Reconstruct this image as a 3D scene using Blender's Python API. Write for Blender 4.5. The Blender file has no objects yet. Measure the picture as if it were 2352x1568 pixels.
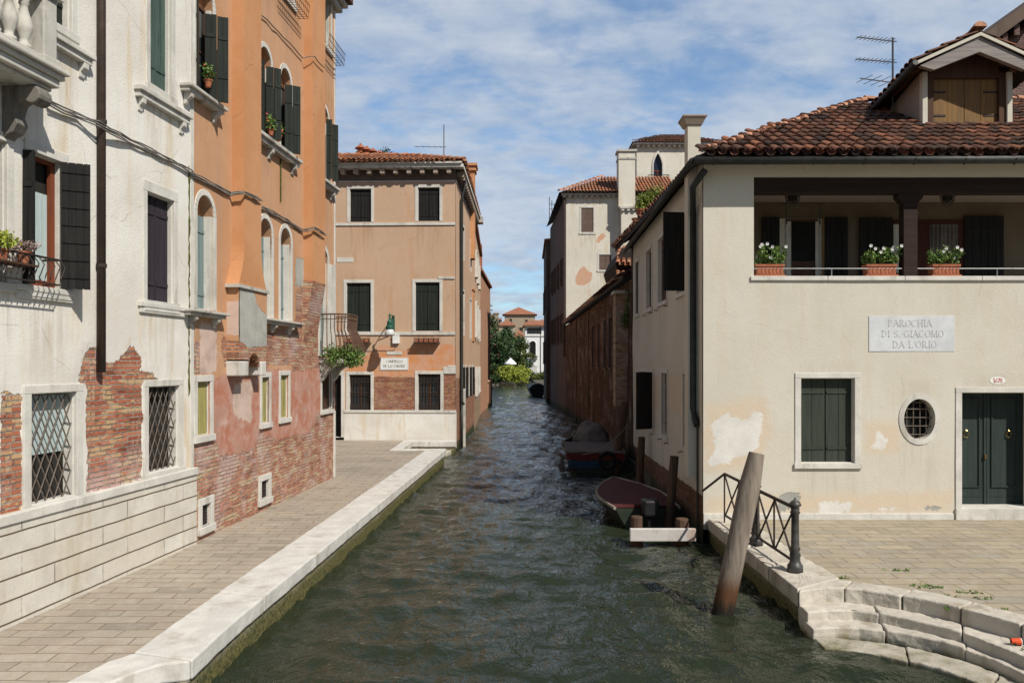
import bpy, bmesh, math, random
import numpy as np
from mathutils import Vector, noise, Matrix
random.seed(11)
F = 1829.0; CX = 1176.0; HY = 838.0; CH = 3.4; ST = 0.45
SC = bpy.context.scene
COL = SC.collection
R = random.uniform

# ------------------------------------------------------------------ helpers
def src(x0, y0, k):
    return lambda px, py: ((x0 + k*px)/1.74150, (y0 + k*py)/1.74150)
r1 = src(0, 0, .7017); r2 = src(700, 0, .7014); r3 = src(0, 1000, .7656); r4 = src(700, 1000, .765)
m1 = src(1280, 500, .4784); m2 = src(1280, 1200, .4464); fr = src(1850, 1100, .3826); th = src(2150, 400, .5738)
sd = src(2150, 1200, .6696); rt = src(2750, 0, .5723); rm = src(2750, 650, .5723); rw = src(2750, 1200, .6058); rb = src(2750, 1800, .5938)
bo = src(2150, 1600, .3827)

def onY(x, y, Y):
    return Vector(((x-CX)/F*Y, Y, CH+(HY-y)/F*Y))
def onZ(x, y, z):
    Y = (CH-z)*F/(y-HY)
    return Vector(((x-CX)/F*Y, Y, z))

class Wall:
    """a vertical plane, s = metres along it, z = height, o = metres out of it"""
    def __init__(s, p0, p1, flip=False):
        s.p = Vector(p0); s.d = (Vector(p1)-s.p).normalized(); s.L = (Vector(p1)-s.p).length
        s.n = Vector((s.d.y, -s.d.x))
        if flip: s.n = -s.n
    def at(s, x, y, off=0.0):
        u = (x-CX)/F; p = s.p + s.n*off
        t = (u*p.y-p.x)/(s.d.x-u*s.d.y)
        return t, CH+(HY-y)/F*(p.y+s.d.y*t)
    def P(s, t, z, o=0.0):
        q = s.p+s.d*t+s.n*o
        return Vector((q.x, q.y, z))

class MB:
    def __init__(s): s.v = []; s.f = []
    def add(s, vs, fs):
        b = len(s.v); s.v += [tuple(p) for p in vs]; s.f += [tuple(i+b for i in f) for f in fs]
    def box(s, o, a, b, c):
        o = Vector(o); a = Vector(a); b = Vector(b); c = Vector(c)
        s.add([o, o+a, o+a+b, o+b, o+c, o+a+c, o+a+b+c, o+b+c],
              [(0,3,2,1),(4,5,6,7),(0,1,5,4),(1,2,6,5),(2,3,7,6),(3,0,4,7)])
    def cb(s, x0, x1, y0, y1, z0, z1):
        s.box((x0,y0,z0), (x1-x0,0,0), (0,y1-y0,0), (0,0,z1-z0))
    def wb(s, W, s0, s1, z0, z1, o0, o1):
        s.box(W.P(s0,z0,o0), W.P(s1,z0,o0)-W.P(s0,z0,o0), W.P(s0,z0,o1)-W.P(s0,z0,o0), (0,0,z1-z0))
    def quad(s, a, b, c, d): s.add([a,b,c,d], [(0,1,2,3)])
    def poly(s, pts): s.add(pts, [tuple(range(len(pts)))])
    def prism(s, pts, vec):
        n = len(pts); vec = Vector(vec)
        s.add([Vector(p) for p in pts]+[Vector(p)+vec for p in pts],
              [tuple(range(n))[::-1], tuple(range(n, 2*n))]+[(i,(i+1)%n,n+(i+1)%n,n+i) for i in range(n)])
    def tube(s, pts, r, seg=6, cap=True):
        pts = [Vector(p) for p in pts]; n = len(pts); b = len(s.v)
        rr = r if isinstance(r, (list, tuple)) else [r]*n
        up = Vector((0,0,1))
        for i, p in enumerate(pts):
            t = (pts[min(i+1,n-1)]-pts[max(i-1,0)]).normalized()
            a = t.cross(up if abs(t.z) < .95 else Vector((1,0,0))).normalized(); c = t.cross(a)
            for k in range(seg):
                an = 2*math.pi*k/seg
                s.v.append(tuple(p+(a*math.cos(an)+c*math.sin(an))*rr[i]))
        for i in range(n-1):
            for k in range(seg):
                k2 = (k+1) % seg
                s.f.append((b+i*seg+k, b+i*seg+k2, b+(i+1)*seg+k2, b+(i+1)*seg+k))
        if cap:
            s.f.append(tuple(b+k for k in range(seg))[::-1]); s.f.append(tuple(b+(n-1)*seg+k for k in range(seg)))
    def lathe(s, c, prof, seg=12):
        c = Vector(c); b = len(s.v); n = len(prof)
        for r, z in prof:
            for k in range(seg):
                an = 2*math.pi*k/seg
                s.v.append((c.x+r*math.cos(an), c.y+r*math.sin(an), c.z+z))
        for i in range(n-1):
            for k in range(seg):
                k2 = (k+1) % seg
                s.f.append((b+i*seg+k, b+i*seg+k2, b+(i+1)*seg+k2, b+(i+1)*seg+k))
        s.f.append(tuple(b+k for k in range(seg))[::-1]); s.f.append(tuple(b+(n-1)*seg+k for k in range(seg)))
    def leaves(s, c, rad, n, size, shell=.3, flat=0.0):
        c = Vector(c)
        for _ in range(n):
            d = Vector((random.gauss(0,1), random.gauss(0,1), random.gauss(0,1))).normalized()
            q = (shell+(1-shell)*random.random())
            p = c+Vector((d.x*rad[0]*q, d.y*rad[1]*q, d.z*rad[2]*q))
            a = Vector((random.gauss(0,1), random.gauss(0,1), random.gauss(0,1)*(1-flat))).normalized()
            w = a.cross(Vector((random.gauss(0,1), random.gauss(0,1), random.gauss(0,1)))).normalized()
            k = size*R(.6,1.3)
            s.add([p, p+a*k*.5+w*k*.28, p+a*k, p+a*k*.5-w*k*.28], [(0,1,2,3)])
    def build(s, name, mat, parent=None, bevel=0.0, smooth=False, attrs=None, fix=True):
        off = Vector((0,0,0)); q = parent
        while q is not None: off += q.location; q = q.parent
        me = bpy.data.meshes.new(name)
        me.from_pydata([(x-off.x, y-off.y, z-off.z) for x, y, z in s.v], [], s.f)
        if fix and len(s.f) < 60000:
            bm = bmesh.new(); bm.from_mesh(me); bmesh.ops.recalc_face_normals(bm, faces=bm.faces); bm.to_mesh(me); bm.free()
        # uv in metres by facing
        uv = me.uv_layers.new(name='UVMap')
        nl = len(me.loops); npoly = len(me.polygons)
        if npoly:
            co = np.array(s.v, dtype=np.float64)
            vi = np.empty(nl, dtype=np.int32); me.loops.foreach_get('vertex_index', vi)
            pn = np.empty(npoly*3); me.polygons.foreach_get('normal', pn); pn = pn.reshape(-1,3)
            lt = np.empty(npoly, dtype=np.int32); me.polygons.foreach_get('loop_total', lt)
            nn = np.repeat(pn, lt, axis=0); P = co[vi]
            h = np.hypot(nn[:,0], nn[:,1]); flat = h < .6
            tx = np.where(flat, 1, -nn[:,1]/np.maximum(h,1e-6)); ty = np.where(flat, 0, nn[:,0]/np.maximum(h,1e-6))
            sg = np.where((np.abs(tx) > np.abs(ty)), np.sign(tx), np.sign(ty)); tx = tx*sg; ty = ty*sg
            tx = np.round(tx, 2); ty = np.round(ty, 2)
            U = np.where(flat, P[:,0], P[:,0]*tx+P[:,1]*ty); V = np.where(flat, P[:,1], P[:,2])
            uv.data.foreach_set('uv', np.stack([U,V],1).astype(np.float32).ravel())
        if attrs:
            for k, val in attrs.items():
                a = me.attributes.new(k, 'FLOAT', 'POINT'); a.data.foreach_set('value', np.asarray(val, dtype=np.float32))
        o = bpy.data.objects.new(name, me); COL.objects.link(o)
        if mat: me.materials.append(mat)
        if parent is not None: o.parent = parent
        if smooth: me.polygons.foreach_set('use_smooth', [True]*npoly)
        if bevel:
            m = o.modifiers.new('bevel', 'BEVEL'); m.width = bevel; m.segments = 2; m.limit_method = 'ANGLE'
        return o

def tag(o, label, cat, group=None, kind=None):
    if label: o['label'] = label
    if cat: o['category'] = cat
    if group: o['group'] = group
    if kind: o['kind'] = kind
    return o
def thing(name, loc, label, cat, group=None):
    o = bpy.data.objects.new(name, None); COL.objects.link(o); o.location = loc; o.empty_display_size = .3
    return tag(o, label, cat, group)
def struct(name, mb, mat, label=None, **k):
    o = mb.build(name, mat, None, **k); o['kind'] = 'structure'
    if label: o['label'] = label
    return o
def copy_tree(o, parent=None):
    c = o.copy(); COL.objects.link(c); c.parent = parent
    for ch in list(o.children): copy_tree(ch, c)
    return c

# ------------------------------------------------------------------ materials
class G:
    def __init__(s, name):
        s.m = bpy.data.materials.new(name); s.m.use_nodes = True; s.t = s.m.node_tree; s.n = s.t.nodes
        s.b = s.n['Principled BSDF']; s.tc = s.n.new('ShaderNodeTexCoord')
        s.uv = s.tc.outputs['UV']; s.ob = s.tc.outputs['Object']
    def L(s, a, i):
        if hasattr(a, 'is_linked') or isinstance(a, bpy.types.NodeSocket): s.t.links.new(a, i)
        else:
            if isinstance(a, (tuple, list)) and len(a) == 3 and i.type == 'RGBA': a = (*a, 1)
            i.default_value = a
    def noise(s, v, scale, detail=3, rough=.55, dist=0, st=None):
        if st: v = s.map(v, st)
        n = s.n.new('ShaderNodeTexNoise'); s.L(v, n.inputs['Vector'])
        n.inputs['Scale'].default_value = scale; n.inputs['Detail'].default_value = detail
        n.inputs['Roughness'].default_value = rough; n.inputs['Distortion'].default_value = dist
        return n.outputs['Fac']
    def map(s, v, sc=(1,1,1), loc=(0,0,0), rot=(0,0,0)):
        n = s.n.new('ShaderNodeMapping'); s.L(v, n.inputs['Vector'])
        n.inputs['Scale'].default_value = sc; n.inputs['Location'].default_value = loc; n.inputs['Rotation'].default_value = rot
        return n.outputs[0]
    def mix(s, f, a, b, mode='MIX'):
        n = s.n.new('ShaderNodeMix'); n.data_type = 'RGBA'; n.blend_type = mode
        s.L(f, n.inputs[0]); s.L(a, n.inputs[6]); s.L(b, n.inputs[7]); return n.outputs[2]
    def m_(s, op, a, b=0.0, c=0.0):
        n = s.n.new('ShaderNodeMath'); n.operation = op; s.L(a, n.inputs[0]); s.L(b, n.inputs[1]); s.L(c, n.inputs[2]); return n.outputs[0]
    def step(s, v, a, b, lo=0., hi=1.):
        n = s.n.new('ShaderNodeMapRange'); n.interpolation_type = 'SMOOTHSTEP'
        s.L(v, n.inputs[0]); s.L(a, n.inputs[1]); s.L(b, n.inputs[2]); s.L(lo, n.inputs[3]); s.L(hi, n.inputs[4]); return n.outputs[0]
    def attr(s, name):
        n = s.n.new('ShaderNodeAttribute'); n.attribute_name = name; return n.outputs['Fac']
    def island(s):
        return s.n.new('ShaderNodeNewGeometry').outputs['Random Per Island']
    def z(s):
        g = s.n.new('ShaderNodeNewGeometry'); x = s.n.new('ShaderNodeSeparateXYZ'); s.L(g.outputs['Position'], x.inputs[0]); return x.outputs['Z']
    def brick(s, v, w, h, mortar, smooth=.1, off=.5, c1=(0,0,0), c2=(1,1,1)):
        n = s.n.new('ShaderNodeTexBrick'); s.L(v, n.inputs['Vector']); n.inputs['Scale'].default_value = 1
        n.offset = off; n.inputs['Color1'].default_value = (*c1,1); n.inputs['Color2'].default_value = (*c2,1); n.inputs['Mortar'].default_value = (0,0,0,1)
        n.inputs['Mortar Size'].default_value = mortar; n.inputs['Mortar Smooth'].default_value = smooth
        n.inputs['Bias'].default_value = 0; n.inputs['Brick Width'].default_value = w; n.inputs['Row Height'].default_value = h
        return n.outputs['Color'], n.outputs['Fac']
    def ramp(s, f, stops):
        n = s.n.new('ShaderNodeValToRGB'); e = n.color_ramp.elements
        while len(e) < len(stops): e.new(.5)
        for q, (p, c) in zip(e, stops): q.position = p; q.color = (*c, 1)
        s.L(f, n.inputs[0]); return n.outputs[0]
    def warp(s, v, scale, amt):
        n = s.n.new('ShaderNodeTexNoise'); s.L(v, n.inputs['Vector']); n.inputs['Scale'].default_value = scale; n.inputs['Detail'].default_value = 2
        a = s.n.new('ShaderNodeVectorMath'); a.operation = 'SUBTRACT'; s.L(n.outputs['Color'], a.inputs[0]); a.inputs[1].default_value = (.5,.5,.5)
        b = s.n.new('ShaderNodeVectorMath'); b.operation = 'MULTIPLY_ADD'; s.L(a.outputs[0], b.inputs[0]); b.inputs[1].default_value = (amt,amt,amt); s.L(v, b.inputs[2])
        return b.outputs[0]
    def bump(s, h, dist=.02, strength=1.0):
        n = s.n.new('ShaderNodeBump'); s.L(h, n.inputs['Height']); n.inputs['Distance'].default_value = dist; n.inputs['Strength'].default_value = strength
        s.L(n.outputs[0], s.b.inputs['Normal'])
    def out(s, col, rough=.9, spec=.25, metal=0):
        s.L(col, s.b.inputs['Base Color']); s.L(rough, s.b.inputs['Roughness'])
        s.b.inputs['Specular IOR Level'].default_value = spec; s.L(metal, s.b.inputs['Metallic'])
        return s.m

def simple(name, c, c2=None, rough=.85, scale=6, st=(1,1,1), metal=0, spec=.25, bump=.004, detail=4):
    g = G(name); c2 = c2 or tuple(x*.6 for x in c)
    n = g.noise(g.ob, scale, detail, .6, 0, st)
    n2 = g.noise(g.ob, scale*7, 3, .6, 0, st)
    f = g.m_('ADD', g.m_('MULTIPLY', n, .7), g.m_('MULTIPLY', n2, .3))
    col = g.mix(g.step(f, .35, .65), c2, c)
    if bump: g.bump(f, bump)
    return g.out(col, rough, spec, metal)

def brick_layers(g, reds, mort=(.35,.3,.25), w=.25, h=.068, mort_amt=.010, pale=.35):
    v = g.warp(g.uv, 3.0, .03); v = g.warp(v, 14, .012)
    bc, bf = g.brick(v, w, h, mort_amt, .35)
    big = g.noise(g.uv, .9, 4, .6); fine = g.noise(g.uv, 18, 4, .65); mid = g.noise(g.uv, 4.5, 4, .6)
    col = g.mix(bc, reds[0], reds[1])
    per = g.noise(g.map(v, (1/w*.55, 1/h*.5, 1)), 1.0, 2, .5)
    col = g.mix(g.step(per, .54, .60), col, reds[2]); col = g.mix(g.m_('MULTIPLY', g.step(per, .42, .36), .75), col, tuple(x*.45 for x in reds[0]))
    col = g.mix(g.m_('MULTIPLY', g.step(mid, .52, .7), .5), col, reds[2])
    col = g.mix(g.m_('MULTIPLY', g.step(big, .48, .66), pale), col, (.56,.43,.41))
    col = g.mix(g.m_('MULTIPLY', g.step(fine, .4, .75), .45), col, g.mix(.5, col, (.09,.04,.03)))
    col = g.mix(bf, col, g.mix(g.step(mid, .4, .6), mort, tuple(x*.45 for x in mort)))
    hgt = g.m_('ADD', g.m_('MULTIPLY', g.m_('SUBTRACT', 1, bf), .7), g.m_('MULTIPLY', fine, .5))
    return col, hgt

def wallmat(name, ca, cb, stain, grey=(.36,.36,.33), red=(.42,.16,.10), white=(.7,.67,.6), reds=((.36,.13,.07),(.48,.24,.13),(.42,.28,.15)), mort=(.35,.3,.25), streak=.5, pale=.35, damp=0.0, rsharp=.03, remnant=0, crack=.3):
    g = G(name)
    big = g.noise(g.uv, .55, 5, .62); mid = g.noise(g.uv, 2.6, 5, .65); fine = g.noise(g.uv, 30, 4, .7)
    st = g.noise(g.uv, 1.0, 5, .62, 0, (2.6,.28,1)); st2 = g.noise(g.uv, 1.0, 3, .6, 0, (9,.6,1))
    col = g.mix(g.step(big, .38, .62), ca, cb)
    col = g.mix(g.m_('MULTIPLY', g.step(mid, .5, .72), .35), col, cb)
    col = g.mix(g.m_('MULTIPLY', g.step(st, .5, .72), streak), col, stain)
    col = g.mix(g.m_('MULTIPLY', g.step(st2, .58, .8), streak*.5), col, g.mix(.5, stain, (.1,.08,.06)))
    col = g.mix(g.m_('MULTIPLY', g.step(fine, .55, .8), .12), col, (.2,.17,.13))
    dp_ = g.noise(g.uv, 1.0, 4, .65, 0, (7,.5,1)); col = g.mix(g.m_('MULTIPLY', g.m_('MULTIPLY', g.attr('m_drip'), g.step(dp_, .40, .62)), .55), col, g.mix(.5, stain, (.12,.10,.08)))
    gr_ = g.noise(g.uv, 120, 2, .8); col = g.mix(g.m_('MULTIPLY', g.step(gr_, .5, .75), .16), col, (.12,.1,.08))
    edge = g.m_('ADD', g.m_('MULTIPLY', g.noise(g.uv, 3.2, 5, .7), .9), g.m_('MULTIPLY', g.noise(g.uv, 13, 3, .6), .25))
    def msk(a, sharp=.02):
        v = g.m_('ADD', g.attr(a), g.m_('SUBTRACT', edge, .575))
        return g.step(v, .5-sharp, .5+sharp)
    r = msk('m_red', rsharp); col = g.mix(r, col, g.mix(g.step(mid, .35, .62), red, g.mix(.45 if rsharp < .1 else .1, red, (.55,.4,.34))))
    w = msk('m_white', .05)
    col = g.mix(w, col, g.mix(g.step(mid, .3, .7), white, tuple(x*.86 for x in white)))
    gm = msk('m_grey'); col = g.mix(gm, col, g.mix(g.step(mid, .3, .7), grey, tuple(x*.8 for x in grey)))
    b = msk('m_brick', .015)
    if remnant:
        rn = g.noise(g.uv, 1.7, 5, .68, .4)
        b = g.m_('MULTIPLY', b, g.m_('SUBTRACT', 1, g.m_('MULTIPLY', g.step(rn, .585, .60), remnant)))
    bc, bh = brick_layers(g, reds, mort, pale=pale)
    col = g.mix(b, col, bc)
    if remnant:
        ef = g.noise(g.uv, 2.4, 5, .7); col = g.mix(g.m_('MULTIPLY', g.m_('MULTIPLY', g.step(ef, .5, .72), g.step(g.z(), 4.2, 3.0)), .6), col, (.58,.46,.43))
        dk = g.noise(g.uv, 1.3, 4, .7); col = g.mix(g.m_('MULTIPLY', g.m_('MULTIPLY', g.step(dk, .5, .7), g.step(g.z(), 4.6, 3.2)), .35), col, (.22,.13,.09))
    vo = g.n.new('ShaderNodeTexVoronoi'); vo.feature = 'DISTANCE_TO_EDGE'; g.L(g.warp(g.uv, 1.6, .35), vo.inputs['Vector']); vo.inputs['Scale'].default_value = .42
    ck = g.m_('MULTIPLY', g.m_('MULTIPLY', g.step(vo.outputs['Distance'], .0045, .0015), g.step(mid, .42, .55)), crack)
    col = g.mix(ck, col, tuple(x*.35 for x in stain))
    ph = g.m_('ADD', 1.6, g.m_('ADD', g.m_('MULTIPLY', mid, .5), g.m_('MULTIPLY', fine, .35)))
    ph = g.m_('SUBTRACT', ph, g.m_('MULTIPLY', gm, .5))
    n = g.n.new('ShaderNodeMix'); n.data_type = 'FLOAT'; g.L(b, n.inputs[0]); g.L(ph, n.inputs[2]); g.L(bh, n.inputs[3])
    g.bump(n.outputs[0], .014)
    if damp:
        col = g.mix(g.step(g.m_('ADD', g.z(), g.m_('MULTIPLY', mid, -.5)), .25, -.1), col, (.05,.055,.03))
    return g.out(col, .92, .15)

def stone(name, c=(.62,.6,.55), dirt=(.22,.2,.16), amt=.45, joints=None, wet=None, bump=.006, scale=1.0):
    g = G(name)
    n = g.noise(g.ob, 2.2*scale, 5, .65); f = g.noise(g.ob, 22*scale, 4, .7); s_ = g.noise(g.ob, 3, 4, .6, 0, (1,1,.3))
    col = g.mix(g.step(n, .35, .65), c, tuple(x*.84 for x in c))
    col = g.mix(g.m_('MULTIPLY', g.step(s_, .52, .72), amt), col, dirt)
    col = g.mix(g.m_('MULTIPLY', g.step(f, .5, .75), .25), col, dirt)
    h = g.m_('ADD', g.m_('MULTIPLY', n, .6), g.m_('MULTIPLY', f, .5))
    if joints:
        v = g.warp(g.uv, 2.0, .025)
        bc, b0 = g.brick(v, joints[0], joints[1], joints[2], .15, .37)
        _, b1 = g.brick(v, 900, joints[1], joints[2], .15, 0)
        bf = g.m_('MAXIMUM', b1, g.m_('MULTIPLY', b0, g.step(n, .35, .6, .08, .7)))
        col = g.mix(g.m_('MULTIPLY', bc, .4), col, (.5,.44,.34)); col = g.mix(bf, col, (.12,.09,.055))
        h = g.m_('SUBTRACT', h, g.m_('MULTIPLY', bf, 2.2))
    if wet:
        zz = g.m_('ADD', g.z(), g.m_('MULTIPLY', g.m_('SUBTRACT', n, .5), .25))
        col = g.mix(g.step(zz, wet[1], wet[0]), col, g.mix(g.step(f, .4, .6), (.05,.055,.02), (.16,.14,.05)))
    g.bump(h, bump)
    return g.out(col, .8, .3)

def paving(name, w, h, c1, c2, c3, mortar=.008, rot=0, mcol=(.16,.12,.08), w_=.05):
    g = G(name); v = g.map(g.ob, (1,1,1), (0,0,0), (0,0,rot)); v = g.warp(v, 1.3, w_); v = g.warp(v, 9, .012)
    bc, bf = g.brick(v, w, h, mortar, .2, .43)
    sp = g.n.new('ShaderNodeSeparateColor'); g.L(bc, sp.inputs[0])
    col = g.ramp(sp.outputs[0], [(0, c1), (.45, c2), (.8, c3), (1, tuple(x*.75 for x in c2))])
    n3 = g.noise(g.ob, 4.5, 5, .7); col = g.mix(g.m_('MULTIPLY', g.step(n3, .46, .66), .5), col, (.44,.40,.34)); n = g.noise(g.ob, .9, 5, .7); f = g.noise(g.ob, 25, 4, .7)
    col = g.mix(g.m_('MULTIPLY', g.step(n, .4, .65), .45), col, tuple(x*.72 for x in c2))
    col = g.mix(g.m_('MULTIPLY', g.step(f, .45, .75), .3), col, tuple(x*.5 for x in c1))
    col = g.mix(g.m_('MULTIPLY', bf, .85), col, mcol)
    g.bump(g.m_('ADD', g.m_('SUBTRACT', g.m_('MULTIPLY', f, .3), g.m_('MULTIPLY', bf, 1.2)), g.m_('MULTIPLY', sp.outputs[0], .3)), .008)
    return g.out(col, .85, .3)

def wood(name, c, c2, axis='z', wet=None, rough=.8):
    g = G(name); st = {'z': (14,14,1), 'x': (1,14,14), 'y': (14,1,14)}[axis]
    n = g.noise(g.ob, 1, 5, .65, .6, st); i = g.island()
    col = g.mix(g.step(n, .35, .68), c, c2); col = g.mix(g.m_('MULTIPLY', i, .4), col, tuple(x*.6 for x in c))
    if wet:
        zz = g.m_('ADD', g.z(), g.m_('MULTIPLY', g.m_('SUBTRACT', n, .5), .5))
        col = g.mix(g.step(zz, wet, wet-.35), col, (.10,.045,.02)); col = g.mix(g.step(zz, wet-.35, wet-.6), col, (.015,.014,.01))
    g.bump(n, .01)
    return g.out(col, rough, .25)

def tilemat(name, cs):
    g = G(name); i = g.island(); n = g.noise(g.ob, 9, 4, .65); n2 = g.noise(g.ob, 1.2, 3, .6)
    col = g.ramp(i, [(j/(len(cs)-1), c) for j, c in enumerate(cs)])
    col = g.mix(g.m_('MULTIPLY', g.step(n, .42, .7), .6), col, (.07,.05,.04))
    col = g.mix(g.m_('MULTIPLY', g.step(n2, .5, .7), .35), col, (.10,.07,.055))
    g.bump(n, .008); return g.out(col, .9, .15)

def leafmat(name, c, c2, c3=None, flower=None, frac=.06):
    g = G(name); i = g.island(); n = g.noise(g.ob, .8, 3, .5)
    col = g.mix(i, c, c2)
    if c3: col = g.mix(g.step(n, .48, .6), col, c3)
    if flower: col = g.mix(g.m_('GREATER_THAN', g.m_('FRACT', g.m_('MULTIPLY', i, 37.7)), 1-frac), col, flower)
    g.L(.15, g.b.inputs['Transmission Weight']) if False else None
    g.b.inputs['Subsurface Weight'].default_value = 0
    return g.out(col, .6, .35)

M = {}
M['white'] = wallmat('white_plaster', (.73,.71,.66), (.64,.61,.555), (.60,.47,.30), streak=.75, reds=((.30,.085,.05),(.46,.18,.10),(.50,.33,.18)), pale=.6)
M['orange'] = wallmat('orange_plaster', (.49,.268,.145), (.53,.31,.185), (.43,.26,.17), streak=.7, red=(.40,.165,.105), grey=(.42,.42,.38), white=(.58,.44,.37), reds=((.36,.12,.07),(.50,.24,.14),(.50,.36,.22)), pale=.6, remnant=.9)
M['peach'] = wallmat('peach_plaster', (.53,.365,.255), (.50,.34,.23), (.50,.28,.15), streak=.55, red=(.56,.25,.11), white=(.6,.57,.5), reds=((.26,.08,.045),(.36,.13,.07),(.38,.2,.09)), pale=.15, damp=1)
M['cream'] = wallmat('cream_plaster', (.58,.55,.475), (.55,.515,.435), (.54,.46,.34), streak=.35, white=(.68,.66,.62), reds=((.15,.065,.04),(.21,.11,.07),(.2,.12,.07)), mort=(.14,.11,.08), pale=.1, damp=1, red=(.58,.49,.375), rsharp=.25, crack=.13)
M['stoneshade'] = stone('shaded_bracket_stone', (.20,.185,.165), (.05,.045,.04), .8)  # bracket stone darkened to stand in for the balcony slab's shadow
M['shade'] = wallmat('shaded_brown_plaster', (.15,.11,.09), (.12,.085,.07), (.07,.05,.04), streak=.6, reds=((.16,.06,.03),(.22,.09,.045),(.17,.10,.06)), mort=(.09,.07,.05), pale=.08, damp=1)  # brown plaster with the shade of sun-averted walls put into its colour
M['tall'] = wallmat('pale_plaster', (.66,.63,.55), (.61,.58,.50), (.52,.40,.24), streak=.6, reds=((.45,.22,.12),(.5,.28,.16),(.45,.3,.18)), pale=.2, red=(.56,.33,.2))
M['villa'] = simple('villa_white', (.8,.8,.8), (.7,.7,.7), scale=1, bump=0)
M['farbrick'] = simple('far_wall', (.38,.31,.23), (.28,.23,.17), scale=3)
M['stone'] = stone('istrian_stone')
M['stoneg'] = stone('weathered_stone', (.52,.5,.45), (.13,.12,.10), .75)
M['ashlar'] = stone('ashlar_blocks', (.64,.61,.55), (.42,.34,.22), .6, joints=(1.5,.25,.010), bump=.01)
M['kerb'] = stone('kerb_stone', (.59,.575,.54), (.30,.25,.18), .5, wet=(.12,.3))
M['steps'] = stone('step_stone', (.52,.48,.41), (.26,.21,.14), .7, wet=(-.04,.10), bump=.014)
M['quay'] = stone('quay_wall', (.36,.33,.27), (.14,.12,.07), .6, joints=(.7,.24,.012), wet=(.12,.40), bump=.025)
M['paveL'] = paving('street_paving', .58, .24, (.36,.30,.235), (.33,.285,.23), (.37,.325,.26), w_=.09)
M['paveR'] = paving('square_paving', .56, .29, (.33,.285,.215), (.37,.31,.22), (.30,.27,.22), .008, mcol=(.15,.125,.09), w_=.10)
M['ground'] = simple('ground', (.12,.11,.08))
M['dshut'] = wood('dark_shutter_wood', (.010,.010,.010), (.022,.020,.018))
M['gshut'] = wood('dark_green_shutter_wood', (.014,.019,.015), (.026,.032,.026))
M['pshut'] = wood('dark_purple_shutter_wood', (.04,.03,.04), (.025,.02,.028))
M['blshut'] = wood('blue_grey_shutter_wood', (.22,.29,.30), (.13,.18,.18))
M['glshut'] = wood('green_glazed_wood', (.08,.13,.11), (.04,.06,.055))
M['yshut'] = wood('yellow_board', (.42,.39,.12), (.22,.17,.10))
M['tanshut'] = wood('tan_shutter_wood', (.25,.14,.05), (.15,.10,.055))
M['redframe'] = wood('red_brown_frame', (.22,.06,.025), (.14,.04,.02))
M['redframe2'] = wood('dark_red_brown_frame', (.07,.022,.014), (.05,.017,.012))
M['beam'] = wood('dark_beam_wood', (.020,.011,.008), (.032,.017,.012), 'x')
M['brownwood'] = wood('brown_wood', (.10,.05,.03), (.05,.028,.018))
M['black'] = simple('black_void', (.006,.006,.006), (.01,.01,.009), bump=0)
M['dark'] = simple('dark_interior', (.02,.018,.016), (.03,.028,.024), bump=0)
M['curtain'] = simple('pale_curtain', (.45,.53,.52), (.36,.43,.43), scale=5, st=(5,5,.3))
M['iron'] = simple('dark_iron', (.035,.03,.028), (.06,.04,.03), .6, 20, metal=.3)
M['grate'] = simple('grey_iron_grating', (.16,.14,.12), (.10,.07,.05), .7, 20)
M['rust'] = simple('rusty_iron', (.16,.09,.06), (.09,.055,.04), .8, 25)
M['castiron'] = simple('cast_iron', (.10,.095,.09), (.05,.048,.045), .5, 12, metal=.5, spec=.5)
M['pipe'] = simple('brown_pipe', (.075,.052,.042), (.05,.036,.03), .5, 6, metal=.2)
M['gutter'] = simple('dark_gutter', (.055,.055,.055), (.035,.04,.035), .55, 6, metal=.4)
M['steel'] = simple('thin_steel', (.30,.31,.33), (.22,.22,.22), .4, metal=.7)
M['cable'] = simple('grey_cable', (.24,.225,.20), (.13,.12,.11), .7, 30)
M['copper'] = simple('green_lamp_metal', (.02,.13,.08), (.03,.07,.05), .5, 20)
M['lampglass'] = simple('lamp_glass', (.6,.62,.6), (.5,.5,.5), .3, bump=0)
M['terra'] = simple('terracotta', (.40,.14,.07), (.26,.09,.05), .85, 12)
M['tiles'] = tilemat('roof_tiles', [(.08,.045,.033),(.20,.08,.048),(.045,.032,.028),(.27,.12,.075),(.09,.055,.042),(.33,.14,.08),(.055,.04,.035),(.16,.085,.06)])
M['tilesb'] = tilemat('bright_roof_tiles', [(.42,.16,.08),(.52,.22,.12),(.36,.2,.13),(.5,.19,.09),(.34,.15,.09),(.48,.27,.17)])
M['ridge'] = tilemat('ridge_tiles', [(.45,.22,.13),(.5,.26,.16),(.40,.2,.13)])
M['farroof'] = simple('far_roof', (.34,.14,.08), (.22,.1,.06), scale=3, st=(1,1,1))
M['under'] = simple('roof_underside', (.03,.022,.018), (.02,.016,.012))
M['plaque'] = stone('plaque_marble', (.60,.62,.64), (.5,.5,.5), .2, bump=.001)
M['ink'] = simple('faded_letters', (.44,.44,.44), (.5,.5,.5), bump=0)
M['inkb'] = simple('dark_letters', (.10,.10,.10), (.2,.2,.19), bump=0)
M['inkr'] = simple('red_numerals', (.5,.06,.05), (.45,.08,.06), bump=0)
M['enamel'] = simple('white_enamel', (.78,.78,.76), (.7,.7,.68), .3, bump=0)
M['brass'] = simple('brass', (.28,.20,.08), (.2,.14,.06), .35, metal=.9)
M['door'] = wood('dark_green_door', (.022,.034,.030), (.034,.046,.042))
M['leaf'] = leafmat('green_leaves', (.06,.13,.025), (.16,.24,.05))
M['leafd'] = leafmat('dark_leaves', (.018,.045,.014), (.05,.09,.025), None, (.35,.08,.12), .012)
M['leaft'] = leafmat('tree_leaves', (.03,.055,.014), (.08,.11,.025), (.10,.12,.025), (.6,.55,.55), .012)
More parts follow.
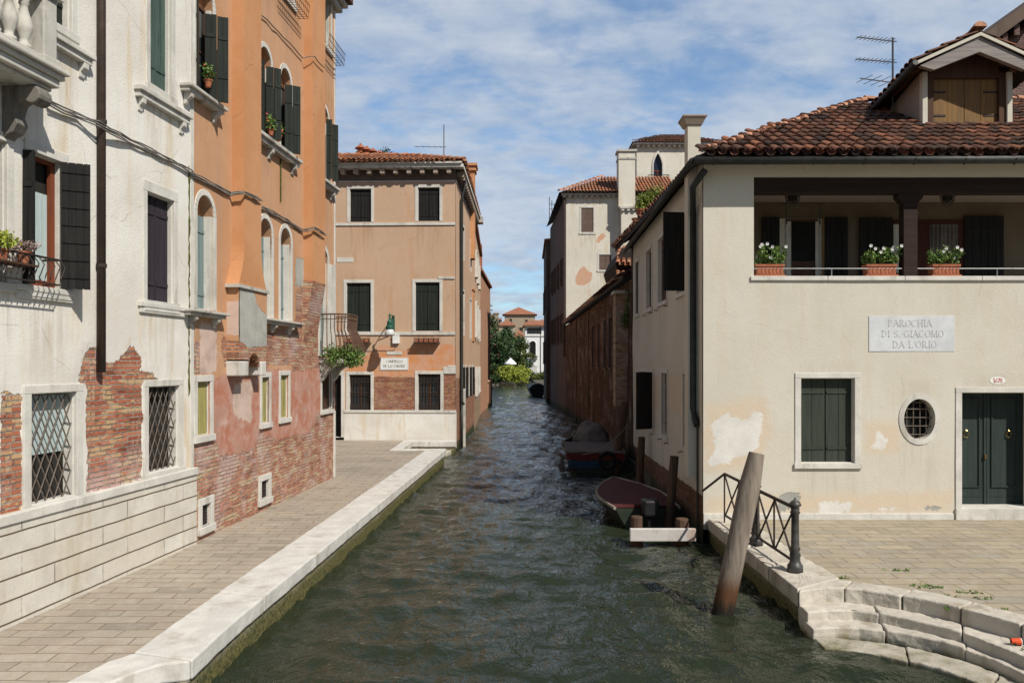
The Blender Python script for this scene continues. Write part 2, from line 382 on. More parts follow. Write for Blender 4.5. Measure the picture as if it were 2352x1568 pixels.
M['leafy'] = leafmat('yellow_green_leaves', (.34,.36,.04), (.20,.26,.04))
M['ivy'] = leafmat('ivy_leaves', (.05,.11,.03), (.13,.20,.05))
M['dried'] = leafmat('pinkish_dried_flowers', (.38,.28,.26), (.22,.15,.13))
M['petal'] = leafmat('white_petals', (.8,.8,.78), (.65,.62,.62))
M['pinkp'] = leafmat('pink_petals', (.6,.06,.12), (.7,.15,.05))
M['moss'] = simple('moss', (.10,.11,.02), (.05,.05,.02), scale=20)
M['pole'] = wood('grey_pole_wood', (.28,.235,.19), (.15,.12,.095), 'z', wet=.62)
M['poled'] = wood('brown_pole_wood', (.11,.065,.04), (.06,.038,.026), 'z', wet=.4)
M['plank'] = stone('bleached_plank', (.56,.53,.5), (.30,.13,.05), .5)
M['hullg'] = simple('green_hull_paint', (.03,.04,.025), (.02,.025,.018), .5)
M['hullr'] = simple('red_hull_paint', (.13,.012,.01), (.08,.012,.01), .5)
M['hullb'] = simple('blue_hull_paint', (.015,.045,.09), (.012,.03,.06), .5)
M['gunwale'] = simple('pale_gunwale', (.30,.27,.22), (.2,.18,.14), .7)
M['tarpr'] = simple('dark_red_tarp', (.085,.015,.017), (.06,.013,.014), .75, 3, bump=.02)
M['tarpg'] = simple('grey_tarp', (.19,.165,.145), (.10,.09,.08), .85, 3, bump=.03)
M['rubber'] = simple('black_rubber', (.012,.012,.013), (.02,.02,.02), .5)
M['tubeg'] = simple('dusty_grey_rubber', (.17,.15,.14), (.1,.09,.085), .8)
M['cup'] = simple('orange_red_paper', (.75,.10,.03), (.65,.08,.03), .6, bump=0)
M['canvas'] = simple('white_canvas', (.8,.82,.84), (.75,.75,.75), bump=0)
M['rock'] = simple('antenna_metal', (.10,.10,.11), (.06,.06,.06), .5, bump=0)

# ------------------------------------------------------------------ building tools
def seg_dist(P, poly):
    """signed distance (inside +) of points P (n,2) to polygon"""
    n = len(poly); px, py = P[:,0], P[:,1]; best = np.full(len(P), 1e9); inside = np.zeros(len(P), bool)
    for i in range(n):
        x0, y0 = poly[i]; x1, y1 = poly[(i+1) % n]
        dx, dy = x1-x0, y1-y0; L = dx*dx+dy*dy+1e-12
        t = np.clip(((px-x0)*dx+(py-y0)*dy)/L, 0, 1)
        best = np.minimum(best, np.hypot(px-x0-t*dx, py-y0-t*dy))
        c = ((y0 > py) != (y1 > py)); xi = (x1-x0)*(py-y0)/((y1-y0) if abs(y1-y0) > 1e-9 else 1e-9)+x0
        inside ^= c & (px < xi)
    return np.where(inside, best, -best)

def wall_mesh(W, s0, s1, z0, z1, ops, mat, parent, name='wall', cell=.12, masks={}, top=None, soft=.22, depth_default=.25):
    """ops: dicts s0,s1,z0,z1,depth,shape(None|'arch'|'oval'|'gothic') ; z1 is the top incl. arch"""
    def lines(a, b, cuts):
        c = sorted(set([round(a,4), round(b,4)]+[round(q,4) for q in cuts if a < q < b])); out = []
        for i in range(len(c)-1):
            k = max(1, int(round((c[i+1]-c[i])/cell))); out += [c[i]+(c[i+1]-c[i])*j/k for j in range(k)]
        return out+[c[-1]]
    S = lines(s0, s1, [o[q] for o in ops for q in ('s0','s1')]); Z = lines(z0, z1, [o[q] for o in ops for q in ('z0','z1')])
    mb = MB(); idx = {}; sz = []
    def vid(s, z, o=0.0):
        k = (round(s,4), round(z,4), round(o,4))
        if k not in idx:
            idx[k] = len(mb.v); mb.v.append(tuple(W.P(s, z, o))); sz.append((s, z))
        return idx[k]
    for i in range(len(S)-1):
        for j in range(len(Z)-1):
            cs = (S[i]+S[i+1])/2; cz = (Z[j]+Z[j+1])/2
            if top and cz > top(cs): continue
            if any(o['s0'] < cs < o['s1'] and o['z0'] < cz < o['z1'] for o in ops): continue
            mb.f.append((vid(S[i],Z[j]), vid(S[i+1],Z[j]), vid(S[i+1],Z[j+1]), vid(S[i],Z[j+1])))
    for o in ops:
        a, b, c, d = o['s0'], o['s1'], o['z0'], o['z1']; dp = o.get('depth', depth_default); sh = o.get('shape')
        cs = (a+b)/2; r = (b-a)/2
        if sh in ('arch', 'gothic'):
            hh = r if sh == 'arch' else (d-c)*o.get('gh', .3)
            sp = d-hh; N = 12; pts = []
            for k in range(N+1):
                u = -1+2*k/N
                e = math.sqrt(max(0, 1-u*u)) if sh == 'arch' else (1-abs(u)**1.35)**.8
                pts.append((cs+u*r, sp+hh*e))
            for k in range(N):
                mb.f.append((vid(*pts[k]), vid(*pts[k+1]), vid(pts[k+1][0], d), vid(pts[k][0], d)))
            outline = [(a, c)]+pts+[(b, c)]
        elif sh == 'oval':
            N = 32; ry = (d-c)/2; cz = (c+d)/2; outline = [(cs-r*math.cos(2*math.pi*k/N), cz+ry*math.sin(2*math.pi*k/N)) for k in range(N)]
            for k in range(N//2):
                p, q = outline[k], outline[k+1]; mb.f.append((vid(*p), vid(*q), vid(q[0], d), vid(p[0], d)))
            for k in range(N//2, N):
                p, q = outline[k], outline[(k+1) % N]; mb.f.append((vid(*p), vid(*q), vid(q[0], c), vid(p[0], c)))
        else: outline = [(a,c),(a,d),(b,d),(b,c)]
        o['outline'] = outline
        for k in range(len(outline)):
            p = outline[k]; q = outline[(k+1) % len(outline)]
            mb.f.append((vid(*p), vid(*q), vid(q[0],q[1],-dp), vid(p[0],p[1],-dp)))
    P = np.array(sz); at = {}
    for k in ('m_brick','m_grey','m_red','m_white'):
        val = np.zeros(len(P))
        for poly in masks.get(k, []):
            pl = [W.at(x, y) for x, y in poly]
            val = np.maximum(val, np.clip(.5+seg_dist(P, pl)/(2*soft), 0, 1))
        at[k] = val
    dr = np.zeros(len(P))
    for o in ops:
        hw = (o['s1']-o['s0'])/2+.12; cs = (o['s0']+o['s1'])/2; dz = o['z0']-.08-P[:,1]
        k_ = o.get('drip', .8); dr = np.maximum(dr, k_*np.clip((hw-np.abs(P[:,0]-cs))/.12, 0, 1)*np.where((dz > 0) & (dz < 1.7), 1-dz/1.7, 0))
        dt = P[:,1]-o['z1']; dr = np.maximum(dr, .3*np.clip((hw-np.abs(P[:,0]-cs))/.12, 0, 1)*np.where((dt > 0) & (dt < .3), 1, 0))
    at['m_drip'] = dr
    # plaster stands proud of the exposed brick
    for i, (s, z) in enumerate(sz):
        x, y, zz = mb.v[i]
        h = .012*(1-at['m_brick'][i])+.008*(noise.noise(Vector((s*.7, z*.7, W.p.x))))
        mb.v[i] = (x+W.n.x*h, y+W.n.y*h, zz)
    return mb.build(name, mat, parent, attrs=at)

def planks(mb, W, s0, s1, z0, z1, o, n=4, th=.03, battens=True, horiz=False):
    k = (s1-s0)/n
    for i in range(n):
        j = R(-.003, .003); mb.wb(W, s0+i*k+.004, s0+(i+1)*k-.004, z0, z1, o+j, o+th+j)
    mb.wb(W, s0+.01, s1-.01, z0+.01, z1-.01, o-.012, o+.002)
    if battens:
        for zz in (z0+.15*(z1-z0), z0+.82*(z1-z0)):
            mb.wb(W, s0+.02, s1-.02, zz, zz+.05, o+th-.004, o+th+.014)

def frame(mb, W, s0, s1, z0, z1, w, o0=-.02, o1=.03, sill=True, shape=None, top=None, side=None, outline=None):
    t = top if top is not None else w
    if shape == 'arch':
        r = (s1-s0)/2; cs = (s0+s1)/2; sp = z1-r; N = 14
        for a, b in ((s0-w, s0), (s1, s1+w)): mb.wb(W, a, b, z0, sp, o0, o1)
        for k in range(N):
            a0 = math.pi*k/N; a1 = math.pi*(k+1)/N
            q = [(cs-math.cos(a0)*r, sp+math.sin(a0)*r), (cs-math.cos(a1)*r, sp+math.sin(a1)*r), (cs-math.cos(a1)*(r+w), sp+math.sin(a1)*(r+w)), (cs-math.cos(a0)*(r+w), sp+math.sin(a0)*(r+w))]
            mb.prism([W.P(*p, o0) for p in q], W.P(0,0,o1)-W.P(0,0,o0))
    else:
        mb.wb(W, s0-w, s0, z0, z1, o0, o1); mb.wb(W, s1, s1+w, z0, z1, o0, o1)
        mb.wb(W, s0-w, s1+w, z1, z1+t, o0, o1+.003)
    if sill: mb.wb(W, s0-w-.02, s1+w+.02, z0-t, z0, o0, o1+.03)

def op_px(W, xl, xr, yt, yb, ybx=None, depth=.22, shape=None, off=0.0):
    s0, zt = W.at(xl, yt, off); s1, _ = W.at(xr, yt, off); _, zb = W.at(xl if ybx is None else ybx, yb, off)
    return dict(s0=min(s0,s1), s1=max(s0,s1), z0=zb, z1=zt, depth=depth, shape=shape)

def window(W, o, house, framemat, fw=.10, fill='planks', fmat=None, n=6, proud=.03, sill=True, name='window', back=True, grille=None, top=None, label=None):
    """frame mesh = the window; its shutter / pane / grille are its children"""
    mb = MB(); a, b, c, d = o['s0'], o['s1'], o['z0'], o['z1']; dp = o['depth']
    frame(mb, W, a, b, c, d, fw, -.02, proud, sill, o.get('shape'), top)
    zl = d-(b-a)/2 if o.get('shape') == 'arch' else d
    if dp > .04:
        mb.wb(W, a-.01, a+.012, c, zl, -dp, -.021); mb.wb(W, b-.012, b+.01, c, zl, -dp, -.021); mb.wb(W, a+.012, b-.012, c-.01, c+.012, -dp, -.021)
        if o.get('shape') != 'arch': mb.wb(W, a+.012, b-.012, d-.012, d+.01, -dp, -.021)
    w = mb.build(name, framemat, house, bevel=.006)
    if label: w['label'] = label
    zt = d-(b-a)/2 if o.get('shape') == 'arch' else d
    if o.get('shape') == 'arch':
        mb = MB(); N = 12; cs = (a+b)/2; r = (b-a)/2+.01
        mb.prism([W.P(cs-math.cos(math.pi*k/N)*r, zt+math.sin(math.pi*k/N)*r, -dp*.75) for k in range(N+1)], W.P(0,0,-.05)-W.P(0,0,0))
        mb.build('tympanum', o.get('tymp', M['orange_in']), w)
    if fill == 'planks':
        for q0, q1 in ((a, (a+b)/2-.004), ((a+b)/2+.004, b)):
            mb = MB(); planks(mb, W, q0+.004, q1-.004, c+.01, zt-.01, -dp*.7, max(2, n//2)); mb.build('shutter', fmat, w)
    elif fill == 'glass':
        mb = MB(); f = .05; q = -dp*.75
        for q0, q1 in ((a,(a+b)/2),((a+b)/2,b)):
            mb.wb(W, q0+.002, q0+f, c, zt, q, q+.04); mb.wb(W, q1-f, q1-.002, c, zt, q, q+.04)
            mb.wb(W, q0+f, q1-f, c, c+f, q, q+.04); mb.wb(W, q0+f, q1-f, zt-f, zt, q, q+.04)
            mb.wb(W, q0+f, q1-f, (c+zt)/2-.02, (c+zt)/2+.02, q, q+.03)
        mb.build('casement', fmat, w)
        mb = MB(); mb.wb(W, a, b, c, zt, q+.005, q+.012); mb.build('pane', M['pane'], w)
    elif fill == 'boards':
        mb = MB(); planks(mb, W, a+.004, b-.004, c+.005, zt-.005, -dp*.8, n, battens=False); mb.build('board', fmat, w)
    if back:
        mb = MB(); mb.wb(W, a-.05, b+.05, c-.05, d+.05, -dp-.06, -dp-.01); mb.build('recess', M['dark'], w)
    if grille == 'diamond':
        mb = MB(); n_ = 6; H = d-c; Wd = b-a; st = .155; oo = -.05
        sl = 1.9
        k = -20
        while k < 30:
            for sg in (1, -1):
                # line: s = s_mid + sg*(z-c)/sl + k*st
                pts = []
                for t in range(0, 41):
                    z = c+H*t/40; s = (a if sg > 0 else b)+sg*((z-c)/sl+k*st)
                    if a+.005 <= s <= b-.005: pts.append(W.P(s, z, oo+.01*sg))
                if len(pts) > 1: mb.tube([pts[0], pts[-1]], .009, 5)
            k += 1
        mb.build('grille', M['grate'], w)
    elif grille == 'bars':
        mb = MB(); n_ = 7
        for k in range(n_+1):
            s = a+(b-a)*k/n_; mb.tube([W.P(s, c, -.06), W.P(s, d, -.06)], .012, 5)
        for zz in (c+.06, c+.16, c+.3, d-.3, d-.14, (c+d)/2):
            mb.tube([W.P(a, zz, -.06), W.P(b, zz, -.06)], .012, 5)
        for k in range(n_):
            for zz in (c+.11, c+.23, d-.22):
                mb.tube([W.P(a+(b-a)*(k+.1)/n_, zz-.04, -.055), W.P(a+(b-a)*(k+.9)/n_, zz+.04, -.055)], .008, 4)
                mb.tube([W.P(a+(b-a)*(k+.1)/n_, zz+.04, -.055), W.P(a+(b-a)*(k+.9)/n_, zz-.04, -.055)], .008, 4)
        mb.build('grille', M['iron'], w)
    return w
M['pane'] = G('window_glass').out((.03,.04,.045), .06, .8)
M['orange_in'] = simple('orange_infill', (.52,.24,.11), (.48,.22,.10), scale=2)

def leaf_px(house, W, pa, pb, ztop, zbot, mat, n=3, slats=False, name='open_shutter', th=.035):
    """an open shutter leaf between two plan points"""
    V = Wall(pa, pb); mb = MB(); L = V.L
    for i in range(n): mb.wb(V, L*i/n+.004, L*(i+1)/n-.004, zbot, ztop, -th/2, th/2)
    mb.wb(V, .008, L-.008, zbot+.01, ztop-.01, -th/2+.008, th/2-.008)
    k = 7 if slats else 2
    for i in range(k):
        zz = zbot+(ztop-zbot)*(i+.6)/(k+.2); mb.wb(V, .015, L-.015, zz, zz+(.012 if slats else .06), -th/2-.012, th/2+.012)
    return mb.build(name, mat, house)

def tiles(mb, O, A, U, nA, nU, dA, dU, inside=None, r=.085, seg=5, channel=True, jit=.012):
    O = Vector(O); A = Vector(A).normalized(); U = Vector(U).normalized(); N = A.cross(U).normalized()
    if N.z < 0: N = -N
    for i in range(nA):
        for j in range(nU):
            for ch in ((0, 1) if channel else (0,)):
                p = O+A*((i+.5+ch*.5)*dA)+U*(j*dU)
                if inside and not inside(p+U*dU*.5): continue
                jj = R(-jit, jit); q0 = p+A*jj-U*R(0, jit*2)+N*((.05 if not ch else .025)+R(-.006,.01)); q1 = p+A*R(-jit,jit)+U*dU*1.18+N*(.02 if not ch else .0)
                vs = []
                for q, rr in ((q0, r), (q1, r*.8)):
                    for k in range(seg+1):
                        an = math.pi*k/seg; sg = 1 if not ch else -1
                        vs.append(q-A*math.cos(an)*rr+N*(math.sin(an)*rr*.75*sg+(0 if not ch else .0)))
                b = seg+1
                fs = [(k, k+1, b+k+1, b+k) for k in range(seg)]
                if not ch:  # thickness at the lower lip
                    c = len(vs)
                    for k in range(seg+1):
                        an = math.pi*k/seg; vs.append(q0-A*math.cos(an)*r*.8+N*(math.sin(an)*r*.55))
                    fs += [(k, c+k, c+k+1, k+1) for k in range(seg)]
                mb.add(vs, fs)
def ridge(mb, pts, r=.11, step=.4, seg=6):
    pts = [Vector(p) for p in pts]
    for a, b in zip(pts, pts[1:]):
        n = max(1, int((b-a).length/step)); d = (b-a)/n; s = d.cross(Vector((0,0,1))).normalized(); N = s.cross(d).normalized()
        if N.z < 0: N = -N
        for i in range(n):
            q0 = a+d*i+N*.05; q1 = a+d*(i+1.12)+N*.02; vs = []
            for q, rr in ((q0, r*R(.95,1.08)), (q1, r*.86)):
                for k in range(seg+1):
                    an = math.pi*k/seg; vs.append(q-s*math.cos(an)*rr+N*math.sin(an)*rr*.8)
            mb.add(vs, [(k, k+1, seg+2+k, seg+1+k) for k in range(seg)]+[tuple(range(seg+1))])
def pot(mb, c, r, h):
    mb.lathe(c, [(r*.65,0),(r*.95,h*.85),(r*1.1,h*.86),(r*1.1,h),(r*.9,h),(r*.85,h*.8)], 10)
M['farpeach'] = simple('far_red_plaster', (.44,.25,.16), (.36,.19,.12), scale=2)
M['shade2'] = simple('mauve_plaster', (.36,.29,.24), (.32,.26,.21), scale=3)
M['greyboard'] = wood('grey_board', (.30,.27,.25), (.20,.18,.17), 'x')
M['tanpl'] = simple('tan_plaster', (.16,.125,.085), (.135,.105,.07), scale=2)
M['gshut2'] = wood('green_shutter_wood', (.035,.042,.032), (.05,.058,.045))
M['yshut2'] = wood('khaki_shutter_wood', (.28,.23,.10), (.2,.16,.08))
M['blshut2'] = simple('blue_dark_pane', (.02,.025,.06), (.015,.02,.03), .2, bump=0)
M['leafy2'] = leafmat('terrace_leaves', (.14,.2,.03), (.22,.25,.05))
M['villaold'] = simple('old_pale_wall', (.5,.45,.37), (.42,.37,.3), scale=2)
def brickmat0(name):
    g = G(name); c, h = brick_layers(g, ((.36,.12,.07),(.50,.24,.14),(.50,.36,.22)), pale=.6); g.bump(h, .014); return g.out(c, .93, .1)
def _pb():
    g = G('pier_brick'); c, h = brick_layers(g, ((.3,.16,.09),(.42,.27,.17),(.45,.36,.25)), (.4,.34,.26), pale=.4); g.bump(h, .016); return g.out(c, .93, .1)
M['pierb'] = _pb()
# ------------------------------------------------------------------ camera, light, sky
cam = bpy.data.objects.new('camera', bpy.data.cameras.new('camera')); COL.objects.link(cam); SC.camera = cam
cam.location = (0, 0, CH); cam.rotation_euler = (math.radians(90), 0, 0)
cam.data.sensor_width = 36; cam.data.lens = 36*F/2352; cam.data.shift_y = (HY-784)/2352; cam.data.clip_end = 3000; cam.data.clip_start = .1
sunv = Vector((.53, -.58, .82)).normalized()
sun = bpy.data.objects.new('sun', bpy.data.lights.new('sun', 'SUN')); COL.objects.link(sun)
sun.data.energy = 5.0; sun.data.angle = math.radians(.53); sun.data.color = (1, .94, .84)
sun.rotation_euler = sunv.to_track_quat('Z', 'Y').to_euler(); sun.location = (20, -20, 40)
w = bpy.data.worlds.new('World'); SC.world = w; w.use_nodes = True; nt = w.node_tree; N_ = nt.nodes; Lk = nt.links.new
bg = N_['Background']; bg.inputs['Strength'].default_value = .076
sky = N_.new('ShaderNodeTexSky'); sky.sky_type = 'NISHITA'; sky.sun_disc = False
sky.sun_elevation = math.asin(sunv.z); sky.sun_rotation = math.atan2(sunv.x, sunv.y); sky.air_density = 1.0; sky.dust_density = .6; sky.ozone_density = 2.2
tc = N_.new('ShaderNodeTexCoord'); sep = N_.new('ShaderNodeSeparateXYZ'); Lk(tc.outputs['Generated'], sep.inputs[0])
def wm(op, a, b=0.0):
    n = N_.new('ShaderNodeMath'); n.operation = op
    for q, i in ((a, 0), (b, 1)):
        if isinstance(q, (int, float)): n.inputs[i].default_value = q
        else: Lk(q, n.inputs[i])
    return n.outputs[0]
den = wm('ADD', wm('MAXIMUM', sep.outputs['Z'], 0.0), .30)
cmb = N_.new('ShaderNodeCombineXYZ'); Lk(wm('DIVIDE', sep.outputs['X'], den), cmb.inputs[0]); Lk(wm('DIVIDE', sep.outputs['Y'], den), cmb.inputs[1])
def wn(scale, det, rough, loc, sc=(1,1,1)):
    mp = N_.new('ShaderNodeMapping'); Lk(cmb.outputs[0], mp.inputs[0]); mp.inputs['Location'].default_value = loc; mp.inputs['Scale'].default_value = sc
    n = N_.new('ShaderNodeTexNoise'); Lk(mp.outputs[0], n.inputs['Vector']); n.inputs['Scale'].default_value = scale; n.inputs['Detail'].default_value = det; n.inputs['Roughness'].default_value = rough; n.inputs['Distortion'].default_value = .25
    return n.outputs['Fac']
big = wn(1.9, 3, .5, (3.1, 7.7, 0)); med = wn(6.5, 6, .55, (.7, 2.2, 0), (1, 1.5, 1)); 
sml = wn(15, 4, .55, (1.7, .4, 0), (1, 1.6, 1)); f = wm('ADD', wm('MULTIPLY', big, .42), wm('ADD', wm('MULTIPLY', med, .5), wm('MULTIPLY', sml, .14)))
mr = N_.new('ShaderNodeMapRange'); mr.interpolation_type = 'SMOOTHSTEP'; Lk(f, mr.inputs[0]); mr.inputs[1].default_value = .38; mr.inputs[2].default_value = .57; mr.inputs[3].default_value = .15; mr.inputs[4].default_value = .88
mx = N_.new('ShaderNodeMix'); mx.data_type = 'RGBA'; mk = N_.new('ShaderNodeMapRange'); mk.interpolation_type = 'SMOOTHSTEP'; Lk(wm('SUBTRACT', sep.outputs['Y'], wm('MULTIPLY', sep.outputs['Z'], .9)), mk.inputs[0]); mk.inputs[1].default_value = -.05; mk.inputs[2].default_value = .35; mk.inputs[3].default_value = .12; mk.inputs[4].default_value = 1
Lk(wm('MULTIPLY', mr.outputs[0], mk.outputs[0]), mx.inputs[0]); vs_ = N_.new('ShaderNodeVectorMath'); vs_.operation = 'MULTIPLY'; vs_.inputs[1].default_value = (1.15, 1.3, 1.4); Lk(sky.outputs[0], vs_.inputs[0]); vc_ = N_.new('ShaderNodeVectorMath'); vc_.operation = 'MULTIPLY_ADD'; Lk(sky.outputs[0], vc_.inputs[0]); vc_.inputs[1].default_value = (.1, .2, .25)
cm_ = N_.new('ShaderNodeCombineXYZ'); [Lk(wm('ADD', wm('MULTIPLY', mk.outputs[0], a_), b_), cm_.inputs[i_]) for i_, (a_, b_) in enumerate(((.75,.7),(1.05,.7),(1.2,.7)))]; Lk(cm_.outputs[0], vs_.inputs[1]); Lk(vs_.outputs[0], mx.inputs[6]); cv = N_.new('ShaderNodeMix'); cv.data_type = 'RGBA'; vr = N_.new('ShaderNodeMapRange'); Lk(wm('ADD', wm('MULTIPLY', wn(9, 5, .6, (5, 1.2, 0), (1,1.5,1)), .6), wm('MULTIPLY', big, .4)), vr.inputs[0]); vr.inputs[1].default_value = .38; vr.inputs[2].default_value = .6; Lk(vr.outputs[0], cv.inputs[0]); cv.inputs[6].default_value = (5.0, 6.2, 8.0, 1); cv.inputs[7].default_value = (7.4, 8.1, 9.2, 1); Lk(cv.outputs[2], mx.inputs[7])
Lk(mx.outputs[2], bg.inputs['Color'])
SC.view_settings.view_transform = 'Standard'; SC.view_settings.look = 'None'; SC.view_settings.exposure = .06; SC.view_settings.gamma = 1
SC.cycles.max_bounces = 6; SC.cycles.diffuse_bounces = 2; SC.cycles.glossy_bounces = 3

# ------------------------------------------------------------------ ground, water, quays
mb = MB(); mb.cb(-900, 900, -60, 1500, -2.4, -1.6); struct('ground', mb, M['ground'])

g = G('canal_water')
n1 = g.noise(g.ob, 3.6, 4, .6, .4, (1, .75, 1)); n2 = g.noise(g.ob, 9, 3, .6, .3, (1,.7,1))
g.bump(g.m_('ADD', g.m_('MULTIPLY', n1, .8), g.m_('MULTIPLY', n2, .35)), .07, 1)
M['water'] = g.out((.019,.026,.015), .05, .5)
g.b.inputs['IOR'].default_value = 1.33
# rippled surface where it is near, flat far away
xs = np.concatenate([np.linspace(-7, -4.3, 12), np.linspace(-4.2, 4.4, 150), np.linspace(4.5, 14, 40)])
ys = [2.0]
while ys[-1] < 190: ys.append(ys[-1]+max(.055, ys[-1]*.0065))
ys = np.array(ys); X, Y = np.meshgrid(xs, ys); Z = np.zeros_like(X); rs = np.random.RandomState(4)
for k in range(46):
    lam = 10**rs.uniform(-.62, .25); an = rs.normal(1.25, .65); kk = 2*math.pi/lam
    amp = .0068*lam**.9*(1 if lam < 1 else .8)
    Z += amp*np.sin(kk*(X*math.cos(an)+Y*math.sin(an))+rs.uniform(0, 6.28)+.6*np.sin(X*.7+k)+.5*np.sin(Y*.4+k*2))*np.clip(lam*60/(Y+8), 0, 1)
nx, ny = len(xs), len(ys)
me = bpy.data.meshes.new('water')
me.vertices.add(nx*ny); me.vertices.foreach_set('co', np.stack([X, Y, Z], -1).astype(np.float32).ravel())
ii = np.arange(nx*ny).reshape(ny, nx); q = np.stack([ii[:-1,:-1], ii[:-1,1:], ii[1:,1:], ii[1:,:-1]], -1).reshape(-1, 4)
me.loops.add(q.size); me.loops.foreach_set('vertex_index', q.ravel().astype(np.int32)); me.polygons.add(len(q))
me.polygons.foreach_set('loop_start', np.arange(0, q.size, 4, dtype=np.int32)); me.polygons.foreach_set('loop_total', np.full(len(q), 4, dtype=np.int32))
me.polygons.foreach_set('use_smooth', np.ones(len(q), bool)); me.update(); me.validate(); me.materials.append(M['water'])
wo = bpy.data.objects.new('water', me); COL.objects.link(wo); tag(wo, 'dark green rippled canal water', None, kind='structure')

# left street : paving sheet on a land block
def prism_z(mb, pts, z0, z1): mb.prism([(x, y, z0) for x, y in pts], (0, 0, z1-z0))
def Lout(y): return -3.23+(y-7.9)*(.95/19.9)
kw = .66
mb = MB()
prism_z(mb, [(-40,-6), (-4.3,-6), (-4.15,7.0), (-3.98,7.8), (Lout(8.6)-kw, 8.3), (Lout(27.4)-kw, 27.4), (-3.9, 27.45), (-3.85, 31.0), (-2.25, 31.0), (-2.25, 31.6), (-40, 31.6)], -1.5, ST)
struct('street', mb, M['paveL'])
# kerb stones, each a block
def blocks(mb, outer, inner, z0, z1, length, gap=.009, jit=.008):
    """split a band between two polylines into stone blocks"""
    def rs_(pl, n):
        d = [0]
        for a, b in zip(pl, pl[1:]): d.append(d[-1]+(Vector(b)-Vector(a)).length)
        out = []
        for i in range(n+1):
            t = d[-1]*i/n; k = max(j for j in range(len(d)) if d[j] <= t+1e-9); k = min(k, len(pl)-2)
            f_ = (t-d[k])/(d[k+1]-d[k]); out.append(Vector(pl[k]).lerp(Vector(pl[k+1]), f_))
        return out, d[-1]
    _, Ln = rs_(outer, 1); nb = max(1, round(Ln/length)); sub = 3; n = nb*sub
    o, _ = rs_(outer, n); i_, _ = rs_(inner, n)
    for b in range(nb):
        oo = o[b*sub:(b+1)*sub+1]; nn = i_[b*sub:(b+1)*sub+1]
        e = (oo[-1]-oo[0]).normalized()*gap
        oo = [p.copy() for p in oo]; nn = [p.copy() for p in nn]
        oo[0] += e; nn[0] += e; oo[-1] -= e; nn[-1] -= e
        dz = R(-jit, jit); sx = R(-jit, jit)
        prism_z(mb, [(p.x+sx, p.y+sx) for p in oo]+[(p.x, p.y) for p in reversed(nn)], z0, z1+dz)
kl = [(-3.17,7.88)]+[(Lout(y), y) for y in (9, 12, 16, 20, 24, 27.4)]
ki = [(-3.85,8.1)]+[(Lout(y)-kw, y) for y in (9, 12, 16, 20, 24, 27.4)]
mb = MB(); blocks(mb, kl, ki, ST-.17, ST+.03, 2.1)
blocks(mb, [(-3.17,7.88), (-3.51,7.76), (-3.68,7.42), (-3.78,6.8), (-3.85,5.8), (-3.9,4)], [(-3.84,8.08), (-4.0,7.83), (-4.1,7.42), (-4.22,6.7), (-4.3,5.8), (-4.32,4)], ST-.17, ST+.03, .8)
blocks(mb, [(Lout(27.4),27.42), (-3.2,27.42), (-4.25,27.42)], [(Lout(27.4),27.85), (-3.2,27.85), (-4.2,27.85)], ST-.17, ST+.031, 1.0)
blocks(mb, [(-3.85,27.87), (-3.8,30.3)], [(-4.2,27.87), (-4.2,30.3)], ST-.17, ST+.029, 1.2)
blocks(mb, [(-4.2,30.32), (-2.15,30.32)], [(-4.2,31.05), (-2.15,31.05)], ST-.17, ST+.03, 1.0)
def worn(o, st=.018, size=.3, lv=3):
    m = o.modifiers.new('sub', 'SUBSURF'); m.subdivision_type = 'SIMPLE'; m.levels = lv; m.render_levels = lv
    t = bpy.data.textures.new('wear', 'CLOUDS'); t.noise_scale = size; t.noise_depth = 3
    d = o.modifiers.new('wear', 'DISPLACE'); d.texture = t; d.strength = st; d.mid_level = .5; d.texture_coords = 'GLOBAL'; return o
kerb = worn(struct('kerb', mb, M['kerb'], 'pale Istrian stone kerb along the left quay', bevel=.02), .02, .25, 4)
mb = MB()
prism_z(mb, [(-3.2,7.8)]+[(Lout(y)-.035, y) for y in (9,16,27.38)]+[(Lout(27.4)-kw-.3, 27.38), (-4.1,8.2)], -1.5, ST-.172)
prism_z(mb, [(-4.1,30.36), (-2.2,30.36), (-2.2,31.2), (-4.1,31.2)], -1.5, ST-.172); prism_z(mb, [(-4.4,27.9), (-3.86,27.9), (-3.82,30.35), (-4.4,30.35)], -1.5, ST-.172)
struct('quay_wall', mb, M['quay'])
mb = MB()   # the little water stair in the notch and the near one at the bottom left
prism_z(mb, [(-3.84,29.4), (-2.4,29.4), (-2.3,30.3), (-3.8,30.3)], -1.5, .17); prism_z(mb, [(-3.84,28.6), (-2.5,28.6), (-2.4,29.39), (-3.82,29.39)], -1.5, -.01)
prism_z(mb, [(-3.2,7.75), (-3.52,7.62), (-3.67,7.3), (-3.78,6.6), (-3.9,3.6), (-3.6,3.6), (-3.5,6.6), (-3.4,7.1), (-3.2,7.3)], -1.5, .26)
prism_z(mb, [(-3.18,7.28), (-3.38,7.05), (-3.47,6.6), (-3.55,3.6), (-3.2,3.6), (-3.1,6.7), (-3.05,6.95)], -1.5, .09)
struct('water_steps', mb, M['steps'], 'worn steps down to the canal', bevel=.02)

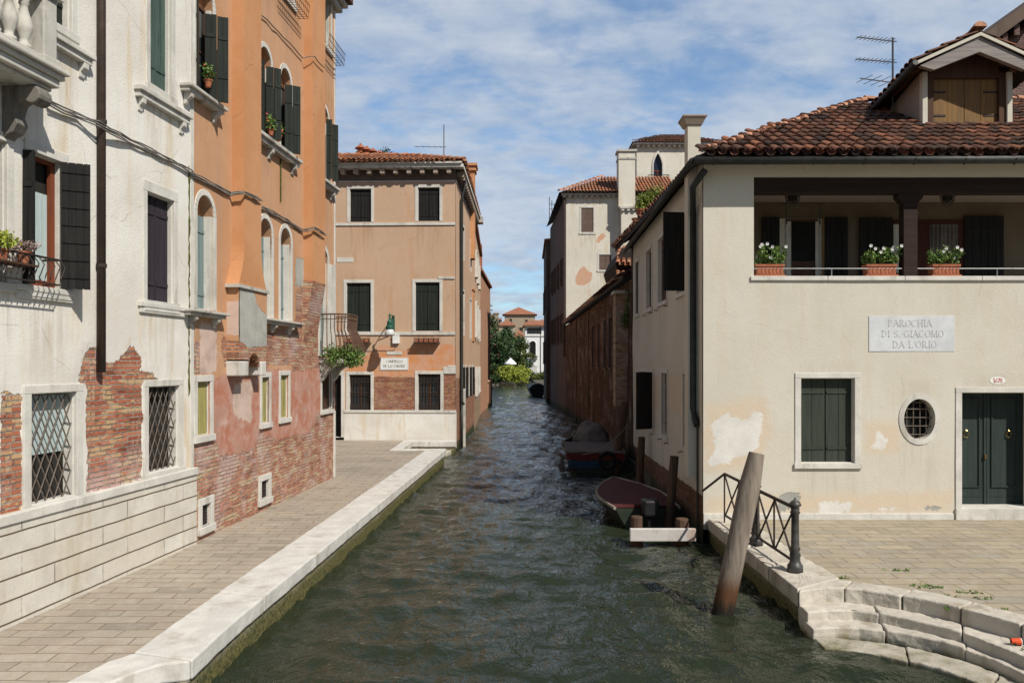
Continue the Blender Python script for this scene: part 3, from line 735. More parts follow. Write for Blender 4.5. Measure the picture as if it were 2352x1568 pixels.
# right square
C0 = [(3.72,10.32),(4.1,10.5),(4.48,10.48),(4.82,10.22),(5.20,9.88),(5.5,9.4),(5.74,8.93),(5.95,8.2),(6.05,7.4),(6.1,5.5)]
C1 = [(3.73,10.05),(4.1,10.17),(4.42,10.15),(4.72,9.9),(4.95,9.65),(5.24,9.33),(5.48,8.52),(5.62,7.9),(5.72,7.2),(5.78,5.5)]
C2 = [(3.70,9.80),(4.05,9.86),(4.36,9.83),(4.60,9.68),(4.77,9.54),(5.02,9.34),(5.31,8.74),(5.38,8.3),(5.46,7.2),(5.52,5.5)]
C3 = [(3.72,9.49),(3.98,9.40),(4.2,9.3),(4.38,9.2),(4.52,9.04),(4.72,8.84),(4.85,8.6),(4.98,8.2),(5.08,7.2),(5.12,5.5)]
def inset(c, d):
    out = []
    for i, p in enumerate(c):
        a = Vector(c[max(0,i-1)]); b = Vector(c[min(len(c)-1,i+1)]); t = (b-a).normalized(); n = Vector((-t.y, t.x))
        out.append(tuple(Vector(p)+n*d))
    return out
K0 = inset(C0, .38); K0[0] = (3.9, 10.9); K0[1] = (4.2,10.92)
mb = MB(); prism_z(mb, [(4.43,15.25), (4.46,12.1), (4.5,10.85)]+K0[3:]+[(30,5.5),(30,15.25)], -1.5, ST)
struct('square', mb, M['paveR'])
mb = MB()
blocks(mb, C0, K0, ST-.20, ST+.03, .72, jit=.012)
blocks(mb, [(3.72,10.36), (3.73,12), (3.74,15.2)], [(4.5,10.92), (4.46,12), (4.43,15.2)], ST-.20, ST+.03, 1.2)
worn(struct('kerb', mb, M['steps'], 'pale worn kerb stones of the square above the curved steps', bevel=.02), .03, .16, 4)
for (a, b, z) in ((C1, inset(C1,.42), .29), (C2, inset(C2,.42), .165), (C3, inset(C3,.45), .045)):
    b[0] = (a[0][0]+.005, a[0][1]+.35)
    mb = MB(); blocks(mb, a, b, -.5, z, .95, gap=.005, jit=.01); worn(struct('step', mb, M['steps'], 'curved worn stone step going down to the canal', bevel=.018), .035, .16, 4)
mb = MB(); prism_z(mb, [(3.765,10.4),(3.78,15.2),(6.8,15.2),(6.8,5.5),(6.35,5.5),(6.2,8.4),(5.5,9.9),(4.8,10.65),(4.2,10.7)], -1.5, ST-.205)
struct('quay_wall', mb, M['quay'])
# land further back and right, so that nothing stands over a void
mb = MB(); prism_z(mb, [(3.8,15.3),(60,15.3),(60,185),(4.2,185),(4.2,60)], -1.5, .3); struct('land', mb, M['ground'])
mb = MB(); prism_z(mb, [(-40,31.65),(-2.4,31.65),(-3,180),(-40,180)], -1.5, .3); struct('land', mb, M['ground'])
mb = MB(); prism_z(mb, [(-300,185),(300,185),(300,400),(-300,400)], -1.5, .5); struct('land', mb, M['ground'])

# ------------------------------------------------------------------ white house (left front)
W1 = Wall((-6.719+.11*4, 4.0), (-6.719+.11*13.15, 13.15)); SE = W1.L
house = thing('white_house', (-6.0, 9, ST), 'white plastered house with exposed brick and a stone base, nearest on the left bank', 'house')
o_up1 = dict(s0=W1.at(161,77)[0]-.8, s1=W1.at(161,77)[0], z0=W1.at(161,77)[1], z1=W1.at(161,77)[1]+2.0, depth=.18, shape=None)
o_up2 = op_px(W1, 342, 391, 0, 193); o_up2['z1'] = o_up2['z0']+2.1
o_m1 = op_px(W1, 66, 141, 346, 657); o_m2 = op_px(W1, 335, 397, 439, 689); o_m0 = op_px(W1, -60, 12, 300, 640)
o_g1 = op_px(W1, 68, 172, 904, 1163, depth=.2); o_g2 = op_px(W1, 338, 409, 888, 1088, depth=.2)
for o in (o_g1, o_g2, o_m1, o_m2, o_up2): o['depth'] = .16
bk = [r3(0,745), r3(112,750), r3(112,1362), r3(0,1385)]
bk2 = [r3(*p) for p in [(400,690),(440,545),(500,500),(550,590),(600,590),(650,540),(685,485),(740,580),(720,635),(800,640),(825,672),(735,690),(740,1195),(450,1270),(450,690)]]
wall_mesh(W1, 0, SE, 1.6, 14, [o_up1, o_up2, o_m0, o_m1, o_m2, o_g1, o_g2], M['white'], house, cell=.1, soft=.12,
          masks={'m_brick': [bk, bk2], 'm_grey': [], 'm_red': [], 'm_white': []})
mb = MB(); mb.wb(W1, 0, SE, ST-.3, 1.60, -.2, .075); mb.build('stone_base', M['ashlar'], house, bevel=.01)
mb = MB(); 
for i in range(6): mb.wb(W1, SE*i/6+.004, SE*(i+1)/6-.004, 1.603, 1.72, -.05, .10+R(-.006,.006))
mb.build('base_cornice', M['stone'], house, bevel=.012)
mb = MB(); mb.wb(W1, 0, SE, ST-.3, 14, -5, -.35); mb.build('house_body', M['dark'], house)
mb = MB(); mb.wb(W1, -.1, SE, 14.0, 14.3, -5.3, .5); mb.build('roof', M['tiles'], house)
for zc, col_ in ((.5,0),): pass
w = window(W1, o_g1, house, M['stone'], .13, None, grille='diamond', top=.10)
mb = MB(); o = o_g1; mb.wb(W1, o['s0']+.02, o['s1']-.02, o['z0']+.58, o['z1']-.03, -.15, -.13)
mb.build('curtain', M['curtain'], w)
window(W1, o_g2, house, M['stone'], .12, None, grille='diamond', top=.10)
window(W1, o_m2, house, M['stone'], .10, 'planks', M['pshut'], 6, top=.16)
window(W1, o_up2, house, M['stone'], .11, 'planks', M['glshut'], 4)
w = window(W1, o_up1, house, M['stone'], .10, 'planks', M['gshut'], 4)
w0 = window(W1, o_m0, house, M['stone'], .10, 'planks', M['dshut'], 4)
w = window(W1, o_m1, house, M['stone'], .10, None, top=.12)
mb = MB(); a, b, c, d = o_m1['s0'], o_m1['s1'], o_m1['z0'], o_m1['z1']
for q0, q1, z0, z1 in ((a+.10,a+.16,c,d),(b-.09,b,c,d),(a+.16,b-.09,c,c+.10),(a+.16,b-.09,d-.06,d)): mb.wb(W1, q0, q1, z0, z1, -.13, -.08)
mb.build('casement', M['redframe'], w)
mb = MB(); n = 9
for i in range(n):
    q = a+.16+(b-a-.25)*i/n; mb.wb(W1, q, q+(b-a-.25)/n, c+.05, d-.42, -.135-.006*(i%2), -.128-.006*(i%2))
mb.build('curtain', M['curtain'], w)
mb = MB(); mb.wb(W1, a+.16, b-.09, c+.1, d-.06, -.112, -.108); mb.build('pane', M['pane'], w) if False else None
# shutters of that window
def plan(x, Y): return ((x-CX)/F*Y, Y)
leaf_px(house, W1, plan(139.5, 9.90), plan(208.5, 10.05), d, c+.02, M['dshut'], 4, True)
leaf_px(house, W1, plan(52, 9.27), plan(80, 9.28), d-.02, c+.02, M['dshut'], 2)
# sills with brackets
def sill(W, xl, yl, xr, yr, thick, out_, parent, brackets=(.12,.88), bh=.2, mat='stone'):
    s0, z0 = W.at(xl, yl, out_); s1, z1 = W.at(xr, yr, out_); z = (z0+z1)/2
    mb = MB(); mb.wb(W, s0, s1, z-thick*.45, z, -.03, out_); mb.wb(W, s0+.03, s1-.03, z-thick, z-thick*.45, -.03, out_*.72)
    o = mb.build('sill', M[mat], parent, bevel=.01)
    for f_ in brackets:
        s = s0+(s1-s0)*f_; mb = MB()
        prof = [(0,z-thick),(out_*.7,z-thick),(out_*.66,z-thick-bh*.35),(out_*.3,z-thick-bh*.6),(out_*.25,z-thick-bh*.9),(0,z-thick-bh)]
        mb.prism([W.P(s-.05, zz, oo) for oo, zz in prof], W.P(.1,0)-W.P(0,0)); mb.build('bracket', M[mat], o, bevel=.008)
    return z
sill(W1, 100, 66, 223, 121, .14, .14, house, (.15,.86)); sill(W1, 326, 192, 445, 266, .16, .14, house, (.1,.88))
sill(W1, 324, 691, 431, 706, .16, .07, house, ()); sill(W1, 40, 650, 176, 668, .16, .07, house, ())
# moss strip and brown downpipe
s0, _ = W1.at(233, 500, .07); mb = MB(); mb.tube([W1.P(s0, 14, .07), W1.P(s0, W1.at(233,855,.07)[1], .07)], .055, 10)
dp = mb.build('downpipe', M['pipe'], house, smooth=True)
for z in (4.7, 6.62, 8.6): mb = MB(); mb.tube([W1.P(s0, z, .07), W1.P(s0, z+.05, .07)], .068, 10); mb.build('pipe_clamp', M['iron'], dp)
mb = MB(); s0, _ = W1.at(432, 500); P_ = []
for k in range(60): P_.append(W1.P(s0+R(-.012,.012), 2.9+3.75*k/59, .012))
mb.tube(P_, [R(.008,.026) for _ in P_], 5); mb.build('moss', M['moss'], house)
mb = MB(); mb.wb(W1, SE-.09, SE-.0, 1.73, 14, -.02, .022); mb.build('corner_strip', M['stone'], house)
# balcony (top left)
bal_s1, bz = W1.at(157, 187, .55); bz = 6.62
zf = bz+.16
mb = MB(); mb.wb(W1, 2.0, bal_s1, zf-.05, zf, 0, .58); mb.wb(W1, 2.0, bal_s1-.02, zf-.11, zf-.05, 0, .53); mb.wb(W1, 2.0, bal_s1-.06, zf-.20, zf-.11, 0, .49); mb.wb(W1, 2.0, bal_s1-.10, zf-.25, zf-.2, 0, .42)
bal = mb.build('balcony', M['stoneg'], house, bevel=.015)
for s in (bal_s1-.22, 2.3):
    mb = MB(); mb.wb(W1, s-.11, s+.11, zf+.002, zf+.78, .27, .49); mb.wb(W1, s-.13, s+.13, zf+.002, zf+.1, .25, .51); mb.build('pier', M['stoneg'], bal, bevel=.012)
mb = MB(); mb.wb(W1, 2.0, bal_s1-.05, zf+.79, zf+.86, .22, .54); mb.wb(W1, 2.2, bal_s1-.1, zf+.735, zf+.789, .27, .49); mb.build('handrail', M['stoneg'], bal, bevel=.012)
mb = MB(); mb.wb(W1, 2.2, bal_s1-.34, zf+.003, zf+.09, .28, .48); mb.build('plinth', M['stoneg'], bal, bevel=.012)
s = bal_s1-.50
while s > 2.6:
    mb = MB(); p = W1.P(s, zf+.09, .38)
    mb.lathe(p, [(.075,0),(.075,.05),(.045,.07),(.05,.11),(.085,.2),(.092,.26),(.07,.34),(.042,.44),(.04,.48),(.055,.5),(.05,.53),(.075,.58),(.075,.645)], 14)
    mb.build('baluster', M['stoneg'], bal, smooth=True); s -= .225
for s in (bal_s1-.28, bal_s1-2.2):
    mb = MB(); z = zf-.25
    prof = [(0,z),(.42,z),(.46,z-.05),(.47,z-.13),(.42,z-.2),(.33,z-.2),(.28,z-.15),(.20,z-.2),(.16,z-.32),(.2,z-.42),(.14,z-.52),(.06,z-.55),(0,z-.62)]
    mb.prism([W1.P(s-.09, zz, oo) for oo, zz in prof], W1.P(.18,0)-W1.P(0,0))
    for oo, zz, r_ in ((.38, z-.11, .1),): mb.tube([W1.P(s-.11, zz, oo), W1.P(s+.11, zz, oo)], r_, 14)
    mb.build('bracket', M['stoneshade'], bal, bevel=.012)
# window-sill flower box and pots on the left
def plant(name, c, rad, n, size, mat, label, cat, potr=None, poth=.2, petals=None, pmat=None, group=None, stems=True):
    t = thing(name, c, label, cat, group); c = Vector(c); z = 0
    if potr:
        mb = MB(); pot(mb, c, potr, poth); mb.build('pot', M['terra'], t, smooth=False); z = poth
    mb = MB()
    for k in range(6): mb.tube([c+Vector((0,0,z*.8)), c+Vector((R(-.5,.5)*rad[0], R(-.5,.5)*rad[1], z+R(.5,1.4)*rad[2]))], .004, 4)
    mb.build('stem', M['ivy'], t)
    mb = MB(); mb.leaves(c+Vector((0,0,z+rad[2]*.8)), rad, n, size, .2); mb.build('foliage', mat, t)
    if petals:
        mb = MB(); mb.leaves(c+Vector((0,0,z+rad[2]*.95)), (rad[0]*.95,rad[1]*.95,rad[2]), petals, size*.9, .8); mb.build('flower', pmat, t)
    return t
s0, z0 = W1.at(78, 600, .22)
sb, _ = W1.at(0, 600, .22); mb = MB()
p = lambda s, z, o: W1.P(s, z, o)
zt_ = W1.at(137, 598, .22)[1]; zb_ = W1.at(137, 655, .22)[1]; se_, _ = W1.at(137, 600, .22)
mb.tube([p(se_, zt_, 0), p(se_, zt_, .22), p(sb-.8, zt_, .22)], .014, 6); mb.tube([p(se_, zb_, 0), p(se_, zb_, .22), p(sb-.8, zb_, .22)], .01, 6)
s = se_
while s > sb-.8:
    mb.tube([p(s, zt_, .22), p(s+.03, (zt_+zb_)/2+.06, .27), p(s-.02, (zt_+zb_)/2-.08, .25), p(s, zb_, .22)], .007, 5); s -= .09
mb.build('window_railing', M['iron'], house)
mb = MB(); mb.wb(W1, sb-.5, s0-.02, zt_-.14, zt_-.12, .05, .30); mb.build('flower_shelf', M['brownwood'], house)
sp_, _ = W1.at(70, 590, .2)
plant('potted_plant', W1.P(sp_-.06, zt_-.115, .16), (.20,.14,.08), 420, .035, M['dried'], 'terracotta pot of pinkish dried blooms at the white house window beside the dark shutter', 'potted plant', .075, .15)
plant('potted_plant', W1.P(sp_-.42, zt_-.115, .18), (.17,.14,.12), 420, .05, M['leafy'], 'bright green bushy plant at the left edge beside the dried pink blooms', 'potted plant', .08, .12)

# ------------------------------------------------------------------ orange house
W2 = Wall((-6.2525+.075*13.16, 13.16), (-6.2525+.075*21.0, 21.0)); SE2 = W2.L
oh = thing('orange_house', (-5.5, 17, ST), 'tall orange plastered house with flaking walls, bare brick below and arched windows', 'house')
T2 = 12.9
def oY(Y0, Y1, z0, z1, **k): return dict(s0=(Y0-13.16)*1.0028, s1=(Y1-13.16)*1.0028, z0=z0, z1=z1, depth=k.get('depth',.2), shape=k.get('shape'))
o_G1 = oY(13.26,13.74,2.21,3.12); o_G2 = oY(16.03,16.41,2.22,3.15); o_G3 = oY(17.06,17.53,2.25,3.18); o_F = oY(19.88,20.66,2.26,3.21)
o_V1 = oY(13.43,13.75,.66,1.03,depth=.12); o_V2 = oY(16.0,16.4,.69,1.06,depth=.12)
o_A = oY(13.24,13.84,7.98,9.85,shape='arch'); o_C = oY(13.25,13.86,4.34,6.28,shape='arch')
o_B1 = oY(15.9,16.52,8.02,9.85,shape='arch'); o_B2 = oY(17.06,17.68,8.02,9.85,shape='arch')
o_D1 = oY(15.9,16.55,4.37,6.38,shape='arch'); o_D2 = oY(17.05,17.68,4.37,6.38,shape='arch')
o_E1 = oY(19.75,20.35,3.62,6.3,shape='arch'); o_E2 = oY(19.75,20.4,8.05,9.9,shape='arch')
o_T1 = oY(17.05,17.85,11.45,12.7); o_T2 = oY(19.75,20.6,11.5,12.75); o_T0 = oY(15.8,16.5,11.45,12.7)
for o in (o_C, o_D1, o_D2): o['depth'] = .26
for o in (o_G1, o_G2, o_G3, o_F): o['depth'] = .09
ops2 = [o_G1,o_G2,o_G3,o_F,o_V1,o_V2,o_A,o_C,o_B1,o_B2,o_D1,o_D2,o_E1,o_E2,o_T1,o_T2,o_T0]
Bk = [[r4(*p) for p in [(630,185),(690,205),(745,130),(850,130),(850,640),(750,615),(625,640),(600,605),(480,600),(480,420),(600,400),(632,370)]],
      [r4(*p) for p in [(60,1015),(215,1000),(240,1085),(425,1035),(430,935),(540,1000),(560,985),(700,955),(750,860),(760,840),(880,850),(880,1300),(60,1700)]],
      [r4(*p) for p in [(240,450),(480,470),(480,640),(350,600),(255,610)]],
      [r4(*p) for p in [(100,480),(125,480),(125,660),(90,660)]]]
Rd = [[r4(*p) for p in [(60,690),(215,665),(300,615),(480,615),(625,630),(750,600),(880,600),(880,1700),(60,1700)]]]
Gr = [[r4(*p) for p in [(628,40),(690,45),(748,110),(742,150),(690,200),(628,185)]]]
Wh = [[r4(*p) for p in [(128,380),(215,400),(215,640),(128,650)]], [r4(*p) for p in [(300,700),(400,680),(400,900),(300,860)]], [r4(*p) for p in [(100,1080),(330,1080),(300,1200),(110,1230)]],
      [r4(*p) for p in [(360,1060),(480,1000),(470,1100),(370,1120)]], [r4(*p) for p in [(560,1080),(640,1090),(620,1180),(560,1170)]]]
M2 = {'m_brick': Bk, 'm_red': Rd, 'm_grey': Gr, 'm_white': Wh}
wall_mesh(W2, 0, SE2, ST-.2, T2, ops2, M['orange'], oh, cell=.1, masks=M2, soft=.16)
mb = MB(); mb.wb(W2, 0, SE2, ST-.2, T2, -7.5, -.4); mb.build('house_body', M['orange_in'], oh)
mb = MB(); mb.wb(W2, 0, SE2+.3, T2, T2+.12, -7.5, .28); mb.wb(W2, 0, SE2+.2, T2-.16, T2, -.05, .16); mb.build('cornice', M['stoneg'], oh, bevel=.02)
mb = MB(); mb.wb(W2, 0, SE2+.35, T2+.12, T2+.3, -7.8, .4); mb.build('roof', M['tiles'], oh)
# chimney breasts
def breast(Y0, Y1, off, zb, flare, zf_, name='chimney_breast', shrink=0, top=None, mat_='oplain'):
    cs = [(zb, Y0-flare, Y1+flare)]
    for k in range(1, 7):
        t = k/6; e = (1-t)**2.2; cs.append((zb+(zf_-zb)*t, Y0-flare*e, Y1+flare*e))
    if not top: cs.append((T2, Y0, Y1))
    mb = MB(); vs = []; fs = []
    off0 = off
    for z, a, b in cs:
        off = off0*(1-shrink*max(0, min(1, (zf_-z)/(zf_-zb))))
        a = (a-13.16)*1.0028; b = (b-13.16)*1.0028
        vs += [W2.P(a, z, -.05), W2.P(a, z, off), W2.P(b, z, off), W2.P(b, z, -.05)]
    for i in range(len(cs)-1):
        for k in range(3): fs.append((i*4+k, i*4+k+1, i*4+k+5, i*4+k+4))
    fs.append((0,1,2,3)); mb.add(vs, fs); return mb.build(name, M[mat_], oh)
g_ = M['oplain'] = wallmat('orange_plaster_breast', (.50,.24,.11), (.55,.285,.145), (.47,.25,.14), streak=.5, grey=(.42,.42,.38))
M['obrick'] = brickmat0('orange_house_brick')
breast(14.62, 15.4, .255, 4.86, .26, 5.75); breast(18.53, 19.45, .24, 5.35, .0, 5.5)
breast(18.50, 19.46, .243, 3.9, .0, 5.36, name='chimney_base', shrink=1, top=5.36, mat_='obrick')
mb = MB(); a, b = (14.33-13.16)*1.0028, (15.78-13.16)*1.0028; mb.wb(W2, a, b, 4.80, 4.86, -.02, .285); mb.build('string_course', M['stoneg'], oh)
# hearth projection below the first breast, patched with grey cement
sub = Wall(W2.P(0,0,.235)[:2], (W2.P(0,0,.235)+Vector((W2.d.x,W2.d.y,0))*10)[:2])
a, b = (14.42-13.16)*1.0028, (15.70-13.16)*1.0028
hm = {'m_grey': [[r4(*p) for p in [(335,195),(405,205),(430,290),(490,360),(490,505),(380,512),(335,480)]]], 'm_brick': [[r4(*p) for p in [(250,440),(335,470),(380,512),(470,500),(500,505),(500,640),(250,640)]]], 'm_red': [], 'm_white': [[r4(*p) for p in [(300,200),(340,200),(340,430),(300,400)]]]}
def htop(s):  # brick arch under it
    return 99
wall_mesh(sub, a, b, 3.50, 4.80, [dict(s0=(a+b)/2-.22, s1=(a+b)/2+.30, z0=3.45, z1=3.62, depth=.2, shape='arch')], M['orange'], oh, 'hearth_front', cell=.08, masks=hm, soft=.1)
side = Wall(W2.P(a,0,-.02)[:2], W2.P(a,0,.235)[:2]); wall_mesh(side, 0, .255, 3.5, 4.8, [], M['orange'], oh, 'hearth_side', cell=.08, masks={'m_brick': [[(480,782),(560,782),(560,870),(480,870)]], 'm_white': [[(490,690),(560,690),(560,770),(490,770)]]}, soft=.1)
mb = MB(); mb.wb(W2, a+.01, b, 3.62, 3.68, -.05, .22); mb.build('hearth_floor', M['rust'], oh)
for q0, q1 in ((a-.02, a+.38), (b-.30, b-.05)):
    mb = MB(); mb.wb(W2, q0, q1, 3.20, 3.47, -.05, .26); mb.build('corbel', M['stone'], oh, bevel=.02)
# windows
owin = lambda o, fw, fill, fm=None, n=4, **k: window(W2, o, oh, M['stone'], fw, fill, fm, n, **k)
owin(o_G1, .11, 'boards', M['yshut'], 3); owin(o_G2, .10, 'boards', M['yshut'], 3); owin(o_G3, .10, 'boards', M['yshut'], 3)
owin(o_F, .10, 'boards', M['brownwood'], 4, sill=True)
for o in (o_V1, o_V2):
    w = owin(o, .12, None, sill=True); mb = MB()
    for k in range(9): mb.wb(W2, o['s0'], o['s1'], o['z0']+.04*k, o['z0']+.04*k+.014, -.05, -.03)
    for k in range(5): s = o['s0']+(o['s1']-o['s0'])*k/4; mb.tube([W2.P(s, o['z0'], -.04), W2.P(s, o['z1'], -.04)], .006, 4)
    mb.build('grille', M['iron'], w)
for o in (o_C, o_D1, o_D2): owin(o, .10, 'planks', M['blshut'], 4, sill=False)
for o in (o_A, o_B1, o_B2, o_E2): owin(o, .10, 'glass', M['brownwood'], sill=False)
owin(o_E1, .13, 'planks', M['blshut'], 4, sill=False)
for o in (o_T0, o_T1, o_T2): owin(o, .12, 'planks', M['glshut'], 4)
mb = MB(); mb.wb(W2, (20.5-13.16)*1.0028, SE2+.001, 3.6, 6.0, -.02, .035); mb.wb(W2, SE2-.12, SE2+.004, .45, 2.2, -.02, .03); mb.wb(W2, SE2-.1, SE2+.004, 6.0, T2-.2, -.02, .028)
mb.build('corner_stones', M['stone'], oh, bevel=.01)
# sills
sill(W2, 441, 197, 525, 242, .12, .2, oh, (.12,.85), .2, 'stoneg'); sill(W2, 599, 301, 696, 366, .16, .2, oh, (.35,.9), .22, 'stoneg')
sill(W2, 745, 408, 782.6, 433, .15, .22, oh, (.8,), .2, 'stoneg'); sill(W2, 444, 709, 529, 719, .10, .2, oh, (.2,.8), .18, 'stoneg'); sill(W2, 616, 731, 701, 741, .10, .2, oh, (.3,.75), .18, 'stoneg')
# open shutters
for xa, Ya, xb, Yb, zt_, zb_ in ((470.5,13.58,498,13.62,9.38,7.95), (498.5,13.63,525,13.7,9.36,7.9), (611,16.29,629,16.35,9.5,8.05), (629.5,16.36,645.7,16.45,9.5,8.03), (653.7,17.34,672,17.4,9.5,8.05), (672.5,17.41,690,17.5,9.5,8.02),
                                 (749,20.1,763,20.15,9.6,8.1), (763.5,20.2,776.6,20.3,9.5,8.06), (437,13.2,455,13.22,9.6,7.98), (600.5,15.93,608,15.95,9.5,8.03)):
    leaf_px(oh, W2, plan(xa, Ya), plan(xb, Yb), zt_, zb_, M['gshut'], 2)
# flower grates on the top floor
for Y0, Y1, z in ((16.7,18.1,11.25), (19.6,20.95,11.25)):
    mb = MB(); a, b = (Y0-13.16)*1.0028, (Y1-13.16)*1.0028
    for k in range(13):
        s = a+(b-a)*k/12; mb.tube([W2.P(s, z+.3, 0), W2.P(s, z+.02, 0), W2.P(s, z, .26), W2.P(s, z+.3, .3)], .008, 4)
    for oo, zz in ((.08,z),(.18,z),(.27,z+.02),(.29,z+.15),(.3,z+.3)): mb.tube([W2.P(a, zz, oo), W2.P(b, zz, oo)], .009, 4)
    mb.build('flower_grate', M['rust'], oh)
# cables
def cable(pts, W, name, label, strands=3, rad=.011, off=.05):
    mb = MB()
    for k in range(strands):
        P_ = []
        for i in range(len(pts)-1):
            a = pts[i]; b = pts[i+1]; L = (b-a).length; n = max(2, int(L/.25))
            for j in range(n):
                t = j/n; P_.append(a.lerp(b, t)+Vector((R(-.008,.008), R(-.008,.008), R(-.016,.016)+(k-1.2)*.019)))
        P_.append(pts[-1]); mb.tube(P_, rad, 5)
    return tag(mb.build(name, M['cable'], None), label, 'cable')
def wp(W, x, y, o=.05):
    s, z = W.at(x, y, o); return W.P(s, z, o)
o3 = .30
cable([wp(W1,112,238,.07), wp(W1,180,268,.07), wp(W1,228,287,.14), wp(W1,300,326), wp(W1,370,358), wp(W1,440,395), wp(W2,447,403), wp(W2,500,430), wp(W2,530,446), wp(W2,562,443,o3), wp(W2,602,461,o3)], W1, 'cable', 'bundle of grey cables sagging across the white house and the orange house', 4)
cable([wp(W2,601,476), wp(W2,650,502), wp(W2,697,531), wp(W2,722,524,o3), wp(W2,749,541,o3)], W2, 'cable', 'grey cable bundle between the two orange chimney breasts below the double window', 4, .011)
cable([wp(W2,602,32), wp(W2,650,82), wp(W2,695,130), wp(W2,722,128,o3), wp(W2,746,156,o3)], W2, 'cable', 'thin dark cable high on the orange wall under the top floor grates', 1, .013)
s0, _ = W2.at(648, 450, .04); mb = MB(); mb.tube([W2.P(s0-.05, 7.8, .03), W2.P(s0-.05, 6.9, .03)], .02, 5); mb.build('moss', M['moss'], oh)
# plants on the upper sills
for x, y, o, lab, rx in ((478, 200, .12, 'geraniums with pink flowers on the sill of the orange house upper left window', .17), (622, 292, .14, 'leafy plants on the left half of the double window sill on the orange house', .18), (640, 305, .14, 'small trailing plant at the foot of the double window between its dark shutters', .12)):
    s, z = W2.at(x, y, o); plant('potted_plant', W2.P(s, (8.08 if x < 500 else 8.06), o), (.12, rx, .16), 160, .065, M['leaf'], lab, 'potted plant', .07, .12, 10, M['pinkp'])
# iron balcony at the corner
a, b = (19.72-13.16)*1.0028, SE2-.02; zs = 3.55; pr = .68
mb = MB(); pts = [W2.P(a, zs-.1, 0), W2.P(a, zs-.1, pr*.75), W2.P(a+.15, zs-.1, pr*.92), W2.P(b-.15, zs-.1, pr*.98), W2.P(b, zs-.1, pr*.8), W2.P(b, zs-.1, 0)]
mb.prism(pts, (0,0,.1)); 
for s in (a+.12, b-.12):
    mb.prism([W2.P(s-.08, z, o) for o, z in ((0,zs-.1),(pr*.8,zs-.1),(pr*.55,zs-.18),(pr*.3,zs-.3),(.1,zs-.5),(0,zs-.6))], W2.P(.16,0)-W2.P(0,0))
bc = mb.build('balcony', M['stoneg'], oh, bevel=.012)
mb = MB(); zt_ = 4.66
def rail_pt(t, z, bulge=0):
    path = [(a,0),(a,pr*.8),(a+.2,pr),(b-.2,pr),(b,pr*.8),(b,0)]; d = [0]
    for p_, q_ in zip(path, path[1:]): d.append(d[-1]+math.dist(p_, q_))
    L = d[-1]*t; k = min(max(i for i in range(len(d)) if d[i] <= L+1e-9), len(path)-2); f_ = (L-d[k])/(d[k+1]-d[k])
    s, o = path[k][0]+(path[k+1][0]-path[k][0])*f_, path[k][1]+(path[k+1][1]-path[k][1])*f_
    cs_ = (a+b)/2; return W2.P(cs_+(s-cs_)*(1+bulge*.25), z, o*(1+bulge*.30))
mb.tube([rail_pt(i/20, zt_) for i in range(21)], .022, 6); mb.tube([rail_pt(i/20, zs+.06, .1) for i in range(21)], .012, 5); mb.tube([rail_pt(i/20, zt_-.12) for i in range(21)], .01, 5)
for i in range(26):
    t = i/25; mb.tube([rail_pt(t, zt_), rail_pt(t, zt_-.35, -.15), rail_pt(t, zs+.5, .45), rail_pt(t, zs+.22, .8), rail_pt(t, zs+.03, .2)], .013, 5)
mb.build('balcony_railing', M['rust'], oh)
for i, (t, lab) in enumerate(((.16, 'green trailing plant at the near end of the rusty iron balcony'), (.36, 'leafy plant hanging from the rusty iron balcony, second from its near end'), (.56, 'bushy plant with a few red flowers in the middle of the iron balcony'), (.8, 'green plant at the far end of the rusty iron balcony'))):
    c = rail_pt(t, zs+.0, -.1)
    plant('balcony_plant', c-Vector((0,0,.16)), (.32,.30,.30), 900, .07, M['leaf'], lab, 'plant', None, 0, 5, M['pinkp'], 'plants on the iron balcony')
# dark passage door between the houses is part of the peach house
# ------------------------------------------------------------------ peach house (middle)
W3 = Wall((-10.0, 31.45), (-2.22, 31.2)); SE3 = W3.L
ph = thing('peach_house', (-5, 33, ST), 'peach plastered house with white framed shuttered windows facing the square', 'house')
EV = 11.05
o_ = lambda xl, xr, yt, yb, **k: op_px(W3, xl, xr, yt, yb, **k)
top_ = [o_(803.7,852.6,434,510.5), o_(960,1009.7,431,508.5)]; mid_ = [o_(796,851.7,649.7,762), o_(954,1009.7,648.3,760.5)]; gr_ = [o_(802,851.6,860,944.5), o_(960,1011.8,858.7,943.5)]
dr_ = o_(750,783.7,861,1004)
ops3 = top_+mid_+gr_+[dr_]
for o in ops3: o['depth'] = .12
for o in gr_: o['depth'] = .25
dr_['depth'] = .3
bm_ = [[m2(*p) for p in [(480,690),(850,690),(850,1008),(480,1008)]], [m2(*p) for p in [(1100,660),(1225,660),(1225,1000),(1100,1000)]]]
rd_ = [[m2(*p) for p in [(480,440),(560,400),(760,450),(900,380),(1215,400),(1215,690),(150,690),(330,560)]]]
wall_mesh(W3, 0, SE3, 1.62, EV-.2, ops3, M['peach'], ph, cell=.14, masks={'m_brick': bm_, 'm_red': rd_}, soft=.1)
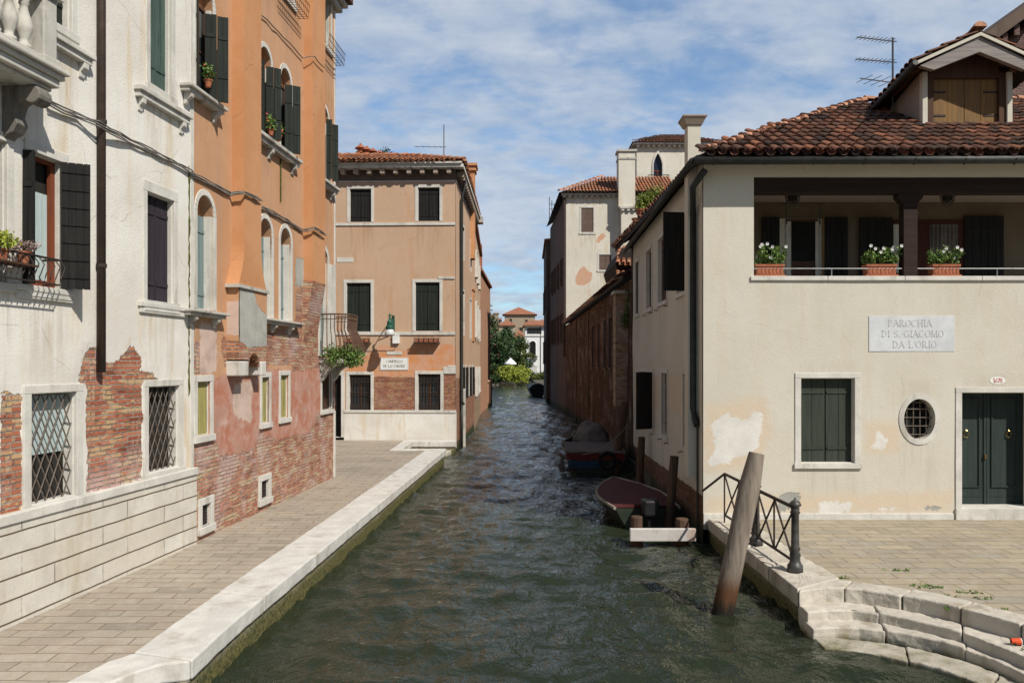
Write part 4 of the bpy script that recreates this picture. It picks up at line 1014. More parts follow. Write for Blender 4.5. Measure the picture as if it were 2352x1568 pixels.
# side wall along the canal, slightly curved
S3 = Wall((-2.22, 31.2), (-1.99, 42.0))
zA = EV-.2
sops = []
for Y0, Y1, z0, z1 in ((34.2,34.9,1.9,3.3),(36.0,36.7,1.9,3.3),(38.3,39.0,1.9,3.3),(40.2,40.9,1.9,3.3),(34.5,35.3,4.7,6.6),(38.8,39.7,4.7,6.6),(34.5,35.3,8.0,9.4),(38.8,39.6,8.0,9.4)):
    sops.append(dict(s0=Y0-31.2, s1=Y1-31.2, z0=z0, z1=z1, depth=.12, shape=None))
bm2 = [[(1040,862+140),(1046,1035),(1200,900),(1200,845),(1100,862),(1046,866+140)]]
bside = [[m2(*p) for p in [(1215,700),(1290,690),(1340,660),(1600,600),(1600,1000),(1215,1400)]]]
wall_mesh(S3, 0, S3.L, -.6, zA, sops, M['peach'], ph, 'side_wall', cell=.2, masks={'m_brick': bside}, soft=.2)
mb = MB(); mb.wb(W3, dr_['s1']+.12, SE3+.02, ST-.3, 1.52, -.3, .03); mb.build('plaster_base', M['white'], ph)
mb = MB(); mb.wb(W3, dr_['s1']+.12, SE3+.03, 1.522, 1.63, -.1, .06); mb.build('base_cap', M['stone'], ph, bevel=.01)
mb = MB(); mb.cb(-12, -2.35, 31.95, 41.9, .2, EV-.3); mb.build('house_body', M['dark'], ph)
for o in top_: window(W3, o, ph, M['stone'], .11, 'planks', M['dshut'], 6, sill=False)
for o in mid_: window(W3, o, ph, M['stone'], .12, 'planks', M['gshut'], 6, sill=False)
for o in gr_: window(W3, o, ph, M['stone'], .12, 'glass', M['brownwood'], 6, sill=False, grille='bars')
w = window(W3, dr_, ph, M['stone'], .14, None, sill=False, name='door_frame')
mb = MB(); planks(mb, W3, dr_['s0']+.01, dr_['s1']-.01, ST-.02, dr_['z1']-.01, -.25, 5); mb.build('door', M['dshut'], w)
for n_, o in enumerate(sops):
    w = window(S3, o, ph, M['stone'], .11, 'planks', M['dshut'], 4, sill=False)
    if n_ < 4:
        mb = MB()
        for s in (o['s0'], o['s1']): mb.box(S3.P(s, o['z0'], 0), (.10,0,0), (0,.03,0), (0,0,o['z1']-o['z0']))
        mb.build('shutter', M['dshut'], w)
# string courses
mb = MB(); z = W3.at(900, 512)[1]; mb.wb(W3, 0, SE3, z-.1, z, -.02, .055); z = W3.at(900, 762)[1]; mb.wb(W3, 0, SE3, z-.12, z, -.02, .055)
s0, zz = W3.at(1007, 637); mb.wb(W3, s0, SE3-.02, zz-.06, zz+.02, -.02, .05); s0, zz = W3.at(774, 595); mb.wb(W3, s0, s0+.65, zz-.12, zz+.06, -.02, .03)
mb.build('string_course', M['stone'], ph)
mb = MB(); s0, zz = W3.at(1018, 857); s1, z1 = W3.at(1028, 839)
mb.wb(W3, s0, SE3+.01, zz-.02, zz+.25, -.02, .04); mb.wb(W3, s1, SE3+.012, zz+.252, z1, -.02, .042); mb.build('quoin', M['stone'], ph, bevel=.01)
# cornice with modillions
mb = MB()
mb.wb(W3, 0, SE3+.35, EV, EV+.13, -.3, .42); mb.wb(W3, 0, SE3+.3, EV+.13, EV+.2, -.3, .5)
mb.wb(W3, 0, SE3, EV-.47, EV-.42, -.02, .045)
mb.wb(S3, 0, S3.L, EV, EV+.128, -.3, .36); mb.wb(S3, 0, S3.L, EV-.47, EV-.42, -.02, .045)
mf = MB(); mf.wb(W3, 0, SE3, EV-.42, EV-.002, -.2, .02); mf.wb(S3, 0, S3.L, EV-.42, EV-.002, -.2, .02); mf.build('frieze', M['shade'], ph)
cn = mb.build('cornice', M['stone'], ph, bevel=.01)
s = .2
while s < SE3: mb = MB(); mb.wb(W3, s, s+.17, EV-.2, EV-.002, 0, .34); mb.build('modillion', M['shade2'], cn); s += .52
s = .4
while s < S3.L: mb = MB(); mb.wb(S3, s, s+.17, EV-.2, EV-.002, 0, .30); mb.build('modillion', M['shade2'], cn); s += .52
# roof
PX, PY, pz = -1.85, 30.75, EV+.2; sl = .33; D = 2.5
mb = MB(); mb.add([(-12,PY,pz),(PX,PY,pz),(PX-D,PY+D,pz+sl*D),(-12,PY+D,pz+sl*D),(PX+.2,42.2,pz),(PX-D+.2,42.2-.3,pz+sl*D),(-12,42,pz+.5)], [(0,1,2,3),(1,4,5,2),(3,2,5,6)])
rf = mb.build('roof', M['under'], ph)
mb = MB(); U = Vector((0,1,sl)).normalized(); tiles(mb, (-12.0, PY-.05, pz+.02), (1,0,0), U, 51, 9, .2, .4, lambda p: p.y-PY < D and p.x < PX-(p.y-PY), r=.088, seg=4)
U2 = Vector((-1,0,sl)).normalized(); tiles(mb, (PX+.05, PY, pz+.02), (0.01,1,0), U2, 57, 9, .2, .4, lambda p: PX-p.x < D and p.y-PY > PX-p.x, r=.088, seg=4, channel=False)
mb.build('tiles', M['tilesb'], rf)
mb = MB(); ridge(mb, [(PX,PY,pz+.05), (PX-D,PY+D,pz+sl*D+.05)]); ridge(mb, [(PX-D,PY+D,pz+sl*D+.05), (-12,PY+D,pz+sl*D+.05)]); mb.build('ridge_tiles', M['tilesb'], rf)
for x, yt_ in ((828.4,339), (843,345), (857,350), (871.8,355)):
    P_ = onY(x, yt_-9, 33.6); zb = pz+sl*D-.1; h = P_.z-zb; mb = MB()
    mb.lathe((P_.x, P_.y, zb), [(.12,0),(.12,h*.45),(.2,h*.47),(.2,h*.54),(.13,h*.56),(.13,h*.68),(.26,h*.72),(.1,h*.9),(.05,h*.93),(.05,h)], 8); mb.build('chimney_pot', M['terra'], ph)
P_ = onY(888, 352, 36.5); tag(thing('rooftop_shrub', (P_.x,P_.y,11.8), 'sparse green shrub behind the chimney pots on the peach house roof', 'shrub'), None, None)
mb = MB(); q = bpy.data.objects['rooftop_shrub']
for x, y in ((884,350),(891,358),(898,362),(880,356)): pp = onY(x,y,36.5); mb.leaves(pp, (.25,.25,.28), 60, .13)
mb.build('foliage', M['leafd'], q)
mb = MB()
for x, y in ((884,350),(891,358)): pp = onY(x,y,36.5); mb.tube([(P_.x,P_.y,11.7), pp], .02, 5)
mb.build('stem', M['brownwood'], q)
# chimney on the canal side, downpipe
P_ = onY(1068, 392, 38.8); mb = MB(); x0, x1 = P_.x+.02, onY(1090,392,38.8).x
mb.cb(x0, x1, 38.8, 39.6, 8.6, P_.z); mb.cb(x0-.07, x1+.07, 38.7, 39.7, P_.z, P_.z+.22); mb.cb(x0-.13, x1+.13, 38.62, 39.78, P_.z+.22, P_.z+.34)
mb.build('chimney', M['oplain'], ph)
mb = MB(); mb.cb(-2.02, -1.52, 41.6, 42.3, EV-.2, EV+.1); mb.build('corner_block', M['stoneg'], ph)
mb = MB(); P0 = onY(1063, 430, 33.0); mb.tube([(-1.9,32.6,EV-.1), (-2.09,32.9,EV-.9), (-2.09,33,1.9), (-2.0,33,1.75)], .07, 8); mb.tube([(-2.08,33,2.0),(-2.08,33,-.3)], .05, 8)
mb.build('downpipe', M['gutter'], ph, smooth=True)
mb = MB(); mb.cb(-2.15, -1.95, 33.15, 33.6, -.5, 2.4); mb.build('corner_post_stone', M['stoneg'], ph, bevel=.02)
s0, z0 = S3.at(1095, 672); mb = MB(); mb.wb(S3, 9.0, 10.4, 4.6, 7.2, -.02, .05); mb.wb(S3, 8.9, 10.5, 7.2, 7.3, -.02, .09); mb.build('blind_window', M['oplain'], ph)
# flower trays under the middle windows
for o in mid_:
    mb = MB(); z = W3.at(900, 768)[1]-.12
    mb.wb(W3, o['s0']-.02, o['s1']+.03, z-.22, z-.20, .03, .32)
    for zz in (z-.02, z-.18): mb.wb(W3, o['s0']-.02, o['s1']+.03, zz-.015, zz, .30, .315)
    for k in range(6): s = o['s0']+(o['s1']-o['s0'])*k/5; mb.wb(W3, s-.01, s+.01, z-.2, z-.02, .30, .312); mb.wb(W3, s-.008, s+.008, z-.215, z-.2, .0, .3)
    t = mb.build('flower_tray', M['iron'], ph); mb = MB(); mb.wb(W3, o['s0']+.02, o['s1']-.02, z-.198, z-.06, .08, .28); mb.build('planter', M['terra'], t)
# lamp
s0, _ = W3.at(904, 745); zt_ = W3.at(904, 728)[1]
tl = thing('wall_lamp', W3.P(s0, zt_, 0), 'green metal street lamp with white glass on a scrolled bracket on the peach wall', 'lamp')
mb = MB(); pj = .82
mb.tube([W3.P(s0, zt_, 0), W3.P(s0, zt_+.05, pj*.5), W3.P(s0, zt_, pj)], .022, 6); mb.tube([W3.P(s0, zt_-.55, 0), W3.P(s0, zt_-.5, .18), W3.P(s0, zt_-.28, .38), W3.P(s0, zt_-.05, .6)], .018, 6)
mb.tube([W3.P(s0, zt_-.1, .05)]+[W3.P(s0, zt_-.2+.1*math.sin(k*.8), .2+.1*math.cos(k*.8)) for k in range(9)], .012, 5); mb.wb(W3, s0-.05, s0+.05, zt_-.62, zt_+.06, -.01, .03)
mb.build('bracket', M['copper'], tl)
c = W3.P(s0, zt_-.02, pj); mb = MB(); mb.lathe(c+Vector((0,0,-.5)), [(.13,.0),(.16,.02),(.15,.1),(.09,.22),(.11,.24),(.10,.3),(.05,.36),(.03,.5),(.045,.55),(.01,.62)], 12); mb.build('lamp_cap', M['copper'], tl, smooth=True)
mb = MB(); mb.lathe(c+Vector((0,0,-.72)), [(.19,0),(.20,.03),(.15,.2),(.13,.22)], 14); mb.build('lamp_shade', M['lampglass'], tl, smooth=True)
s0, z0 = W3.at(902.5, 779.5); t = thing('junction_box', W3.P(s0,z0-.17,0), 'small white junction box on the peach wall below the green lamp', 'box'); s1 = W3.at(918,779)[0]
mb = MB(); mb.wb(W3, s0, s1, z0-.16, z0+.16, -.01, .12); mb.build('box_body', M['enamel'], t, bevel=.01); mb = MB(); mb.wb(W3, s0-.01, s1+.01, z0+.1601, z0+.18, -.01, .13); mb.build('box_lid', M['enamel'], t)
cable([W3.P(s0+.1,z0-.16,.03), W3.P(s0+.08,z0-.4,.03), W3.P(s0-1.5,z0-.42,.03), W3.P(s0-2.8,z0-.4,.03)], W3, 'cable', 'thin cable running left from the white junction box on the peach wall', 1, .009)

# ---- lettering made of strokes
def seg(a, b, t0): return ('s', a, b, t0)
TK, TN = .15, .065
GL = {
 'A': [((.08,0),(.42,1),TN), ((.42,1),(.78,0),TK), ((.2,.35),(.66,.35),TN), 'b.08', 'b.78'],
 'C': ['arc', (.42,.5,.36,.5,50,310,TK)], 'O': ['arc', (.42,.5,.36,.5,0,360,TK)], 'D': [((.14,0),(.14,1),TK), 'arc', (.14,.5,.58,.5,-90,90,TK), 'b.14', 't.14'],
 'M': [((.1,0),(.14,1),TN), ((.14,1),(.47,.05),TK), ((.47,.05),(.8,1),TN), ((.8,1),(.84,0),TK), 'b.1', 'b.84'],
 'P': [((.15,0),(.15,1),TK), 'arc', (.15,.74,.42,.26,-90,90,TK*.9), 'b.15', 't.15'],
 'R': [((.15,0),(.15,1),TK), 'arc', (.15,.74,.42,.26,-90,90,TK*.9), ((.32,.46),(.72,0),TK), 'b.15', 't.15', 'b.74'],
 'I': [((.2,0),(.2,1),TK), 'b.2', 't.2'], 'E': [((.15,0),(.15,1),TK), ((.15,.97),(.62,.97),TN), ((.15,.03),(.66,.03),TN), ((.15,.52),(.5,.52),TN), ((.62,.97),(.62,.78),TN), ((.66,.03),(.66,.22),TN)],
 'L': [((.15,0),(.15,1),TK), ((.15,.03),(.64,.03),TN), ((.64,.03),(.64,.24),TN), 't.15', 'b.15'], 'H': [((.15,0),(.15,1),TK), ((.72,0),(.72,1),TK), ((.15,.5),(.72,.5),TN), 'b.15','t.15','b.72','t.72'],
 'G': ['arc', (.42,.5,.36,.5,50,320,TK), ((.72,.05),(.72,.42),TK), 't.72@.42'], 'S': ['arc', (.36,.74,.24,.25,20,270,TK*.85), 'arc', (.36,.26,.26,.25,-160,90,TK*.85)],
 '.': [((.1,.02),(.1,.12),TK)], "'": [((.12,1),(.06,.75),TN*1.3)], '1': [((.3,0),(.3,1),TK), ((.1,.8),(.3,1),TN), 'b.3'],
 '6': ['arc', (.36,.28,.25,.27,0,360,TK), ((.14,.35),(.5,.98),TK*.8)], '7': [((.08,.95),(.62,.95),TK*.8), ((.62,.95),(.26,0),TK)], '8': ['arc', (.36,.75,.2,.23,0,360,TK*.9), 'arc', (.36,.27,.26,.26,0,360,TK)]}
WD = {'I': .4, '.': .3, "'": .25, 'M': 1.0, 'A': .88, 'C': .84, 'O': .86, 'H': .88, 'G': .86, 'D': .84, 'R': .84, '1': .55, ' ': .45}
def text(mb, W, txt, sc, z, h, o, adv=1.0, wscale=1.0):
    wd = [WD.get(c, .74)*h*adv for c in txt]; s = sc-sum(wd)/2
    for ch, w_ in zip(txt, wd):
        def stroke(a, b, t):
            a = Vector((a[0]*wscale, a[1])); b = Vector((b[0]*wscale, b[1])); d = (b-a)
            if d.length < 1e-6: return
            d.normalize(); n = Vector((-d.y, d.x))*t/2
            if abs(d.y) > abs(d.x): n = Vector((abs(t/2), 0))
            q = [a-n, b-n, b+n, a+n]; mb.prism([W.P(s+p.x*h, z+p.y*h, o) for p in q], W.P(0,0,.004)-W.P(0,0))
        L_ = GL.get(ch, []); i = 0
        while i < len(L_):
            e = L_[i]
            if e == 'arc':
                cx, cy, rx, ry, a0, a1, t = L_[i+1]; n = 14; i += 1
                for k in range(n):
                    q0 = math.radians(a0+(a1-a0)*k/n); q1 = math.radians(a0+(a1-a0)*(k+1)/n)
                    P0 = (cx+rx*math.cos(q0), cy+ry*math.sin(q0)); P1 = (cx+rx*math.cos(q1), cy+ry*math.sin(q1))
                    md = abs(math.cos((q0+q1)/2)); tt = TN+(t-TN)*md**1.2
                    i0 = 1-tt/2/rx; i1 = 1+tt/2/rx
                    pts = [(cx+(P0[0]-cx)*i0, cy+(P0[1]-cy)*(1-tt/2/ry*.6)), (cx+(P1[0]-cx)*i0, cy+(P1[1]-cy)*(1-tt/2/ry*.6)), (cx+(P1[0]-cx)*i1, cy+(P1[1]-cy)*1.02), (cx+(P0[0]-cx)*i1, cy+(P0[1]-cy)*1.02)]
                    mb.prism([W.P(s+p[0]*wscale*h, z+p[1]*h, o) for p in pts], W.P(0,0,.004)-W.P(0,0))
            elif isinstance(e, str):
                x = e[1:].split('@'); yy = float(x[1]) if len(x) > 1 else (0.025 if e[0] == 'b' else .975); x = float(x[0])
                stroke((x-.14, yy), (x+.14, yy), .05)
            else: stroke(*e)
            i += 1
        s += w_
s0, zt_ = W3.at(873.4, 821); s1, zb_ = W3.at(938, 849.5)
t = thing('street_sign', W3.P((s0+s1)/2, zb_, 0), 'white painted street name panel reading CAMPIELLO DE LA COMARE on the peach wall', 'sign')
mb = MB(); mb.wb(W3, s0, s1, zb_, zt_, -.01, .035); mb.build('panel', M['enamel'], t); H = zt_-zb_
mb = MB(); e = .015
for a, b, c, d in ((s0+e,s1-e,zb_+e,zb_+e+.008),(s0+e,s1-e,zt_-e-.008,zt_-e),(s0+e,s0+e+.008,zb_+e+.009,zt_-e-.009),(s1-e-.008,s1-e,zb_+e+.009,zt_-e-.009)): mb.wb(W3, a, b, c, d, .035, .037)
mb.build('border', M['inkb'], t)
mb = MB(); text(mb, W3, 'CAMPIELLO', (s0+s1)/2, zb_+H*.60, H*.21, .036, .92); text(mb, W3, 'DE LA COMARE', (s0+s1)/2, zb_+H*.22, H*.21, .036, .92); mb.build('lettering', M['inkb'], t)
s0, zt_ = W3.at(888.5, 807); s1, zb_ = W3.at(923, 814.5)
mb = MB(); mb.wb(W3, s0, s1, zb_, zt_, -.01, .03); tag(mb.build('small_plaque', M['stone'], None, bevel=.005), 'narrow blank stone plaque above the street name panel on the peach wall', 'plaque')

# antenna helper
def antenna(loc, h, yagis, label, lean=0):
    t = thing('tv_antenna', loc, label, 'antenna'); loc = Vector(loc)
    mb = MB(); mb.tube([loc, loc+Vector((lean,0,h))], .022, 6); mb.build('mast', M['rock'], t)
    for zz, dx, dy, L, n, el in yagis:
        d = Vector((dx, dy, 0)); d.normalize(); d.z = R(-.02,.05) if n < 6 else .0; q = loc+Vector((lean*zz/h,0,zz)); s = Vector((-d.y, d.x, 0)); mb = MB()
        e = q+Vector((d.x,d.y,d.z))*L; mb.tube([q-d*.1, e], .013, 5)
        for k in range(n):
            c = q.lerp(e, (k+.5)/n); mb.tube([c-s*el*(1-.3*k/n), c+s*el*(1-.3*k/n)], .007, 4)
        mb.build('aerial', M['rock'], t)
    return t
Pm = onY(1019.6, 374, 34.2); antenna((Pm.x, 34.2, 11.6), onY(1019.6,287,34.2).z-11.6, [(1.15,-1,.1,1.3,5,.2),(.35,-1,.3,.9,3,.3),(.35,1,.2,.9,3,.3)], 'thin television antenna on the peach house roof')

# ------------------------------------------------------------------ houses further down the left canal side
def simple_house(name, pts, z1, wallmat_, label, roofmat=None, oh_=.3, rise=1.2, z0=-.6, wins=None, cat='house'):
    """pts: plan polygon ccw ; first edge is the canal side"""
    c = Vector((sum(p[0] for p in pts)/len(pts), sum(p[1] for p in pts)/len(pts)))
    t = thing(name, (c.x, c.y, .3), label, cat); mb = MB(); prism_z(mb, pts, z0, z1); wl = mb.build('wall', wallmat_, t)
    ex = [tuple(c+(Vector(p)-c)*(1+oh_/(Vector(p)-c).length)) for p in pts]
    mb = MB(); n = len(ex)
    mb.add([(x,y,z1) for x, y in ex]+[(x,y,z1+.18) for x, y in ex]+[(c.x+(x-c.x)*.12, c.y+(y-c.y)*.12, z1+.18+rise) for x, y in ex],
           [tuple(range(n))[::-1]]+[(i,(i+1)%n,n+(i+1)%n,n+i) for i in range(n)]+[(n+i,n+(i+1)%n,2*n+(i+1)%n,2*n+i) for i in range(n)]+[tuple(range(2*n,3*n))])
    mb.build('roof', roofmat or M['farroof'], t)
    return t
def box_window(t, W, s0, s1, z0, z1, frm='stone', fill='dark', arch=False, fw=.1, shutter=None):
    """shallow window on a plain wall far away: a frame standing proud with a set-back fill"""
    o = dict(s0=s0, s1=s1, z0=z0, z1=z1, depth=.0, shape='arch' if arch else None)
    mb = MB(); frame(mb, W, s0, s1, z0, z1, fw, 0, .12, True, o['shape']); w = mb.build('window', M[frm], t)
    mb = MB(); zt_ = z1-(s1-s0)/2 if arch else z1
    mb.wb(W, s0, s1, z0, zt_, 0, .03)
    if arch:
        r = (s1-s0)/2; mb.prism([W.P((s0+s1)/2-math.cos(math.pi*k/10)*r, zt_+math.sin(math.pi*k/10)*r, 0) for k in range(11)], W.P(0,0,.03)-W.P(0,0,0))
    mb.build('shutter' if fill != 'pane' else 'pane', M[fill], w); return w
t = simple_house('canal_house', [(-2.0,42.05),(-2.2,55),(-10,55),(-10,42.05)], 10.9, M['peach'], 'orange canal house directly behind the peach house, seen edge on')
Wq = Wall((-2.0,42.05), (-2.2,55)); mb = MB(); mb.wb(Wq, 0, Wq.L, -.6, 2.7, -.1, .02); mb.build('brick_plinth', M['pierb'], t)
for s in (1.5, 5, 8.5): box_window(t, Wq, s, s+.9, 5, 6.8); box_window(t, Wq, s, s+.8, 1.8, 3.2, fill='iron'); box_window(t, Wq, s, s+.8, 8.3, 9.6)
t = simple_house('canal_house', [(-2.2,55.1),(-1.85,67.5),(-10,67.5),(-10,55.1)], 9.9, M['farpeach'] if 'farpeach' in M else M['terra'], 'narrow strip of darker peach house beyond the orange canal house', cat='house')
mb = MB(); mb.cb(-2.6,-2.2,58,58.8,9.5,12.2); mb.build('chimney', M['terra'], t)
mb = MB(); prism_z(mb, [(-2.5,64),(-1.75,64),(-1.7,68),(-2.5,68)], -.6, 2.05); prism_z(mb, [(-2.5,63.9),(-1.7,63.9),(-1.62,68.1),(-2.5,68.1)], 2.05, 2.2); tag(mb.build('garden_wall', M['peach'], None), 'low brick garden wall standing in the water past the peach house', 'wall')

mb = MB(); prism_z(mb, [(-9,130),(-4.5,178),(-8,184),(-30,184),(-30,130)], -.6, 1.0); struct('land', mb, M['ground'])
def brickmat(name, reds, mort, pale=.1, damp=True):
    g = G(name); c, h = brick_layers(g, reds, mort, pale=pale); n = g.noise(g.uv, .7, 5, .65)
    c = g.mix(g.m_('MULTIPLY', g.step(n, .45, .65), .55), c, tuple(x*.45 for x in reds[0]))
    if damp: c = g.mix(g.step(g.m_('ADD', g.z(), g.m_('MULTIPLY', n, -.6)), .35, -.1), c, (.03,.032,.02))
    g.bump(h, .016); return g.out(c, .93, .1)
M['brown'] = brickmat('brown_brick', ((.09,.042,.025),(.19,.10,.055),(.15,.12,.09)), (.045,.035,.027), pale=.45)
M['church'] = brickmat('church_brick', ((.17,.10,.085),(.2,.12,.1),(.15,.1,.09)), (.13,.1,.09), damp=False)
# ------------------------------------------------------------------ cream house (right)
YC = 15.25; XC = 3.66
W4 = Wall((XC, YC), (14.0, YC)); SEc = W4.L
ch = thing('cream_house', (8, 18, ST), 'cream plastered house with an open loggia, green shutters and a tiled roof on the right', 'house')
q = lambda xl, xr, yt, yb, **k: op_px(W4, xl, xr, yt, yb, **k)
lg = q(1731, 2352, 407, 634.5); lg['s1'] = SEc-.6; lg['depth'] = .28; lg['drip'] = .15
wn_ = q(1839, 1962, 868, 1063, depth=.2)
dw = q(2208, 2352, 901, 1166, depth=.42); dw['s1'] = dw['s0']+1.42
ov = q(2075, 2147, 915.5, 1008.5, depth=.2, shape='oval')
for o_k in (wn_, dw, ov): o_k['drip'] = .4
Wt = [[rw(*p) for p in pl] for pl in ([(125,800),(200,790),(250,750),(330,790),(385,830),(440,715),(490,760),(505,880),(460,985),(270,1065),(215,1105),(140,1085),(190,930)], [(1215,960),(1240,870),(1310,900),(1305,985)],
      [(900,1330),(1080,1320),(1070,1400),(820,1400)], [(1270,1370),(1380,1370),(1360,1400),(1270,1400)])]
Ry = [[rw(*p) for p in pl] for pl in ([(110,690),(520,640),(560,900),(480,1060),(230,1140),(110,1110)], [(110,1300),(1760,1260),(1760,1400),(110,1400)], [(1180,800),(1400,800),(1400,1000),(1180,1010)])]
Gp = [[rw(*p) for p in pl] for pl in ([(590,1300),(640,1270),(720,1275),(735,1350),(600,1400)], [(1545,1355),(1680,1355),(1680,1395),(1545,1395)])]
EZ = 7.30
M['cream_front'] = M['cream']
wall_mesh(W4, 0, SEc, ST-.2, EZ, [lg, wn_, dw, ov], M['cream'], ch, cell=.12, masks={'m_white': Wt, 'm_red': Ry, 'm_grey': Gp}, soft=.24)
mb = MB(); mb.wb(W4, .0, dw['s0']-.16, ST-.1, ST+.115, -.05, .035); mb.build('stone_plinth', M['stone'], ch, bevel=.01)
# side wall over the canal
S4 = Wall((XC, YC), (XC+.027*11.2+.02, YC+11.2), flip=True)
so = []
def sq(xl, xr, ytl, ybl, xref, **k):
    s0, zt_ = S4.at(xl, ytl); s1, _ = S4.at(xr, ytl); _, zb = S4.at(xref, ybl); return dict(s0=min(s0,s1), s1=max(s0,s1), z0=zb, z1=S4.at(xref, ytl)[1], depth=k.get('depth', .16), shape=None)
L1 = sq(1571,1590,860,1031,1590); L2 = sq(1521,1534,854,1004,1534); L3 = sq(1470,1500,854,993,1500)
U1 = sq(1556,1578,497,666,1580); U2 = sq(1513,1533,533,688,1533); U3 = sq(1486,1498,566,699,1498); U4 = sq(1461,1468,595,717,1467)
for o in (U1,U2,U3,U4): o['z0'] = U2['z0']; o['z1'] = U2['z1']
for o in (L1,L2,L3): o['z0'] = L1['z0']+.0; o['z1'] = L1['z1']
bb = [[(1440,1010),(1448,1016),(1615,1139),(1640,1160),(1640,1500),(1430,1500)]]
wall_mesh(S4, 0, S4.L, -.7, EZ, [L1,L2,L3,U1,U2,U3,U4], M['cream'], ch, 'side_wall', cell=.12, masks={'m_brick': bb, 'm_red': [[(1460,860),(1600,860),(1600,960),(1460,930)]]}, soft=.06)
for o in (L1,L2,U2,U3,U4): window(S4, o, ch, M['stone'], .10, 'planks', M['brownwood'], 4)
window(S4, L3, ch, M['stone'], .10, 'planks', M['dshut'], 4); window(S4, U1, ch, M['stone'], .1, 'planks', M['dshut'], 4)
V = S4
mb = MB(); planks(mb, Wall(S4.P(U1['s0']-.02,0,.02)[:2], S4.P(U1['s0']-.10,0,.58)[:2]), 0, .5, U1['z0']-.02, U1['z1'], 0, 4); mb.build('open_shutter', M['dshut'], ch)
mb = MB(); planks(mb, Wall(S4.P(L3['s0']-.02,0,.02)[:2], S4.P(L3['s0']-.22,0,.5)[:2]), 0, .5, L3['z0']-.02, L3['z1'], 0, 4); mb.build('open_shutter', M['dshut'], ch)
for o in (L1,L2,L3,U2,U3):
    for s in (o['s0']-.1, o['s1']+.1): mb = MB(); mb.tube([S4.P(s, o['z0']-.16, 0), S4.P(s, o['z0']-.16, .10), S4.P(s, o['z0']-.2, .10)], .012, 4); mb.build('shutter_stop', M['iron'], ch)
# body, loggia room
mb = MB(); mb.cb(XC+.3, 14, YC+2.75, 26.4, 0, EZ); mb.cb(XC+.3, 14, YC+.45, YC+2.74, .2, 3.6); mb.build('house_body', M['dark'], ch)
zs = lg['z0']; zc = 6.90
LW = Wall((XC, YC+1.9), (14.0, YC+1.9))
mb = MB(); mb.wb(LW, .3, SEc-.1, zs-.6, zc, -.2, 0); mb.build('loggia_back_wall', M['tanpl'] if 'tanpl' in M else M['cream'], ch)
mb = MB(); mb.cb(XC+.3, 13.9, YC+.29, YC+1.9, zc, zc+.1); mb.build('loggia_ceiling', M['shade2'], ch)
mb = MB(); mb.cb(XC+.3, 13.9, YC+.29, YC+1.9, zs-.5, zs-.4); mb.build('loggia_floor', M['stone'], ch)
a0 = lg['s0']
mb = MB(); mb.wb(W4, a0-.28, a0, zs-.4, zc+.1, -1.9, -.29); mb.build('loggia_side_wall', M['cream'], ch)
# beam, column, sill, railing
zb_ = W4.at(1800,443)[1]; mb = MB(); mb.wb(W4, a0+.002, lg['s1'], zb_, lg['z1']+.0, -.26, -.02); mb.build('beam', M['beam'], ch, bevel=.01)
sc0, _ = W4.at(2071, 500, -.1); sc1, _ = W4.at(2103, 500, -.1)
mb = MB(); mb.wb(W4, sc0, sc1, zs+.01, zb_-.28, -.22, -.02); mb.prism([W4.P(s, z, -.02) for s, z in ((sc0-.11,zb_-.001),(sc0-.11,zb_-.08),(sc0,zb_-.2),(sc0,zb_-.279),(sc1,zb_-.279),(sc1,zb_-.2),(sc1+.11,zb_-.08),(sc1+.11,zb_-.001))], (0,.2,0)); mb.build('column', M['beam'], ch, bevel=.008)
mb = MB(); k = a0-.07; nn = 6; Lk_ = (lg['s1']-k)/nn
for i in range(nn): mb.wb(W4, k+i*Lk_+.003, k+(i+1)*Lk_-.003, zs-.085, zs+.002, -.30, .05)
mb.build('loggia_sill', M['stone'], ch, bevel=.01)
mb = MB(); zr = W4.at(1800, 617, -.06)[1]; mb.tube([W4.P(a0+.005, zr, -.06), W4.P(lg['s1'], zr, -.06)], .012, 5)
for x in (1910, 2290): s, _ = W4.at(x, 617, -.06); mb.tube([W4.P(s, zs, -.06), W4.P(s, zr, -.06)], .013, 5)
mb.build('loggia_rail', M['steel'], ch)
# doors and shutters at the back of the loggia
def lwbox(x0, x1, y0, y1, o0, o1, mat, name, par=ch, zmin=None):
    s0, z1 = LW.at(x0, y0, o1); s1, z0 = LW.at(x1, y1, o1); mb = MB(); mb.wb(LW, s0, s1, z0 if zmin is None else zmin, z1, o0, o1); return mb.build(name, mat, par)
zf = zs-.39
X = lambda p: 1579+.3286*p
Yy = lambda p: 373.2+.3286*p
d1 = lwbox(X(640), X(945), Yy(392), 700, -.0, .02, M['cream'], 'loggia_door', zmin=zf)
for a, b in ((690,725),(895,915)): lwbox(X(a), X(b), Yy(410), 700, .02, .06, M['stoneg'], 'frame', d1, zf)
lwbox(X(690), X(915), Yy(395), Yy(412), .02, .06, M['brownwood'], 'frame', d1)
lwbox(X(727), X(893), Yy(415), Yy(690), .022, .04, M['black'], 'pane', d1)
lwbox(X(727), X(893), Yy(692), 700, .022, .05, M['brownwood'], 'door_panel', d1, zf)
for a, b in ((525,648),(960,1125)):
    s0, z1 = LW.at(X(a), Yy(380), .1); s1, _ = LW.at(X(b), Yy(380), .1); mb = MB(); planks(mb, LW, s0, s1, zf, z1, .05, 4); mb.build('shutter', M['dshut'], d1)
lwbox(X(946), X(957), Yy(385), 700, .06, .09, M['tanshut'], 'door_edge', d1, zf)
d2 = lwbox(X(1440), X(1510), Yy(430), Yy(770), 0, .02, M['stoneg'], 'loggia_window')
s0, z1 = LW.at(X(1205), Yy(382), .1); s1, _ = LW.at(X(1440), Yy(382), .1); mb = MB(); planks(mb, LW, s0, s1, zf+.1, z1, .05, 4); mb.build('shutter', M['dshut'], d2)
